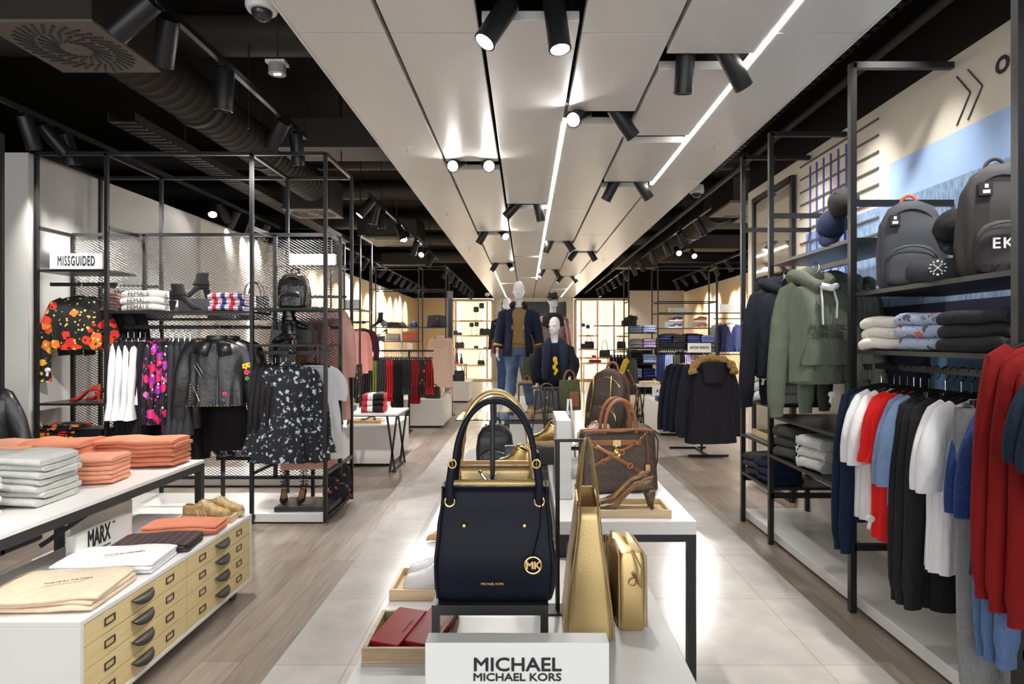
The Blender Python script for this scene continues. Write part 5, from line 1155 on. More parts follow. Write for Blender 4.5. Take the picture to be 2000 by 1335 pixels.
b = MB(); b.tube([(.13, -.07, .28), (.135, -.085, .2), (.132, -.085, .14)], .006, 8, flat=.5); fb = b.build('key_fob_strap', tanL, t); b = MB(); b.box(.119, .145, -.095, -.078, .105, .14); b.build('key_fob', gold, fb, bevel=.003)
b = MB(); b.tube([(.19, .0, .29), (.215, -.0, .24), (.21, 0, .14), (.17, -.06, .06), (.14, -.09, .05)], .0035, 6); b.build('long_strap', M_('strap_brown', s2l(60, 36, 28), .5), t)
# brown backpack on its riser
riser('dark riser carrying the brown monogram backpack', .36, .66, 3.55, 3.95, .751, .93)
t = backpack('backpack', 'brown monogram backpack with gold zips, tilted on its riser behind the satchel', (gx(1180, 3.78), 3.76, .932), .3, .25, .4, .15, mono, trim=tanL, zipm=gold, rot=(.06, .12, -.45), pocket=True)
for x in (-.05, .06): b = MB(); b.tube([(x-.03, -.078, .12), (x-.02, -.086, .25), (x-.03, -.075, .37)], .004, 6); zz = b.build('front_zip', gold, t); b = MB(); b.box(x-.04, x-.022, -.09, -.078, .1, .135); b.build('zip_pull', tanL, zz)
b = MB(); b.tube([(.09, .06, .4), (.15, .1, .28), (.14, .1, .1), (.11, .05, .02)], .012, 8, flat=.4); b.build('side_strap', tanL, t)
riser('glass-topped riser with the white trainer left of the brown backpack', .19, .345, 3.3, 3.6, .751, .93, .012, True)
sneaker('trainer', 'cream trainer with brown ribbon laces on the glass riser', (gx(1128, 3.45), 3.45, .932), .35, M_('cream_leather', s2l(226, 214, 196), .5), white_so, tanL, .2, .08)
t = T('folding_easel', 'small brushed steel easel standing left of the brown backpack', 'stand', (gx(1112, 4.0), 4.0, .751)); b = MB()
for sx in (-1, 1): b = MB(); b.bar((sx*.035, -.03, 0), (sx*.008, .0, .37), .012, .02); b.build('leg', M_('brushed', (.55, .56, .58), .35, .8), t, smooth=False)
block('sign_block', 'blank white block standing on the right table beside the dark T-stand', 'sign', gx(1084, 2.95)+.005, gx(1112, 2.95)+.005, 2.9, 3.3, .751, gz(818, 2.95), sign_m, .003)
# gold trainers, black backpack, black slingbag
riser('dark riser under the gold trainers', gx(968, 3.0), gx(1068, 3.2), 3.0, 3.32, .601, .86)
gm = M_('gold_foil', (.75, .52, .2), .3, .9, .2, 60)
sneaker('trainer', 'metallic gold trainer, left one above the gold bag', (gx(975, 3.05), 3.06, .862), -.5, gm, M_('gold_sole', s2l(200, 176, 128), .5), gm, .2, .08, 'metallic gold trainers', high=.02)
sneaker('trainer', 'metallic gold trainer, right one raised on the grey block', (gx(1040, 3.3), 3.26, .95), -.5, gm, bpy.data.materials['gold_sole'], gm, .2, .08, 'metallic gold trainers', high=.02)
block('shelf_box', 'small grey block under the right gold trainer', 'box', -.01, .17, 3.17, 3.31, .861, .949, bpy.data.materials['box_grey'], .003)
t = T('shoe_laces', 'white tissue ball on the riser under the gold trainer', 'tissue', (gx(995, 3.03), 3.04, .862)); b = MB(); b.sphere((0, 0, .02), .025, 14, sc_=(1.4, .8, .8)); b.wrinkle(.012, 40, 40, 3); b.build('paper', white_pl, t)
backpack('backpack', 'small black leather backpack in the centre behind the bag handles', (gx(966, 4.25), 4.3, ZP+.001), 0, .26, .32, .15, blkL)
tstand('slim dark stand in front of the black leather backpack top', gx(968, 4.5), 4.5, .601, 1.05, [(-.03, .03, 1.04)])
for i, (px, y) in enumerate([(1052, 3.9), (1076, 3.75)]):
    t = small_bag('handbag', 'black leather bag on long straps, %s of the two behind the gold trainers' % ['left', 'right'][i], 'handbag', (gx(px, y), y, .62 if i else .66), .2, .16, .2, .08, blkL, 0, group='black bags on long straps')
    for s in (-1, 1): b = MB(); b.tube([(s*.05, 0, .19), (s*.03, 0, .35), (s*.006, 0, .555 if i == 0 else .585)], .007, 8, flat=.5); b.build('long_strap', blkL, t)
tstand('dark stand with a cross bar carrying the two black long-strap bags', gx(1064, 3.83), 3.83, .601, 1.21, [(-.1, .1, 1.205)])
t = T('handbag', 'small blue-grey handbag between the two gold trainers', 'handbag', (gx(1010, 3.5), 3.5, .601)); tote_body(t, .16, .14, .08, .05, .3, M_('blue_grey_leather', s2l(62, 72, 84), .4), ink, .004, .35, open_=False)
# ================================================================ mannequins
t = T('display_podium', 'white podium under the dressed mannequins, middle aisle', 'podium', (.14, 10.0, 0))
b = MB(); b.box(-.5, .48, -1.5, 1.5, .42, .47); b.build('podium_top', white_lam, t, smooth=False, bevel=.003)
b = MB(); b.box(-.48, .46, -1.48, 1.48, 0, .42); b.build('podium_base', white_lam, t, smooth=False)
t = T('display_table', 'low table with glass top before the mannequin podium', 'table', (-.1, 7.55, 0))
b = MB(); b.box(-.72, .62, -.4, .4, .57, .58); b.build('glass_top', glass_m, t, smooth=False)
b = MB(); b.box(-.15, .62, -.4, -.36, .53, .57); b.box(-.15, .62, .36, .4, .53, .57); b.box(-.15, -.11, -.36, .36, .53, .57); b.box(.58, .62, -.36, .36, .53, .57); b.build('frame', dark_steel, t, smooth=False)
for sx in (-.13, .6):
    for sy in (-.38, .38): b = MB(); b.bar((sx, sy, 0), (sx, sy, .53), .04); b.build('leg', dark_steel, t, smooth=False)
def hand(b, w, d, up, s, L=.19, curl=.5, i0=None):
    """palm with five fingers; w wrist point, d direction of the fingers, up back of the hand"""
    w = Vector(w); d = Vector(d).normalized(); up = Vector(up); up = (up - d*up.dot(d)).normalized(); sd = d.cross(up)*s
    b.tube([w, w+d*.03, w+d*.06, w+d*.09, w+d*.1], [.026, .03, .038, .04, .034], 12, flat=.5, up=up)
    for k, (o, l) in enumerate(((-.03, .068), (-.01, .078), (.011, .073), (.029, .058))):
        p = w + d*.088 + sd*o; q = p + d*l*.45 - up*curl*.012; r_ = q + d*l*.3 - up*curl*.024; e = r_ + d*l*.14 - up*curl*.026
        b.tube([p, q, r_, e], [.0105, .0095, .009, .006], 8)
    p = w + d*.03 - sd*.028; b.tube([p, p + d*.03 - sd*.022 - up*.006, p + d*.058 - sd*.026 - up*.014, p + d*.072 - sd*.024 - up*.018], [.014, .012, .01, .007], 8)
def mannequin(label, loc, rz, H, arms, female=False, bald=True, lean=0, legs=None, head_rz=0):
    """one continuous remeshed body; arms: ((elbow, wrist, hand dir), ...) for left, right in body space, unit = H"""
    t = T('mannequin', label, 'mannequin', loc, rz); b = MB(); k = H/1.85; hs = 1 if not female else .93
    def P(x, y, z): return Vector((x*k, y*k, z*k))
    def hd(prof): pass
    hz = 1.60
    rings = []
    for z, w, d, y in ((0, .045, .045, -.035), (.015, .058, .065, -.03), (.05, .069, .088, -.018), (.09, .077, .1, -.005), (.14, .08, .104, 0), (.185, .075, .098, .003), (.22, .058, .078, .005), (.242, .032, .045, .006), (.25, .008, .012, .006)):
        rings.append([Matrix.Rotation(head_rz, 3, 'Z') @ Vector((w*hs*k*math.cos(a), (d*hs*math.sin(a) + y)*k, 0)) + Vector((0, 0, (hz+z)*k)) for a in [2*PI*j/20 for j in range(20)]])
    b.loft(rings)
    Rh = Matrix.Rotation(head_rz, 3, 'Z')
    def hp(x, y, z): v = Rh @ Vector((x*k, y*k, 0)); v.z = (hz+z)*k; return v
    b.tube([hp(0, -.098, .115), hp(0, -.112, .085), hp(0, -.122, .066), hp(0, -.1, .056)], [.008*k, .011*k, .015*k, .01*k], 8)
    b.tube([hp(-.022, -.092, .034), hp(0, -.102, .036), hp(.022, -.092, .034)], [.005*k, .009*k, .005*k], 8); b.sphere(hp(0, -.078, .008), .024*k, 10)
    for s in (-1, 1): b.sphere(hp(s*.078*hs, .005, .09), .03*k, 10, sc_=(.35, .7, 1)); b.tube([hp(s*.055, -.088, .128), hp(s*.03, -.099, .13), hp(s*.012, -.1, .124)], .009*k, 6)
    b.tube([P(0, .015, 1.44), P(0, .008, 1.52), P(0, -.002, 1.6), P(0, .0, 1.66)], [.075*k, .055*k, .052*k, .056*k], 16)
    sw = .19 if not female else .165
    tr = [(.84, .155, .1), (.92, .165, .11), (1.02, .145, .1), (1.1, .13, .092), (1.2, .15, .105), (1.3, .17, .115), (1.38, .175, .1), (1.44, .13, .075), (1.47, .07, .05)]
    b.loft([ring(0, 0, z*k, w*k*(1 if not female else .9), d*k, 24, .9) for z, w, d in tr])
    legs = legs or [((.095, -.01, .48), (.11, .02, .09)), ((-.095, -.01, .48), (-.11, .02, .09))]
    for (kn, an) in legs:
        s = 1 if kn[0] > 0 else -1
        b.tube([P(s*.085, 0, .9), P((s*.085+kn[0])/2, -.01, .7), P(*kn), P((kn[0]+an[0])/2, .02, .32), P(*an), P(an[0], an[1], .04)], [.1*k, .085*k, .06*k, .056*k, .036*k, .04*k], 14)
        b.tube([P(an[0], an[1]+.05, .035), P(an[0], an[1]-.02, .05), P(an[0]+s*.01, an[1]-.12, .032), P(an[0]+s*.015, an[1]-.18, .022)], [.03*k, .042*k, .038*k, .02*k], 12, flat=.7)
    for s, (el, wr_, hdv) in zip((1, -1), arms):
        sh = P(s*sw, 0, 1.39); el = P(*el); wr = P(*wr_)
        b.tube([sh + Vector((-s*.03*k, 0, .01)), sh + Vector((s*.01, 0, -.03)), (sh+el)/2, el, (el+wr)/2, wr], [.06*k, .056*k, .046*k, .036*k, .034*k, .024*k], 12)
        hand(b, wr, hdv, (s*.9, 0, .3), s, curl=.6)
    b.build('body', mann_m, t, remesh=.007); return t, P, k
def wear_torso(t, k, name, mat, sh=.21, neck=.075, z1=1.47, z0=.86, w=.19, d=.13, hem=.21, open_=False, flare=0, wr=.008, seed=0, sw_=1):
    b = MB(); rg = []
    rows = [(z1, neck, .06), (z1-.02, neck*1.5, .08), (z1-.05, sh*.85, .09), (z1-.1, sh, .115), (z1-.2, w, d), (lerp(z1-.2, z0, .4), w*.94, d*.97), (lerp(z1-.2, z0, .75), lerp(w, hem, .7), d), (z0, hem, d*1.02)]
    n = 40
    for z, hw, hd in rows:
        if open_:
            rg.append([Vector((hw*k*sgnpow(math.sin(a), .85), -hd*k*math.cos(a), z*k)) for a in [.34+.1*max(0, (1.3-z)) + (2*PI-2*(.34+.1*max(0, 1.3-z)))*j/(n-1) for j in range(n)]])
        else: rg.append([p for p in ring(0, 0, z*k, hw*k, hd*k, n, .85)])
    b.loft(rg, (0, 0), closed=not open_); b.wrinkle(wr, 9, 5, seed); return b.build(name, mat, t, solid=.006)
def wear_arm(t, k, P, s, el, wr, mat, r=.072, r1=.05, end=.9, name='sleeve', sw=.2, seed=0, bulge=0):
    sh = P(s*sw, 0, 1.38); el = P(*el); wr = P(*wr); we = el.lerp(wr, end); b = MB()
    b.tube([sh+Vector((-s*.05*k, 0, .02)), sh+Vector((s*.012, 0, -.015)), sh.lerp(el, .35), sh.lerp(el, .7), el, el.lerp(we, .35), el.lerp(we, .7), we], [r*.8*k, r*k, r*k, (r*.95+bulge)*k, (r*.86+bulge)*k, (r1*1.2+bulge)*k, (r1*1.1+bulge*.8)*k, r1*k], 16, 0, (1, 0)); b.wrinkle(.012, 12, 12, seed); return b.build(name, mat, t, solid=.004)
def wear_legs(t, k, P, legs, mat, name='jeans', r=.115, r1=.062, end=.1, seed=0):
    b = MB(); b.loft([ring(0, 0, z*k, w*k, d*k, 24, .9) for z, w, d in ((.80, .175, .118), (.9, .178, .12), (.98, .165, .112), (1.0, .16, .11))], (1, 0))
    for kn, an in legs:
        s = 1 if kn[0] > 0 else -1
        b.tube([P(s*.088, 0, .88), P((s*.09+kn[0])/2, -.01, .7), P(*kn), P((kn[0]+an[0])/2, .02, .3), P(an[0], an[1], end)], [r*k, r*.9*k, r*.68*k, (r*.62)*k, r1*k], 16, 0, (1, 0))
    b.wrinkle(.012, 10, 14, seed); return b.build(name, mat, t)
denim = M_('denim_faded', s2l(82, 104, 132), .85, 0, .4, 30, var=.5, vscale=5); navyc = cloth('navy_parka_cloth', s2l(32, 38, 62), .08)
khaki = cloth('khaki_tee', s2l(150, 124, 84), .05); denim2 = M_('denim_dark', s2l(50, 80, 120), .85, 0, .4, 30, var=.35, vscale=6)
furn = M_('navy_fur', s2l(22, 34, 58), .95, 0, 1, 90, var=.4, vscale=60); furb = M_('black_fur', (.03, .022, .025), .95, 0, 1, 90, var=.4, vscale=60)
# 1 tall man
armsA = [((.27, .0, 1.12), (.30, -.06, .87), (0, -.15, -1)), ((-.27, .02, 1.12), (-.30, -.03, .87), (0, -.1, -1))]
legsA = [((.11, -.03, .5), (.17, .05, .09)), ((-.1, -.02, .5), (-.13, -.04, .09))]
t, P, k = mannequin('white male mannequin in open navy jacket, khaki tee and blue jeans', (gx(1013, 8.9), 8.95, .471), 0, 1.9, armsA, legs=legsA)
wear_torso(t, k, 'tee', khaki, neck=.07, z0=.9, sh=.19, w=.178, d=.125, hem=.172, seed=1)
j = wear_torso(t, k, 'jacket', navyc, neck=.085, z0=.78, sh=.225, w=.21, d=.145, hem=.225, open_=True, seed=2)
for s, a in zip((1, -1), armsA): wear_arm(t, k, P, s, a[0], a[1], navyc, .078, .056, .88, 'jacket_sleeve', .205, s)
for s, a in zip((1, -1), armsA):
    e, w_ = P(*a[0]), P(*a[1]); b = MB(); b.tube([e.lerp(w_, .62), e.lerp(w_, .9)], .063*k, 16, caps=(0, 0)); cf = b.build('striped_cuff', navyL2, t, solid=.003)
    b = MB(); b.tube([e.lerp(w_, .68), e.lerp(w_, .78)], .0655*k, 16, caps=(0, 0)); b.build('cuff_band', M_('mustard', s2l(214, 160, 30), .7), cf, solid=.002)
b = MB(); b.tube([(.1*k*math.sin(a)*1.02, (.02-.085*math.cos(a))*k, (1.5 + .035*math.cos(a))*k) for a in [.7 + (2*PI-1.4)*i/14 for i in range(15)]], .035*k, 10); b.wrinkle(.01, 20, 20, 1); b.build('hood', M_('hood_black', (.02, .02, .025), .9), t)
for x in (-.09, .07): b = MB(); b.tube([(x*k, -.15*k, 1.22*k), (x*k, -.15*k, 1.16*k)], .006, 6); b.build('toggle', gold, t)
wear_legs(t, k, P, legsA, denim); b = MB(); b.tube([(.172*k*math.cos(a), .122*k*math.sin(a), .955*k) for a in [2*PI*i/24 for i in range(24)]], .022*k, 8, closed=True, flat=.4); b.build('belt', tanL, t)
for (kn, an) in legsA:
    b = MB(); rg = shoe_rings(.29*k, .1*k, .02, [(0, .05), (.3, .06), (.5, .09), (.7, .11), (1, .12)], [(0, 0), (1, 0)]); b.loft(rg); b.tf(Matrix.Translation(P(an[0], an[1]-.19, 0)) @ Matrix.Rotation(PI/2, 4, 'Z')); b.build('boot', M_('boot_sand', s2l(196, 164, 116), .8), t)
# 2 woman with cap
armsB = [((.24, .02, 1.12), (.27, -.08, .88), (.0, -.2, -1)), ((-.25, .0, 1.12), (-.28, -.06, .88), (-.05, -.2, -1))]
t, P, k = mannequin('white female mannequin wearing a black cap and metallic pink jacket', (gx(1080, 9.9), 9.95, .471), 0, 1.82, armsB, True, head_rz=.35)
pinkm = M_('metallic_pink', s2l(186, 140, 140), .3, .7, .8, 14)
wear_torso(t, k, 'fur_gilet', M_('ombre_fur', s2l(150, 128, 132), .95, 0, 1, 70, var=.5, vscale=20), neck=.09, z0=.84, sh=.2, w=.19, d=.14, hem=.2, seed=3); wear_torso(t, k, 'fur_collar', furb, neck=.08, z0=1.25, z1=1.5, sh=.19, w=.195, d=.15, hem=.16, seed=4)
for s, a in zip((1, -1), armsB): wear_arm(t, k, P, s, a[0], a[1], pinkm, .075, .05, .9, 'puffer_sleeve', .185, s, .01)
wear_legs(t, k, P, [((.095, -.01, .48), (.11, .02, .09)), ((-.095, -.01, .48), (-.11, .02, .09))], denim2)
c = cap('baseball_cap', 'black cap with cat ears on the capped female mannequin', (t.location.x, t.location.y-.02, .471+1.735*k), .35, M_('cap_black', (.012, .012, .013), .8))
for s in (-1, 1): b = MB(); b.lathe([(.02, 0), (.012, .022), (.002, .038)], 10, 0, (s*.055, 0, .075)); b.build('cat_ear', bpy.data.materials['cap_black'], c)
# 3 second male behind left
armsC = [((.26, .0, 1.12), (.29, -.05, .87), (0, -.1, -1)), ((-.26, .0, 1.12), (-.29, -.05, .87), (0, -.1, -1))]
t, P, k = mannequin('white mannequin mostly hidden behind the tall man, flowered bomber', (gx(990, 10.8), 10.9, .471), 0, 1.8, armsC)
dfl = pattern('bomber_floral', (.01, .01, .015), [s2l(150, 90, 90), s2l(12, 12, 18), s2l(120, 100, 60), s2l(12, 12, 18)], 14, .3)
wear_torso(t, k, 'bomber', dfl, neck=.09, z0=.9, sh=.23, w=.22, d=.15, hem=.2, seed=5)
for s, a in zip((1, -1), armsC): wear_arm(t, k, P, s, a[0], a[1], dfl, .08, .055, .9, 'bomber_sleeve', .205, s)
wear_legs(t, k, P, [((.095, -.01, .48), (.11, .02, .09)), ((-.095, -.01, .48), (-.11, .02, .09))], denim2)
small_bag('handbag', 'burgundy bag hanging at the arm of the hidden mannequin', 'handbag', (gx(972, 10.8), 10.75, gz(690, 10.75)), .2, .2, .26, .1, M_('burgundy_leather', s2l(110, 40, 54), .4), .16)
# 4 front girl mannequin
armsD = [((.25, -.04, 1.13), (.2, -.2, .96), (-.2, -.35, -.9)), ((-.26, .02, 1.12), (-.25, -.06, .86), (.25, -.1, -1))]
legsD = [((.1, -.02, .48), (.14, .0, .09)), ((-.07, -.02, .48), (-.02, .02, .09))]
block('low_plinth', 'low white plinth under the navy-fur mannequin', 'plinth', .3, .85, 7.95, 8.46, 0, .1, white_lam, .003)
t, P, k = mannequin('white female mannequin in navy fur gilet and yellow-embroidered sweatshirt', (gx(1083, 8.2), 8.2, .101), 0, 1.72, armsD, True, legs=legsD, head_rz=-.45)
swt = cloth('navy_sweat', s2l(22, 24, 38), .08); wear_torso(t, k, 'sweatshirt', swt, neck=.08, z0=.86, sh=.2, w=.2, d=.14, hem=.19, seed=6)
for s, a in zip((1, -1), armsD): wear_arm(t, k, P, s, a[0], a[1], swt, .085, .052, .88, 'balloon_sleeve', .19, s, .035)
b = MB()
for s in (-1, 1): b = MB(); b.tube([(s*.07*k, .05*k, 1.5*k), (s*.115*k, -.09*k, 1.42*k), (s*.125*k, -.15*k, 1.25*k), (s*.13*k, -.15*k, 1.08*k), (s*.13*k, -.14*k, .96*k)], [.05, .06, .06, .055, .04], 12); b.wrinkle(.015, 40, 40, s); b.build('fur_front', furn, t)
ym = M_('yellow_embroidery', s2l(238, 196, 20), .7)
for i, (x, z, r_) in enumerate([(-.0, 1.24, .035), (.015, 1.19, .03), (-.01, 1.13, .03), (.02, 1.08, .028), (.0, 1.04, .02), (.13, 1.12, .014)]): b = MB(); b.sphere((x*k, -.15*k, z*k), r_*k, 18, sc_=(.9, .25, 1.2)); b.build('embroidery', ym, t)
wear_legs(t, k, P, legsD, M_('maroon_trousers', s2l(58, 24, 40), .8), 'trousers', .11, .06)
olive = cloth('olive_canvas', s2l(92, 94, 66), .1)
t = small_bag('tote_bag', 'olive and tan tote held by the navy-fur mannequin', 'handbag', (gx(1112, 7.9), 7.88, gz(800, 7.88)), .15, .28, .38, .14, olive, .14, trim=tanL, e=.2)
b = MB(); b.box(-.02, .1, -.095, -.08, .05, .24); b.build('tan_pocket', tanL, t, bevel=.004)
# podium accessories
riser('dark riser on the podium carrying a tray of coiled belts', gx(1012, 8.7), gx(1062, 8.7), 8.6, 8.9-.12, .471, .9)
tray('wood tray with coiled belts on top of the dark riser', (gx(1037, 8.68), 8.69, .901), 0, .26, .15, .04, oak_dk)
t = T('coiled_belts', 'coil of brown and gold belts in the raised tray', 'belt', (gx(1037, 8.68), 8.69, .93))
for i in range(4): b = MB(); b.torus(((-.05+.035*i), .0, .03), .045, .008, Matrix.Rotation(.4*i-.6, 3, 'Z'), 18, 6); b.build('belt_coil', [tanL, blkL, goldD, blkL][i], t)
tray('wood tray with flat shoes, left on the glass table', (gx(1022, 7.4), 7.4, .581), 0, .22, .2, .04, oak_dk); tray('wood tray with olive trainers, right on the glass table', (gx(1062, 7.4), 7.4, .581), 0, .3, .2, .045, oak_dk)
for i in range(2): pump('flat_shoe', 'rose leather flat shoe, %s in the left tray on the glass table' % ['front', 'back'][i], (gx(1011, 7.4), 7.35+.08*i, .592), .2, M_('rose_leather', s2l(180, 110, 92), .5), lining_b, L=.2, heel=.01, group='rose flat shoes')
for i in range(2): sneaker('trainer', 'olive suede trainer, %s in the right tray on the glass table' % ['front', 'back'][i], (gx(1045, 7.4), 7.34+.1*i, .6), .1, olive, M_('olive_sole', s2l(150, 140, 110), .6), tanL, .25, .09, 'olive trainers')
small_bag('handbag', 'black and olive handbag standing before the navy-fur mannequin', 'handbag', (gx(1068, 7.6), 7.62, .581), 0, .34, .3, .14, blkL, .1, trim=olive)
t = T('tote_bag', 'olive drawstring tote hanging beside the tall mannequin', 'handbag', (gx(1036, 8.72), 8.86, .96)); tote_body(t, .22, .17, .12, .06, .36, olive, olive, .004, .3)
b = MB(); handle(b, (-.05, 0, .34), (.05, 0, .34), .28, .007); b.build('handle', tanL, t)
tstand('thin dark stand behind the coiled belts holding the olive tote', gx(1052, 8.8), 8.95, .471, 1.62, [(-.14, 0, 1.61)])
# ================================================================ LEFT, middle distance
olv = cloth('cloth_olive', s2l(112, 116, 52), .06); redc = cloth('cloth_red', s2l(172, 26, 32), .05); darkred = cloth('cloth_dark_red', s2l(138, 24, 32), .06)
emb = pattern('embroidered_black', (.012, .012, .012), [s2l(200, 60, 60), s2l(16, 14, 14), s2l(190, 140, 60), s2l(16, 14, 14)], 18, .3)
blush = cloth('cloth_blush', s2l(236, 206, 190), .03)
trestle_table('small white trestle table with a knitted pile, left aisle', -2.3, -1.45, 6.95, 7.62, .67, .03)
t = block('display_cube', 'white display cube behind the small trestle table, left aisle', 'cube', -2.35, -1.6, 7.3, 8.4, 0, .47, white_lam, toe=.04)
tray('pale wood tray on the white cube behind the trestle table', (-2.0, 7.75, .471), 0, .4, .24, .04); pump('court_shoe', 'black court shoe lying in the tray on the left white cube', (-2.1, 7.75, .48), .3, blkL, lining_b, L=.2, heel=.04)
knit = stripes('knit_stripe', [s2l(16, 14, 18), s2l(16, 14, 18), s2l(190, 40, 60), s2l(235, 230, 232)], 0, 4.2)
stack('folded_jumper', 'folded black red-striped jumper', 'jumper', 'pile on the small trestle table', (gx(731, 7.2), 7.2, .671), .1, .26, .26, .07, knit, 3, 1, .008, seed=31)
block('shoe_box', 'slate blue open shoe box on the small trestle table', 'box', gx(655, 7.2), gx(690, 7.2), 7.1, 7.35, .671, .74, M_('slate_box', s2l(72, 80, 96), .6), .004)
t = Rack('long black garment rail on splayed feet, left middle distance', (-2.2, 10.0, 0))
t.beam((-2.9, 10, 1.335), (-1.5, 10, 1.335), 'rail'); 
for x in (-2.88, -1.9): t.post(x, 10, 0, 1.335); t.beam((x, 9.75, .015), (x, 10.25, .015), 'foot'); t.beam((x, 9.78, .03), (x, 10, .5), 'brace')
SEQ = [('shirt', blk, 'plain black blouse at the left end of the long rail', 3, .7), ('shirt', emb, 'black embroidered blouse on the long rail', 4, .85), ('knit_shirt', blk, 'black jumper right of the embroidered blouses on the long rail', 2, .8), ('shirt', olv, 'olive blouse on the long rail', 3, .82), ('shirt', blk2, 'charcoal blouse between olive and red on the long rail', 4, .78),
       ('shirt', redc, 'bright red blouse on the long rail', 3, .82), ('coat', blk, 'black coat right of the bright red blouses', 4, .92), ('blouse', blk2, 'black ruffled top on the long rail', 4, .68), ('shirt', darkred, 'dark red long top on the long rail', 3, .86), ('shirt', emb, 'black patterned top between the two dark red groups', 3, .7), ('blouse', darkred, 'dark red ruffled dress at the right end of the long rail', 3, .72)]
x = -2.85; tot = sum(s[3] for s in SEQ); stp = 1.33/tot
for si, (kd, m, lb, n, L_) in enumerate(SEQ):
    for i in range(n):
        G(kd, m, lb, 'garment', (x, 10+.0, 1.352), PI/2 + .25, lb.split(' on ')[0].split(' at ')[0] + ' group, long rail', seed=si, w=.38, L=L_, sl=.55 if kd != 'blouse' else .5, d=.035, pleat=.008 if kd != 'blouse' else .016, hem=.4, r0=.05, r1=.035, spread=.02, bell=.04 if kd == 'blouse' else 0); x += stp
block('display_cube', 'white display cube with a black bag, left, beyond the long rail', 'cube', -2.2, -1.42, 10.55, 11.8, 0, .49, white_lam, toe=.04)
small_bag('handbag', 'slouchy black handbag on the white cube under the red dresses', 'handbag', (gx(846, 10.8), 10.8, .491), 0, .26, .2, .14, blkL, .06)
pump('court_shoe', 'beige court shoe on the white cube near the tall panel', (gx(858, 10.9), 10.9, .491), .5, blush, lining_b)
r4 = Rack('tall thin black shelf frame carrying caps and boots, left middle distance', (-2.4, 12.8, 0), st=.022)
for X in (-3.2, -2.2, -1.64):
    for Y in (12.6, 13.1): r4.post(X, Y, 0, 3.02)
    r4.beam((X, 12.6, 3.02), (X, 13.1, 3.02))
for Y in (12.6, 13.1): r4.beam((-3.2, Y, 3.02), (-1.64, Y, 3.02)); r4.beam((-3.2, Y, 2.55), (-1.64, Y, 2.55))
r4.shelf(-3.2, -1.64, 12.6, 13.1, 1.78); r4.shelf(-3.2, -2.2, 12.6, 13.1, 1.49); r4.beam((-3.2, 12.8, 1.3), (-1.64, 12.8, 1.3), 'rail')
ZB = 1.781
boot('ankle_boot', 'black suede ankle boot at the left end of the high cap shelf', (gx(722, 12.75), 12.75, ZB), 0, suede, .2, .07, .3)
capn = M_('cap_navy', s2l(40, 48, 84), .85); capg = M_('cap_grey', (.08, .085, .1), .85)
cap('baseball_cap', 'grey-blue cap next to the boot on the high cap shelf', (gx(750, 12.7), 12.75, ZB+.03), .2, capg); cap('beanie', 'dark flat cap in the middle of the high cap shelf', (gx(785, 12.7), 12.75, ZB), .2, blk2); cap('baseball_cap', 'navy cap at the right end of the high cap shelf', (gx(809, 12.7), 12.75, ZB+.01), -.2, capn)
stack('folded_scarf', 'folded black scarf', 'scarf', 'pile between the caps on the high shelf', (gx(768, 12.75), 12.8, ZB), 0, .24, .2, .05, blk2, 2, 2, seed=3)
pump('court_shoe', 'silver high heel on the high cap shelf', (gx(792, 12.7), 12.7, ZB), .1, chrome, lining_b, L=.2)
t = small_bag('tote_bag', 'wide dark grey tote on the high shelf by the tall panel', 'handbag', (gx(853, 12.8), 12.85, ZB), 0, .42, .24, .14, capg, .02)
pump('court_shoe', 'black stiletto in front of the wide grey tote', (gx(840, 12.7), 12.68, ZB), .1, blkL, blkL, L=.22, heel=.1)
block('shelf_box', 'grey box with pumps on the second shelf, left middle distance', 'box', gx(728, 12.8), gx(750, 12.8), 12.65, 12.9, 1.491, 1.6, bpy.data.materials['box_grey'], .003)
pump('court_shoe', 'black and white pump on the grey box, left middle distance', (gx(738, 12.75), 12.72, 1.601), .4, blkL, lining_b, L=.2); pump('court_shoe', 'nude pump before the grey box, left middle distance', (gx(722, 12.65), 12.62, 1.491), -.4, lining_b, lining_b, L=.2)
stack('folded_shirt', 'folded white shirt', 'shirt', 'stack on the second shelf, left middle distance', (gx(768, 12.8), 12.8, 1.491), 0, .26, .24, .05, wht, 3, seed=4)
stack('folded_shirt', 'folded salmon shirt', 'shirt', 'stack on the second shelf beside the white ones', (gx(801, 12.8), 12.8, 1.491), 0, .28, .24, .065, cloth('cloth_salmon', s2l(246, 150, 128), .03), 3, seed=5)
G('dress', blush, 'blush high-neck dress with ruffled yoke, left of the tall panel', 'dress', (gx(847, 11.4), 12.3, 1.69), 0, seed=3, w=.42, L=1.12, sl=.66, hem=.5, collar=1, pleat=.01, d=.07, extra=lambda t: [MB().tube([(.2*math.cos(a), -.078-.02*abs(math.sin(a)), -.3-.12*abs(math.sin(a))+.1) for a in [PI+PI*i/14 for i in range(15)]], .02, 8, flat=.5).wrinkle(.012, 40, 10, 1).build('ruffle', blush, t)])
G('jacket', rose, 'rose pink jacket with ruffle, left of the long rail', 'jacket', (gx(682, 8.9), 8.9, 1.78), .6, seed=4, w=.42, L=.62, sl=.55, d=.07); G('jacket', rose, 'second rose pink jacket, nearer the burgundy one', 'jacket', (gx(695, 9.1), 9.1, 1.78), .8, seed=5, w=.42, L=.58, sl=.52, d=.07)
G('jacket', burg, 'burgundy jacket right of the two rose pink jackets', 'jacket', (gx(709, 9.3), 9.3, 1.8), .8, seed=6, w=.42, L=.46, sl=.4, d=.06)
r5 = Rack('black wall rack with rose jackets, left, behind the pink coat', (-2.8, 9.2, 0), st=.022)
for X in (gx(655, 9), gx(724, 9.4)):
    for Y in (8.8, 9.45): r5.post(X, Y, 0, 3.0)
    r5.beam((X, 8.8, 3.0), (X, 9.45, 3.0)); r5.beam((X, 8.8, 1.94), (X, 9.45, 1.94))
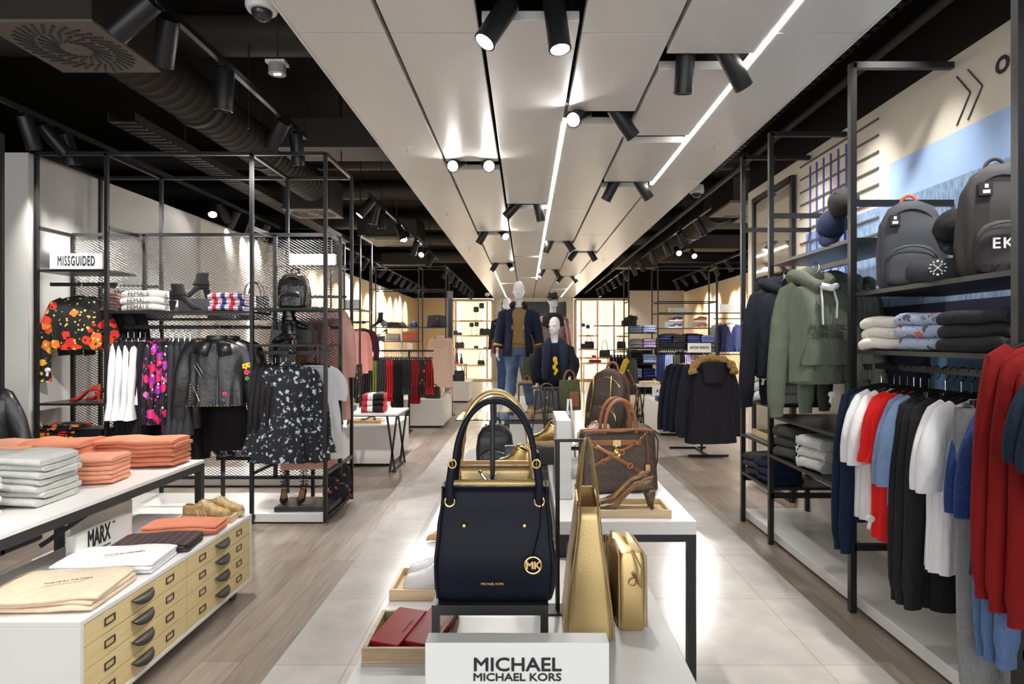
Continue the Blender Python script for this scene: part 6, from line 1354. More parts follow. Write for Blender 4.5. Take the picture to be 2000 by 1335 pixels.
r5.beam((gx(655, 9), 8.9, 1.765), (gx(724, 9.4), 8.9, 1.765), 'rail'); r5.beam((gx(655, 9), 9.1, 1.765), (gx(724, 9.4), 9.1, 1.765), 'rail'); r5.beam((gx(655, 9), 9.3, 1.785), (gx(724, 9.4), 9.3, 1.785), 'rail'); r5.shelf(gx(655, 9), gx(724, 9.4), 8.8, 9.45, 1.96)
block('sign_block', 'blank grey block sign on the wall rack above the rose jackets', 'sign', gx(676, 9), gx(705, 9), 8.95, 9.0, 1.961, 2.1, grey_w, .002)
for px in (708, 799): sg_ = block('label_board', 'small white card on the long rail, %s' % ('left one' if px < 750 else 'right one'), 'card', gx(px-5, 9.9), gx(px+5, 9.9), 9.96, 9.97, 1.36, 1.46, white_pl, .001)
t = T('standing_mirror', 'tall narrow mirror panel on a pole at the end of the left racks', 'mirror', (gx(879, 12.4), 12.4, 0))
b = MB(); b.box(-.055, .055, -.02, .02, .34, 2.5); b.build('frame', M_('frame_grey', (.22, .23, .24), .4), t, smooth=False); b = MB(); b.box(-.03, .05, -.024, -.021, .38, 1.55); b.build('mirror_glass', grey_w, t, smooth=False)
b = MB(); b.box(-.03, .05, -.024, -.021, 1.57, 2.35); b.build('screen', M_('screen_dark', (.01, .015, .03), .2), t, smooth=False); b = MB(); b.bar((.04, 0, 0), (.04, 0, .34), .02); b.box(-.04, .1, -.1, .1, 0, .01); b.build('pole', black_steel, t, smooth=False)
block('display_cube', 'white display cube with two black bags, far left before the niche', 'cube', -1.95, -1.38, 14.9, 16.0, 0, .5, white_lam, toe=.04)
for i, px in enumerate((887, 899)): small_bag('handbag', 'tall black handbag on the far left cube, %s one' % ['left', 'right'][i], 'handbag', (gx(px, 15.2), 15.2, .501), .2, .2, .26, .12, blkL, .14, group='tall black handbags on the far left cube')
t = T('side_table', 'pale wood table with a pink box before the left niche', 'table', (-1.95, 17, 0)); b = MB(); b.box(-.45, .3, -.3, .3, .82, .86); b.box(-.45, .3, -.3, .3, .55, .575); b.build('tabletop', oak, t, smooth=False)
for sx in (-.43, .28):
    for sy in (-.28, .28): b = MB(); b.bar((sx, sy, 0), (sx, sy, .82), .035); b.build('leg', oak, t, smooth=False)
block('gift_box', 'magenta and black clutch on the pale wood table', 'clutch', -2.22, -1.85, 16.85, 17.05, .861, .93, M_('magenta', s2l(190, 30, 110), .5), .01)
btl = M_('bottle_dark', (.03, .02, .025), .15)
for i, (x_, h) in enumerate([(-2.3, .34), (-2.02, .42), (-1.92, .46), (-1.8, .28)]):
    t = T('perfume_bottle', '%s dark bottle on the pale wood table before the left niche' % ['first tapered', 'second slim', 'tallest', 'shortest'][i], 'bottle', (x_, 17.15, .861)); b = MB(); b.lathe([(.04, 0), (.045, .05), (.03, h*.6), (.015, h*.7), (.015, h*.8)], 14); b.build('bottle_body', btl, t); b = MB(); b.lathe([(.02, h*.8), (.02, h)], 12); b.build('stopper', ink, t)
# goods in the niches
def nb(px, z, w, h, lab, hh=.16, mat=None, y=22.85): small_bag('handbag', lab, 'handbag', (gx(px, y), y, z), 0, w, h, .14, mat or blkL, hh)
nb(947, 1.711, .4, .24, 'black tote with a pale motif, second shelf of the left niche', .2); nb(898, 1.221, .34, .22, 'black handbag, third shelf of the left niche', .2); nb(940, .611, .28, .16, 'small quilted bag with chain, low shelf of the left niche', .34)
nb(1151, 1.211, .38, .26, 'black square handbag, left column of the right niche', .16); nb(1139, 1.211, .22, .18, 'small black box bag, left column of the right niche', 0); nb(1181, .891, .42, .26, 'black shopper with long handles, right niche', .38); nb(1213, 1.211, .34, .26, 'black square handbag, right column of the right niche', .16)
for i, (px, z, w, h) in enumerate([(930, 2.261, .2, .3), (941, 2.261, .2, .44), (921, 1.711, .16, .3), (931, 1.711, .16, .32), (1139, 1.711, .14, .3), (1148, 1.711, .14, .24)]):
    t = T('key_charm', '%s small black purse on a stand, %s display niche' % (['left', 'right', 'left', 'right', 'left', 'right'][i], ['upper shelf of the left', 'upper shelf of the left', 'second shelf of the left', 'second shelf of the left', 'cap shelf of the right', 'cap shelf of the right'][i]), 'purse', (gx(px, 22.85), 22.85, z))
    b = MB(); b.box(-.04, .04, -.04, .04, 0, .01); b.bar((0, 0, 0), (0, 0, h), .01); b.build('stand', dark_steel, t, smooth=False); b = MB(); b.loft([rrect(0, 0, h+q*w, w*.5*k, .05, 20, .5) for q, k in ((0, .85), (.2, 1), (.8, 1), (1, .7))]); b.build('pouch', blkL, t)
for i, (px, z) in enumerate([(890, 1.711), (898, 1.711), (930, 1.221), (948, 1.221), (1160, .891)]):
    block('small_purse', ['black patterned pouch, left end of the second niche shelf', 'small black box beside the patterned pouch, left niche', 'black clutch box, third shelf of the left niche', 'flat dark purse, third shelf of the left niche', 'red shoe, low shelf of the right niche'][i], 'purse', gx(px-4, 22.85), gx(px+4, 22.85), 22.8, 22.92, z, z+[.16, .1, .09, .05, .08][i], blkL if i < 4 else redL, .01)
# ================================================================ RIGHT, middle distance
r6 = Rack('tall thin black shelf frame with folded shirts, right middle distance', (3.0, 12.8, 0), st=.024)
for X in (2.11, 2.71, 3.93):
    for Y in (12.6, 13.2): r6.post(X, Y, 0, 3.02)
    r6.beam((X, 12.6, 3.02), (X, 13.2, 3.02)); r6.beam((X, 12.6, 2.3), (X, 13.2, 2.3))
for Y in (12.6, 13.2): r6.beam((2.71, Y, 2.3), (3.93, Y, 2.3)); r6.beam((2.71, Y, 3.02), (3.93, Y, 3.02)); r6.beam((2.71, Y, 2.07), (3.93, Y, 2.07))
for z in (1.665, 1.345, 1.03, .735, .42): r6.shelf(2.11, 2.71, 12.6, 13.2, z)
r6.shelf(2.71, 3.93, 12.6, 13.2, 1.76, .01); r6.shelf(2.71, 3.93, 12.6, 13.2, 1.455); r6.beam((2.71, 12.8, 1.36), (3.93, 12.8, 1.36), 'rail')
b_ = MB(); b_.box(2.15-3.0, 2.68-3.0, .25, .27, .4, 1.3); b_.build('back_panel', blk2, r6.t, smooth=False)
block('rack_plinth', 'low white plinth under the folded shirt frame, right', 'plinth', 2.1, 3.95, 12.5, 13.2, 0, .08, white_lam, toe=.015)
cb = [cloth('shirt_sky', s2l(150, 164, 206), .04), cloth('shirt_pale_blue', s2l(176, 192, 228), .04), cloth('shirt_grey', s2l(150, 150, 150), .04), cloth('shirt_lilac', s2l(196, 176, 220), .04), cloth('shirt_navy', s2l(22, 24, 44), .06), cloth('shirt_ice', s2l(166, 184, 220), .04), cloth('shirt_blue', s2l(160, 172, 214), .04), cloth('shirt_cobalt', s2l(44, 62, 124), .05), cloth('denim_fold', s2l(38, 58, 96), .08), cloth('denim_mid', s2l(60, 76, 140), .06), cloth('denim_lilac', s2l(116, 124, 190), .05)]
for zi, z in enumerate((1.666, 1.346, 1.031, .736)):
    for xi, xx in enumerate((2.27, 2.55)):
        nm = [('sky blue', 'pale blue'), ('grey', 'lilac'), ('navy', 'ice blue'), ('dusty blue', 'cobalt')][zi][xi]
        stack('folded_shirt', 'folded %s shirt' % nm, 'shirt', '%s shelf, %s stack, right middle distance' % (['highest', 'second', 'third', 'lowest'][zi], ['left', 'right'][xi]), (xx, 12.78, z), 0, .25, .24, .065 if zi else .05, cb[zi*2+xi], 3, 1, .003, seed=zi*2+xi)
for xi in range(4): stack('folded_jeans', 'folded %s trousers' % ['teal denim', 'black denim', 'blue denim', 'lavender blue'][xi], 'trousers', '%s stack on the wide shelf, right middle distance' % ['first', 'second', 'third', 'fourth'][xi], (2.88+.29*xi, 12.78, 1.456), 0, .25, .24, .05, [cb[8], blk2, cb[9], cb[10]][xi], 3, 1, .003, seed=xi)
cols = [s2l(60, 60, 110), s2l(230, 230, 230), s2l(200, 88, 60)]
for i, (px, z, m) in enumerate([(1305, 1.761, 0), (1306, 1.90, 0), (1355, 1.761, 2), (1354, 1.90, 2)]):
    nm = ['navy', 'navy', 'rust', 'rust'][i]
    sneaker('trainer', '%s running shoe, %s of its pair above the folded jeans' % (nm, ['lower', 'upper'][i % 2]), (gx(px, 12.7), 12.7, z+.0), 0, M_('runner_'+str(i), cols[m], .7), white_so, white_so, .29, .1, nm + ' running shoes', accent=white_sh)
for px in (1313, 1363): block('shoe_stand', 'clear grey stand lifting the upper %s running shoe' % ('navy' if px < 1340 else 'rust'), 'stand', gx(px-14, 12.9), gx(px+16, 12.9), 12.86, 12.96, 1.761, 1.898, grey_w, .002)
sign('', 'blank white board sign above the navy running shoes', (gx(1325, 13.15), 13.1, 2.08), 0, .42, .12, .03, .05)
sign('ANTONY MORATO', 'white sign with blocky capitals hanging over the row of shirts', (gx(1368, 12.5), 12.568, gz(688, 12.5)), 0, .47, .19, .03, .08, .56, bold=.003)
for i, (lb, m, n) in enumerate([('royal blue shirt', cb[7], 4), ('lavender striped shirt', cb[1], 4), ('olive camouflage shirt', cloth('camo', s2l(84, 88, 66), .3, vs=14), 3), ('dark navy shirt', cb[4], 3), ('lilac shirt', cb[3], 4), ('navy checked shirt', stripes('check_navy', [s2l(36, 40, 70), s2l(170, 176, 200)], 2, 30), 6), ('white shirt', wht, 2), ('mint green shirt', cloth('mint', s2l(130, 180, 160), .04), 3)]):
    x0 = 2.76 + [0, .17, .36, .46, .58, .7, .92, 1.0][i]
    for k in range(n): G('shirt', m, lb + ' on the rail below the folded jeans', 'shirt', (x0+.042*k, 12.8, 1.376), PI/2-.3, lb + ' group, right rail', seed=i, w=.38, L=.82, sl=.55, d=.03, r0=.045, r1=.035, spread=.02)
# hoodies resting behind the trainers, caps, green box
G('sweater', cloth('hoodie_grey', s2l(126, 128, 128), .08), 'grey hoodie hanging behind the navy running shoes', 'hoodie', (gx(1308, 13), 13.0, 1.78), 0, seed=1, w=.5, L=.5, sl=.4, d=.07, hang=False, neck=.12); G('sweater', blk2, 'charcoal hoodie hanging behind the rust running shoes', 'hoodie', (gx(1353, 13), 13.05, 1.78), 0, seed=1, w=.5, L=.5, sl=.4, d=.07, hang=False, neck=.12)
sneaker('trainer', 'black trainer on top of the folded shirt frame', (gx(1222, 12.4), 12.7, 1.92), 0, blkL, blkL, blkL, .3, .1); block('shelf_box', 'dark box under the black trainer, right', 'box', 2.0, 2.28, 12.62, 12.85, 1.80, 1.919, blk2, .003)
# navy jumper over white shirt
r7 = Rack('black wall rack with the navy V-neck jumper, right', (4.3, 13.0, 0), st=.024)
for X in (4.0, 4.75): r7.post(X, 12.9, 0, 3.02); r7.post(X, 13.4, 0, 3.02); r7.beam((X, 12.9, 3.02), (X, 13.4, 3.02))
r7.beam((4.0, 12.9, 3.02), (4.75, 12.9, 3.02)); r7.beam((4.0, 12.9, 2.08), (4.75, 12.9, 2.08)); r7.beam((4.0, 13.1, 1.97), (4.75, 13.1, 1.97), 'rail'); r7.shelf(4.0, 4.75, 12.9, 13.4, 1.22)
sign('', 'bright white board sign above the navy V-neck jumper', (4.4, 12.95, 2.1), 0, .6, .17, .03, .05, board=bpy.data.materials['sign_bright'])
def vneck(t):
    b = MB(); b.add([(-.07, -.066, -.13), (.07, -.066, -.13), (0, -.083, -.33)], [(0, 1, 2)]); b.build('white_shirt_front', wht, t, solid=.004)
    for s in (-1, 1): b = MB(); b.add([(s*.01, -.09, -.2), (s*.075, -.07, -.115), (s*.085, -.075, -.18)], [(0, 1, 2)]); b.build('shirt_collar', wht, t, solid=.004)
G('sweater', cloth('vneck_navy', s2l(40, 48, 92), .05), 'navy V-neck jumper over a white shirt, far right', 'jumper', (gx(1428, 12.9), 13.0, 1.985), 0, seed=2, w=.46, L=.72, sl=.66, d=.08, hem=.46, extra=vneck, cuff=1)
G('shirt', wht, 'white shirt hanging just left of the navy V-neck jumper', 'shirt', (gx(1410, 13.1), 13.2, 1.985), .3, seed=2, w=.44, L=.74, sl=.6)
# tables and cube
trestle_table('small white trestle table with scarves, right aisle', 2.05, 2.85, 11.15, 11.75, .68, .03)
stack('folded_scarf', 'folded yellow and white patterned scarf', 'scarf', 'pile on the right trestle table', (2.28, 11.35, .681), 0, .34, .24, .035, pattern('scarf', s2l(226, 214, 190), [s2l(230, 180, 60), s2l(120, 150, 160), s2l(240, 240, 235)], 16, .4), 2, seed=2)
stack('folded_jumper', 'folded black jumper', 'jumper', 'pile at the right end of the right trestle table', (2.65, 11.35, .681), 0, .3, .24, .045, blk2, 2, seed=3)
block('display_cube', 'large white display cube beside the parka rail, right', 'cube', 2.1, 3.0, 9.7, 10.9, 0, .52, white_lam, toe=.04)
sign('ANTONY', 'white board with three capitals showing left of the parkas', (gx(1305, 10.6), 10.7, .521), 0, .5, .2, .03, .09, 1, bold=.002)
stack('folded_jeans', 'folded blue jeans', 'jeans', 'pile on the large white cube', (gx(1300, 9.95), 9.95, .521), 0, .3, .24, .04, denim2, 2, seed=5)
block('shoe_plinth', 'low dark plinth with pale trainers, right middle distance', 'plinth', 2.1, 2.7, 12.0, 12.4, 0, .05, bpy.data.materials['plinth_dark'], .002)
for i in range(2): sneaker('trainer', 'grey trainer on the low dark plinth, %s one' % ['left', 'right'][i], (2.2+.2*i, 12.35, .051), -1.4, grey_w, white_so, white_so, .27, .1, 'grey trainers on the low plinth', high=.03)
block('rack_plinth', 'low white strip of plinth behind the brown satchel', 'plinth', 1.75, 2.6, 11.85, 12.45, 0, .0 + .045, white_lam, .002) if False else None
# yellow-sleeved jacket & far rail
G('jacket', blk2, 'dark jacket with mustard sleeve by the folded shirts', 'jacket', (gx(1232, 11.9), 11.95, 1.3), .9, seed=7, w=.44, L=.85, sl=.7, d=.06)
b = MB(); sleeve(b, -1, .44, -.11, .05, .72, .06, .045, .1); o = b.build('mustard_scarf', M_('mustard_cloth', s2l(214, 180, 40), .8), loc=(gx(1240, 11.7), 11.7, 1.3)); tag(o, 'mustard yellow scarf hanging left of the folded shirts', 'scarf')
r8 = Rack('short black rail with dark garments before the right niche', (2.2, 14.2, 0), st=.022)
for X in (1.9, 2.55): r8.post(X, 14.2, 0, 1.3)
r8.beam((1.9, 14.2, 1.28), (2.55, 14.2, 1.28), 'rail'); r8.beam((1.7, 11.95, 1.285), (2.3, 11.95, 1.285), 'rail'); r8.post(1.72, 11.95, 0, 1.285)
for k in range(8): G('shirt', [blk2, cb[4]][k % 2], 'dark garment on the short rail before the right niche', 'garment', (1.97+.075*k, 14.2, 1.296), PI/2-.2, 'dark garments on the short rail', seed=0, w=.38, L=.7, sl=.5, d=.03)
t = T('side_table', 'pale wood table before the right niche', 'table', (2.15, 18, 0)); b = MB(); b.box(-.5, .5, -.3, .3, .82, .86); b.build('tabletop', oak, t, smooth=False)
for sx in (-.48, .48):
    for sy in (-.28, .28): b = MB(); b.bar((sx, sy, 0), (sx, sy, .82), .035); b.build('leg', oak, t, smooth=False)
block('small_purse', 'red and black clutch on the pale wood table, right', 'clutch', 1.85, 2.2, 17.9, 18.1, .861, .95, redL, .02)
# parkas on the T rail
r9 = Rack('low black T-shaped rail carrying the parkas', (2.36, 8.1, 0), st=.024)
r9.post(2.36, 8.25, 0, 1.3); r9.beam((2.36, 7.75, 1.29), (2.36, 8.7, 1.29), 'rail'); r9.beam((2.1, 7.95, .015), (2.62, 7.95, .015), 'foot'); r9.beam((2.0, 8.55, .015), (2.5, 8.55, .015), 'foot'); r9.beam((2.36, 7.95, .015), (2.36, 8.55, .015), 'foot')
furc = M_('tan_fur', s2l(168, 132, 84), .95, 0, 1, 70, var=.5, vscale=50)
parka = cloth('parka_black', s2l(28, 28, 38), .06, rough=.7)
def hoodfur(t):
    b = MB(); b.loft([ring(0, -.05-.05*u, -.08 - .26*u, lerp(.2, .13, u), lerp(.1, .07, u), 24, .9) for u in (0, .3, .6, 1)], (1, 1)); b.wrinkle(.01, 14, 10, 2); b.build('hood', parka, t)
    b = MB(); pts = [(.27*math.cos(a), -.1+.04*math.sin(a), -.19+.16*math.sin(a)) for a in [-.2+(PI+.4)*i/24 for i in range(25)]]; b.tube(pts, [.05+.012*math.sin(i*1.7) for i in range(25)], 12); b.wrinkle(.014, 60, 60, 5); b.build('fur_trim', furc, t)
for i in range(5):
    G('coat', parka if i % 2 == 0 else navyc, ['black parka with tan fur hood, front of the T-shaped rail', 'dark padded parka directly behind the fur-hooded one', 'navy padded parka, third on the T-shaped rail', 'black padded parka, fourth on the T-shaped rail', 'last padded parka on the T-shaped rail'][i], 'coat', (2.34-.045*i, 7.8+.13*i, 1.31), .12 if i == 0 else .35, 'parkas on the T-shaped rail', seed=i, w=.56, L=1.1 if i == 0 else .98, sl=.82 if i == 0 else .78, r0=.095, r1=.07, spread=.1, d=.11, hem=.66, pleat=.005, wr=.012, extra=hoodfur if i == 0 else None)
# ================================================================ RIGHT wall rack
RR = Rack('long black steel wall rack with shelves, right side', (2.1, 3.6, 0), st=.034); r = RR; XR = 1.806; XW = 2.36
YP = [2.25, 3.4, 4.53, 5.11]
for y in YP:
    r.post(XR, y, 0, 3.03); r.beam((XR, y, 3.02), (XW, y, 3.02)); r.beam((XR, y, 2.26 if y < 4 else 2.42), (XW, y, 2.26 if y < 4 else 2.42), w=.03); r.beam((XR, y, .36 if y > 3 else .36), (XW, y, .36)); r.post(XW-.02, y, 0, .6)
def sh(y0, y1, z, x0=XR, x1=2.3): return r.shelf(x0, x1, y0, y1, z, .022)
sh(2.25, 3.4, 1.765); sh(2.25, 3.4, 1.45); sh(3.4, 4.53, 2.07); sh(3.4, 4.53, .96, 1.79); sh(3.4, 4.53, .67, 1.79)
for z in (1.66, 1.32, 1.03, .735, .42): sh(4.53, 5.11, z, 1.79, 2.25)
r.beam((1.95, 2.3, 1.36), (1.95, 3.42, 1.36), 'rail', .012, .03); r.beam((1.95, 2.2, 1.36), (1.95, 1.7, 1.56), 'rail', .02, .02)
r.beam((1.85, 3.45, 1.955), (1.85, 4.5, 1.955), 'rail', .02, .03)
block('rack_plinth', 'long low white plinth along the right wall under the clothes', 'plinth', 1.84, 2.35, .6, 5.2, .0, .085, white_lam, toe=.02)
block('skirting_board', 'pale wall skirting behind the long plinth', 'skirting', 2.352, 2.369, .6, 5.3, .0, .3, cream, .001)
# clothes on the near rail
navyk = cloth('navy_knit', s2l(22, 34, 58), .06); redt = cloth('red_tee', s2l(226, 36, 34), .03); bluem = cloth('blue_melange', s2l(116, 140, 174), .12, vs=120); blackm = cloth('black_melange', s2l(34, 34, 36), .3, vs=140); royal = cloth('royal_melange', s2l(38, 60, 112), .3, vs=140)
heath = cloth('heather_blue', s2l(84, 108, 146), .12, vs=140); greyj = cloth('grey_jogger', s2l(126, 127, 128), .12, vs=140); redk = cloth('red_knit', s2l(122, 16, 16), .08); steel = cloth('steel_blue', s2l(24, 38, 54), .08); slate = cloth('slate_melange', s2l(52, 62, 84), .2, vs=140)
A = dict(d=.05, r0=.07, spread=.035)
NR = [('sweater', navyk, 'navy long-sleeved jumper, %s at the far end of the near right rail', 2, dict(w=.44, L=.84, sl=.8, r1=.05, cuff=1), 'jumper'),
      ('tee', wht, 'white short-sleeved tee, %s of the two right of the navy jumpers', 2, dict(w=.44, L=.8, sl=.3, r1=.07), 'tee'),
      ('tee', redt, 'bright red tee with knotted sleeves, %s of three', 3, dict(w=.42, L=.86, sl=.26, r1=.055, bell=.02), 'tee'),
      ('tee', bluem, 'light blue melange tee, %s of the two before the black jumpers', 2, dict(w=.46, L=.66, sl=.34, r1=.075), 'tee'),
      ('sweater', blackm, 'charcoal melange long-sleeved jumper, %s of three', 3, dict(w=.44, L=.9, sl=.86, r1=.045, cuff=1), 'jumper'),
      ('tee', wht, 'white tee with rolled sleeves, %s of two beside the grey joggers', 2, dict(w=.46, L=.86, sl=.3, r1=.07, pleat=.01), 'tee')]
y = 3.37
GN = 'clothes on the near right rail'
for kd, m, lb, n, kw, cat in NR:
    for i in range(n):
        G(kd, m, lb % ['first', 'second', 'third'][i], cat, (1.95, y, 1.378), R.uniform(-.05, .12)+.12, GN, name=cat, seed=i, **{**A, **kw}); y -= .052
    y -= .012
for i in range(2): G('trousers', blk, 'black trousers hanging low between charcoal jumpers and white tees', 'trousers', (1.93+.04*i, 2.82-.05*i, 1.378), .2, 'black trousers on the near right rail', L=1.08, w=.36, r1=.08)
for i in range(2): G('trousers', greyj, 'grey jogging trousers with drawcord, %s on the near right rail' % ['first', 'second'][i], 'trousers', (2.0, y, 1.378), .15, 'grey joggers', seed=i, L=1.2, w=.38, r1=.07); y -= .06
for i in range(2): G('tee', royal, 'royal blue melange tee, %s of two near the red cardigans' % ['first', 'second'][i], 'tee', (1.95, y, 1.378), .15, GN, seed=i, **{**A, 'w': .46, 'L': .78, 'sl': .34, 'r1': .065}); y -= .06
for i in range(3): G('sweater', heath, 'heather blue long-sleeved jumper, %s of three near the red cardigans' % ['first', 'second', 'third'][i], 'jumper', (1.95, y, 1.378), .15, GN, name='jumper', seed=i, **{**A, 'w': .44, 'L': .84, 'sl': .84, 'r1': .045, 'cuff': 1}); y -= .05
for i in range(3): G('sweater', redk, 'dark red knitted cardigan, %s of three at the right edge' % ['first', 'second', 'third'][i], 'cardigan', (1.86+.02*i, 2.2-.05*i, 1.6-.03*i+.02), .1, 'red cardigans', name='cardigan', seed=i, w=.44, L=.86, sl=.82, r0=.072, r1=.05, cuff=1, d=.07, spread=.03)
for i in range(3): G('tee', steel, 'steel blue tee, %s of three cut by the right edge of the picture' % ['first', 'second', 'third'][i], 'tee', (1.85+.01*i, 1.98-.04*i, 1.57-.02*i), .1, 'steel blue tees', seed=i, w=.46, L=.56, sl=.24, r0=.075, r1=.07, d=.07)
G('trousers', greyj, 'grey jogging trousers hanging low at the right edge', 'trousers', (1.86, 2.42, 1.378), .1, L=1.22, w=.36, r1=.075, hang=True)
G('sweater', slate, 'slate blue melange jumper below the red cardigans', 'jumper', (2.04, 2.32, 1.22), .1, name='jumper', seed=1, w=.46, L=.84, sl=.4, d=.08)
# hoodies
def hood(mat, cords=None, txt=None):
    def f(t):
        b = MB(); b.tube([(.12*math.cos(a), .03-.07*math.sin(a), -.115+.035*math.cos(2*a)) for a in [2*PI*i/20 for i in range(20)]], .042, 12, closed=True); b.sphere((0, .05, -.1), .1, 14, sc_=(1.1, .55, .8)); b.wrinkle(.02, 14, 14, 3); b.build('hood', mat, t)
        b = MB(); b.loft([rrect(0, -.086, z, w, .014, 20, .5) for z, w in ((-.62, .16), (-.6, .165), (-.5, .13), (-.46, .11))]); b.build('kangaroo_pocket', mat, t)
        b = MB(); b.loft([ring(0, 0, z, w, .085, 40, .8) for z, w in ((-.66, .2), (-.68, .19), (-.73, .185), (-.735, .17))], (0, 0)); b.build('hem_band', mat, t)
        for s in (-1, 1): b = MB(); b.tube([(s*.04, -.1, -.15), (s*.05, -.125, -.25), (s*.045, -.125, -.34 if s > 0 else -.38)], .009, 8, flat=.4); b.build('drawcord', cords or mat, t)
        if cords: b = MB(); b.tube([(-.05, -.115, -.15), (0, -.14, -.165), (.05, -.115, -.15)], .02, 8); b.build('cord_bow', cords, t)
        if txt: text(txt[0], txt[1], face((txt[3], -.108, -.42)), txt[2], t, 1, 'print', bold=.002)
    return f
navyh = cloth('hoodie_navy', s2l(26, 28, 38), .06); greenh = cloth('hoodie_green', s2l(104, 110, 96), .05); goldf = M_('gold_print', s2l(200, 170, 90), .3, .5)
K = dict(w=.46, L=.72, sl=.72, r0=.085, r1=.055, cuff=1, d=.085, spread=.06, hem=.42)
G('sweater', navyh, 'dark navy hoodie with gold print, leftmost on the right wall rack', 'hoodie', (gx(1524, 4.3), 4.28, 1.975), .25, 'hoodies on the right wall rack', name='hoodie', seed=1, extra=hood(navyh, None, ('1982', .1, goldf, .08)), **K)
G('sweater', navyh, 'second dark navy hoodie, behind the gold-printed one', 'hoodie', (1.97, 4.46, 1.975), .3, 'hoodies on the right wall rack', name='hoodie', seed=2, extra=hood(navyh), **K)
G('sweater', greenh, 'grey-green hoodie with white drawcords tied in a bow', 'hoodie', (gx(1598, 3.72), 3.75, 1.975), .2, 'hoodies on the right wall rack', name='hoodie', seed=3, extra=hood(greenh, wht, ('AUTHENTIC\nCLIMBING', .045, M_('print_dark', s2l(70, 74, 66), .8), 0)), **K)
G('sweater', greenh, 'second grey-green hoodie, right behind the one with white cords', 'hoodie', (2.02, 3.92, 1.975), .25, 'hoodies on the right wall rack', name='hoodie', seed=4, extra=hood(greenh), **K)
G('sweater', cloth('hoodie_olive', s2l(70, 74, 62), .06), 'olive hoodie partly behind the tall steel upright', 'hoodie', (2.2, 4.08, 1.975), .3, 'hoodies on the right wall rack', name='hoodie', seed=5, extra=hood(bpy.data.materials['hoodie_olive']), **K)
tagx('white security tag at the hem of the grey-green hoodie with white cords', (gx(1625, 3.66), 3.665, gz(770, 3.66))); tagx('white security tag at the cuff of the navy hoodie', (gx(1497, 4.2), 4.25, gz(738, 4.2)))
tagx('white security tag at the hem of the nearest red tee', (gx(1700, 3.0), 3.0, gz(1012, 3.0)))
# shelf goods, near bay
grb = M_('ripstop_grey', s2l(62, 64, 72), .75, 0, .5, 300, var=.1, vscale=8); grb2 = M_('ripstop_charcoal', s2l(50, 47, 48), .8, 0, .5, 300, var=.12, vscale=8)
backpack('backpack', 'grey school rucksack with orange handle, left on the high right shelf', (gx(1776, 3.12), 3.12, 1.766), -.45, .29, .44, .17, grb, handle_m=M_('orange_web', s2l(220, 100, 60), .7), patch=1, zipm=blk2)
t = backpack('backpack', 'charcoal school rucksack with printed letters, right on the high shelf', (gx(1948, 2.58), 2.58, 1.766), -.35, .28, .47, .17, grb2, patch=1, zipm=blk2)
for i, (s_, x) in enumerate((('E', -.055), ('K', -.015), ('U', .04))): text(s_, .06, face((x, -.165, .12)), white_sh if i != 1 else sign_m, t, 1, 'print', bold=.001)
cap('trucker_cap', 'black mesh trucker cap between the two rucksacks', (gx(1864, 2.84), 2.84, 1.766+.24), -.5, blk, rot=(.75, .1, -.5)); 
t = T('cap_stand', 'thin dark stand holding the trucker cap between the rucksacks', 'stand', (gx(1864, 2.86), 2.86, 1.766)); b = MB(); b.tube([(0, 0, 0), (0, 0, .24)], .005); b.box(-.04, .04, -.04, .04, 0, .005); b.build('pole', black_steel, t)
t = T('bum_bag', 'black bum bag with round white badge on the high right shelf', 'bag', (gx(1838, 2.72), 2.75, 1.766), -.5); b = MB(); b.loft([rrect(0, 0, z, w, d, 30, .5) for z, w, d in ((0, .1, .035), (.02, .12, .045), (.06, .12, .04), (.09, .1, .025), (.1, .07, .01))]); b.build('pouch', blk2, t)
b = MB()
for k in range(12): a = 2*PI*k/12; b.bar((.026*math.cos(a), -.05, .055+.026*math.sin(a)), (.034*math.cos(a), -.05, .055+.034*math.sin(a)), .008, .004)
b.bar((-.018, -.05, .037), (.018, -.05, .073), .003, .003); b.bar((.018, -.05, .037), (-.018, -.05, .073), .003, .003); b.build('badge', white_pl, t, smooth=False)
stack('folded_tee', 'folded white sweatshirt', 'sweatshirt', 'left stack on the lower near shelf, right wall', (gx(1745, 3.25), 3.18, 1.451), -1.2, .26, .3, .055, offw, 3, 1, .006, seed=41)
prt = pattern('graphic_print', s2l(168, 182, 208), [s2l(90, 88, 104), s2l(168, 182, 208), s2l(206, 110, 96), s2l(120, 124, 150), s2l(168, 182, 208)], 22, .4, second=([s2l(168, 182, 208), s2l(70, 66, 84), s2l(168, 182, 208)], 40, .25))
stack('folded_sweatshirt', 'folded blue-grey graphic sweatshirt', 'sweatshirt', 'middle stack, lower near shelf, right wall', (gx(1842, 2.85), 2.84, 1.451), -1.2, .28, .3, .056, prt, 3, 1, .008, seed=42)
stack('folded_sweatshirt', 'folded black cable sweatshirt', 'sweatshirt', 'right stack on the lower near shelf, right wall', (gx(1945, 2.5), 2.5, 1.451), -1.2, .28, .3, .055, M_('cable_black', (.016, .016, .018), .9, 0, 1, 45), 3, 1, .008, seed=43)
# caps on the high middle shelf
t = T('cap_stand', 'dark stand with two arms holding the caps, right wall rack', 'stand', (1.88, 3.62, 2.071)); b = MB(); b.tube([(0, 0, 0), (0, 0, .24)], .006); b.tube([(-.02, .16, 0), (-.02, .16, .12)], .006); b.box(-.05, .04, -.05, .2, 0, .006); b.build('pole', black_steel, t)
cap('baseball_cap', 'black flat-brimmed cap, upper one on the high stand', (1.88, 3.62, 2.30), 0, M_('cap_black2', (.015, .015, .016), .85), rot=(-.9, .5, 2.4)); cap('baseball_cap', 'navy cap, lower one on the high stand', (1.87, 3.75, 2.2), 0, M_('cap_navy2', s2l(26, 34, 66), .85), rot=(.9, .2, -.6))
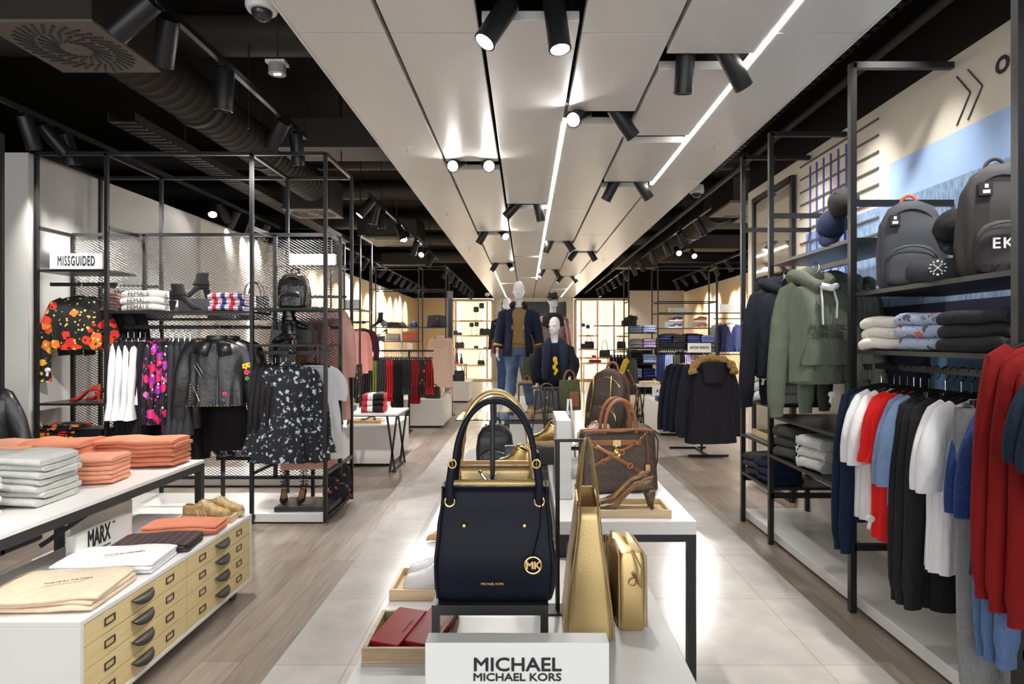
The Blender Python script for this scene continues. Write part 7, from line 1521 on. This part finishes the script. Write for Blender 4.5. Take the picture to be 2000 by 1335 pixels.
# narrow bay stacks
def fs(desc, cat, z, mat, y_=4.68, k=3, h=.055, x=1.93, w=.24, where=''): stack('folded_' + cat, desc, cat, where, (x, y_, z), -1.35, w, .26, h, mat, k, 1, .006, seed=int(z*100))
pinkp = stripes('pink_stripe', [s2l(226, 70, 110), s2l(130, 110, 170), s2l(236, 100, 130)], 2, 20)
fs('folded pink and violet tee', 'tee', 1.661, pinkp, 4.72, where='narrow bay of the right rack'); fs('folded lilac patterned tee', 'tee', 1.321, pattern('lilac_pat', s2l(190, 172, 214), [s2l(150, 140, 190), s2l(210, 200, 230), s2l(80, 84, 140)], 30, .4), 4.72, where='narrow bay, below the pink tees')
fs('folded pale grey sweatpants', 'trousers', 1.031, ltgrey, 4.72, 3, .075, where='narrow bay, beside the navy hoodie sleeve')
tray('pale wood tray with belts in the narrow bay', (2.0, 4.82, .736), -PI/2, .42, .3, .045)
for i in range(4): t = T('rolled_belt', '%s rolled olive belt in the wooden tray of the narrow bay' % ['first', 'second', 'third', 'fourth'][i], 'belt', (1.95+.03*i, 4.7+.09*i, .76)); b = MB(); b.torus((0, 0, .012), .035, .008, Matrix.Rotation(PI/2, 3, 'X'), 16, 6); b.build('band', olive, t)
fs('folded charcoal jeans', 'jeans', .421, blk2, 4.95, 3, .055, where='left pile at the foot of the narrow bay'); fs('folded navy jeans', 'jeans', .421, navyk, 4.7, 3, .055, where='right pile at the foot of the narrow bay')
fs('folded black jeans', 'jeans', .671, blk, 4.42, 3, .045, x=2.0, where='beside the grey-green sweatpants') if False else None
dgr = cloth('sweat_dark_green', s2l(66, 68, 62), .06)
fs('folded dark green sweatpants', 'trousers', .671, dgr, 4.33, 3, .075, where='low shelf of the middle bay, left stack'); fs('folded grey melange sweatpants', 'trousers', .671, ltgrey, 3.95, 3, .07, where='low shelf of the middle bay, right stack')
fs('folded blue sweatshirt', 'sweatshirt', 1.951-.28, cb[9], 4.9, 2, .05, where='narrow bay, behind the pink tees')
for k in range(3):
    t = T('drawcord', '%s white drawcord knot on the grey melange sweatpants, middle bay' % ORD[3][k], 'cord', (1.81, 4.06, .70+.07*k)); b = MB(); b.tube([(0, 0, .02), (-.015, .02, .03), (-.02, 0, .0), (-.01, -.02, -.02), (0.0, .005, .01), (-.012, .01, -.05)], .005, 6); b.build('cord', wht, t)
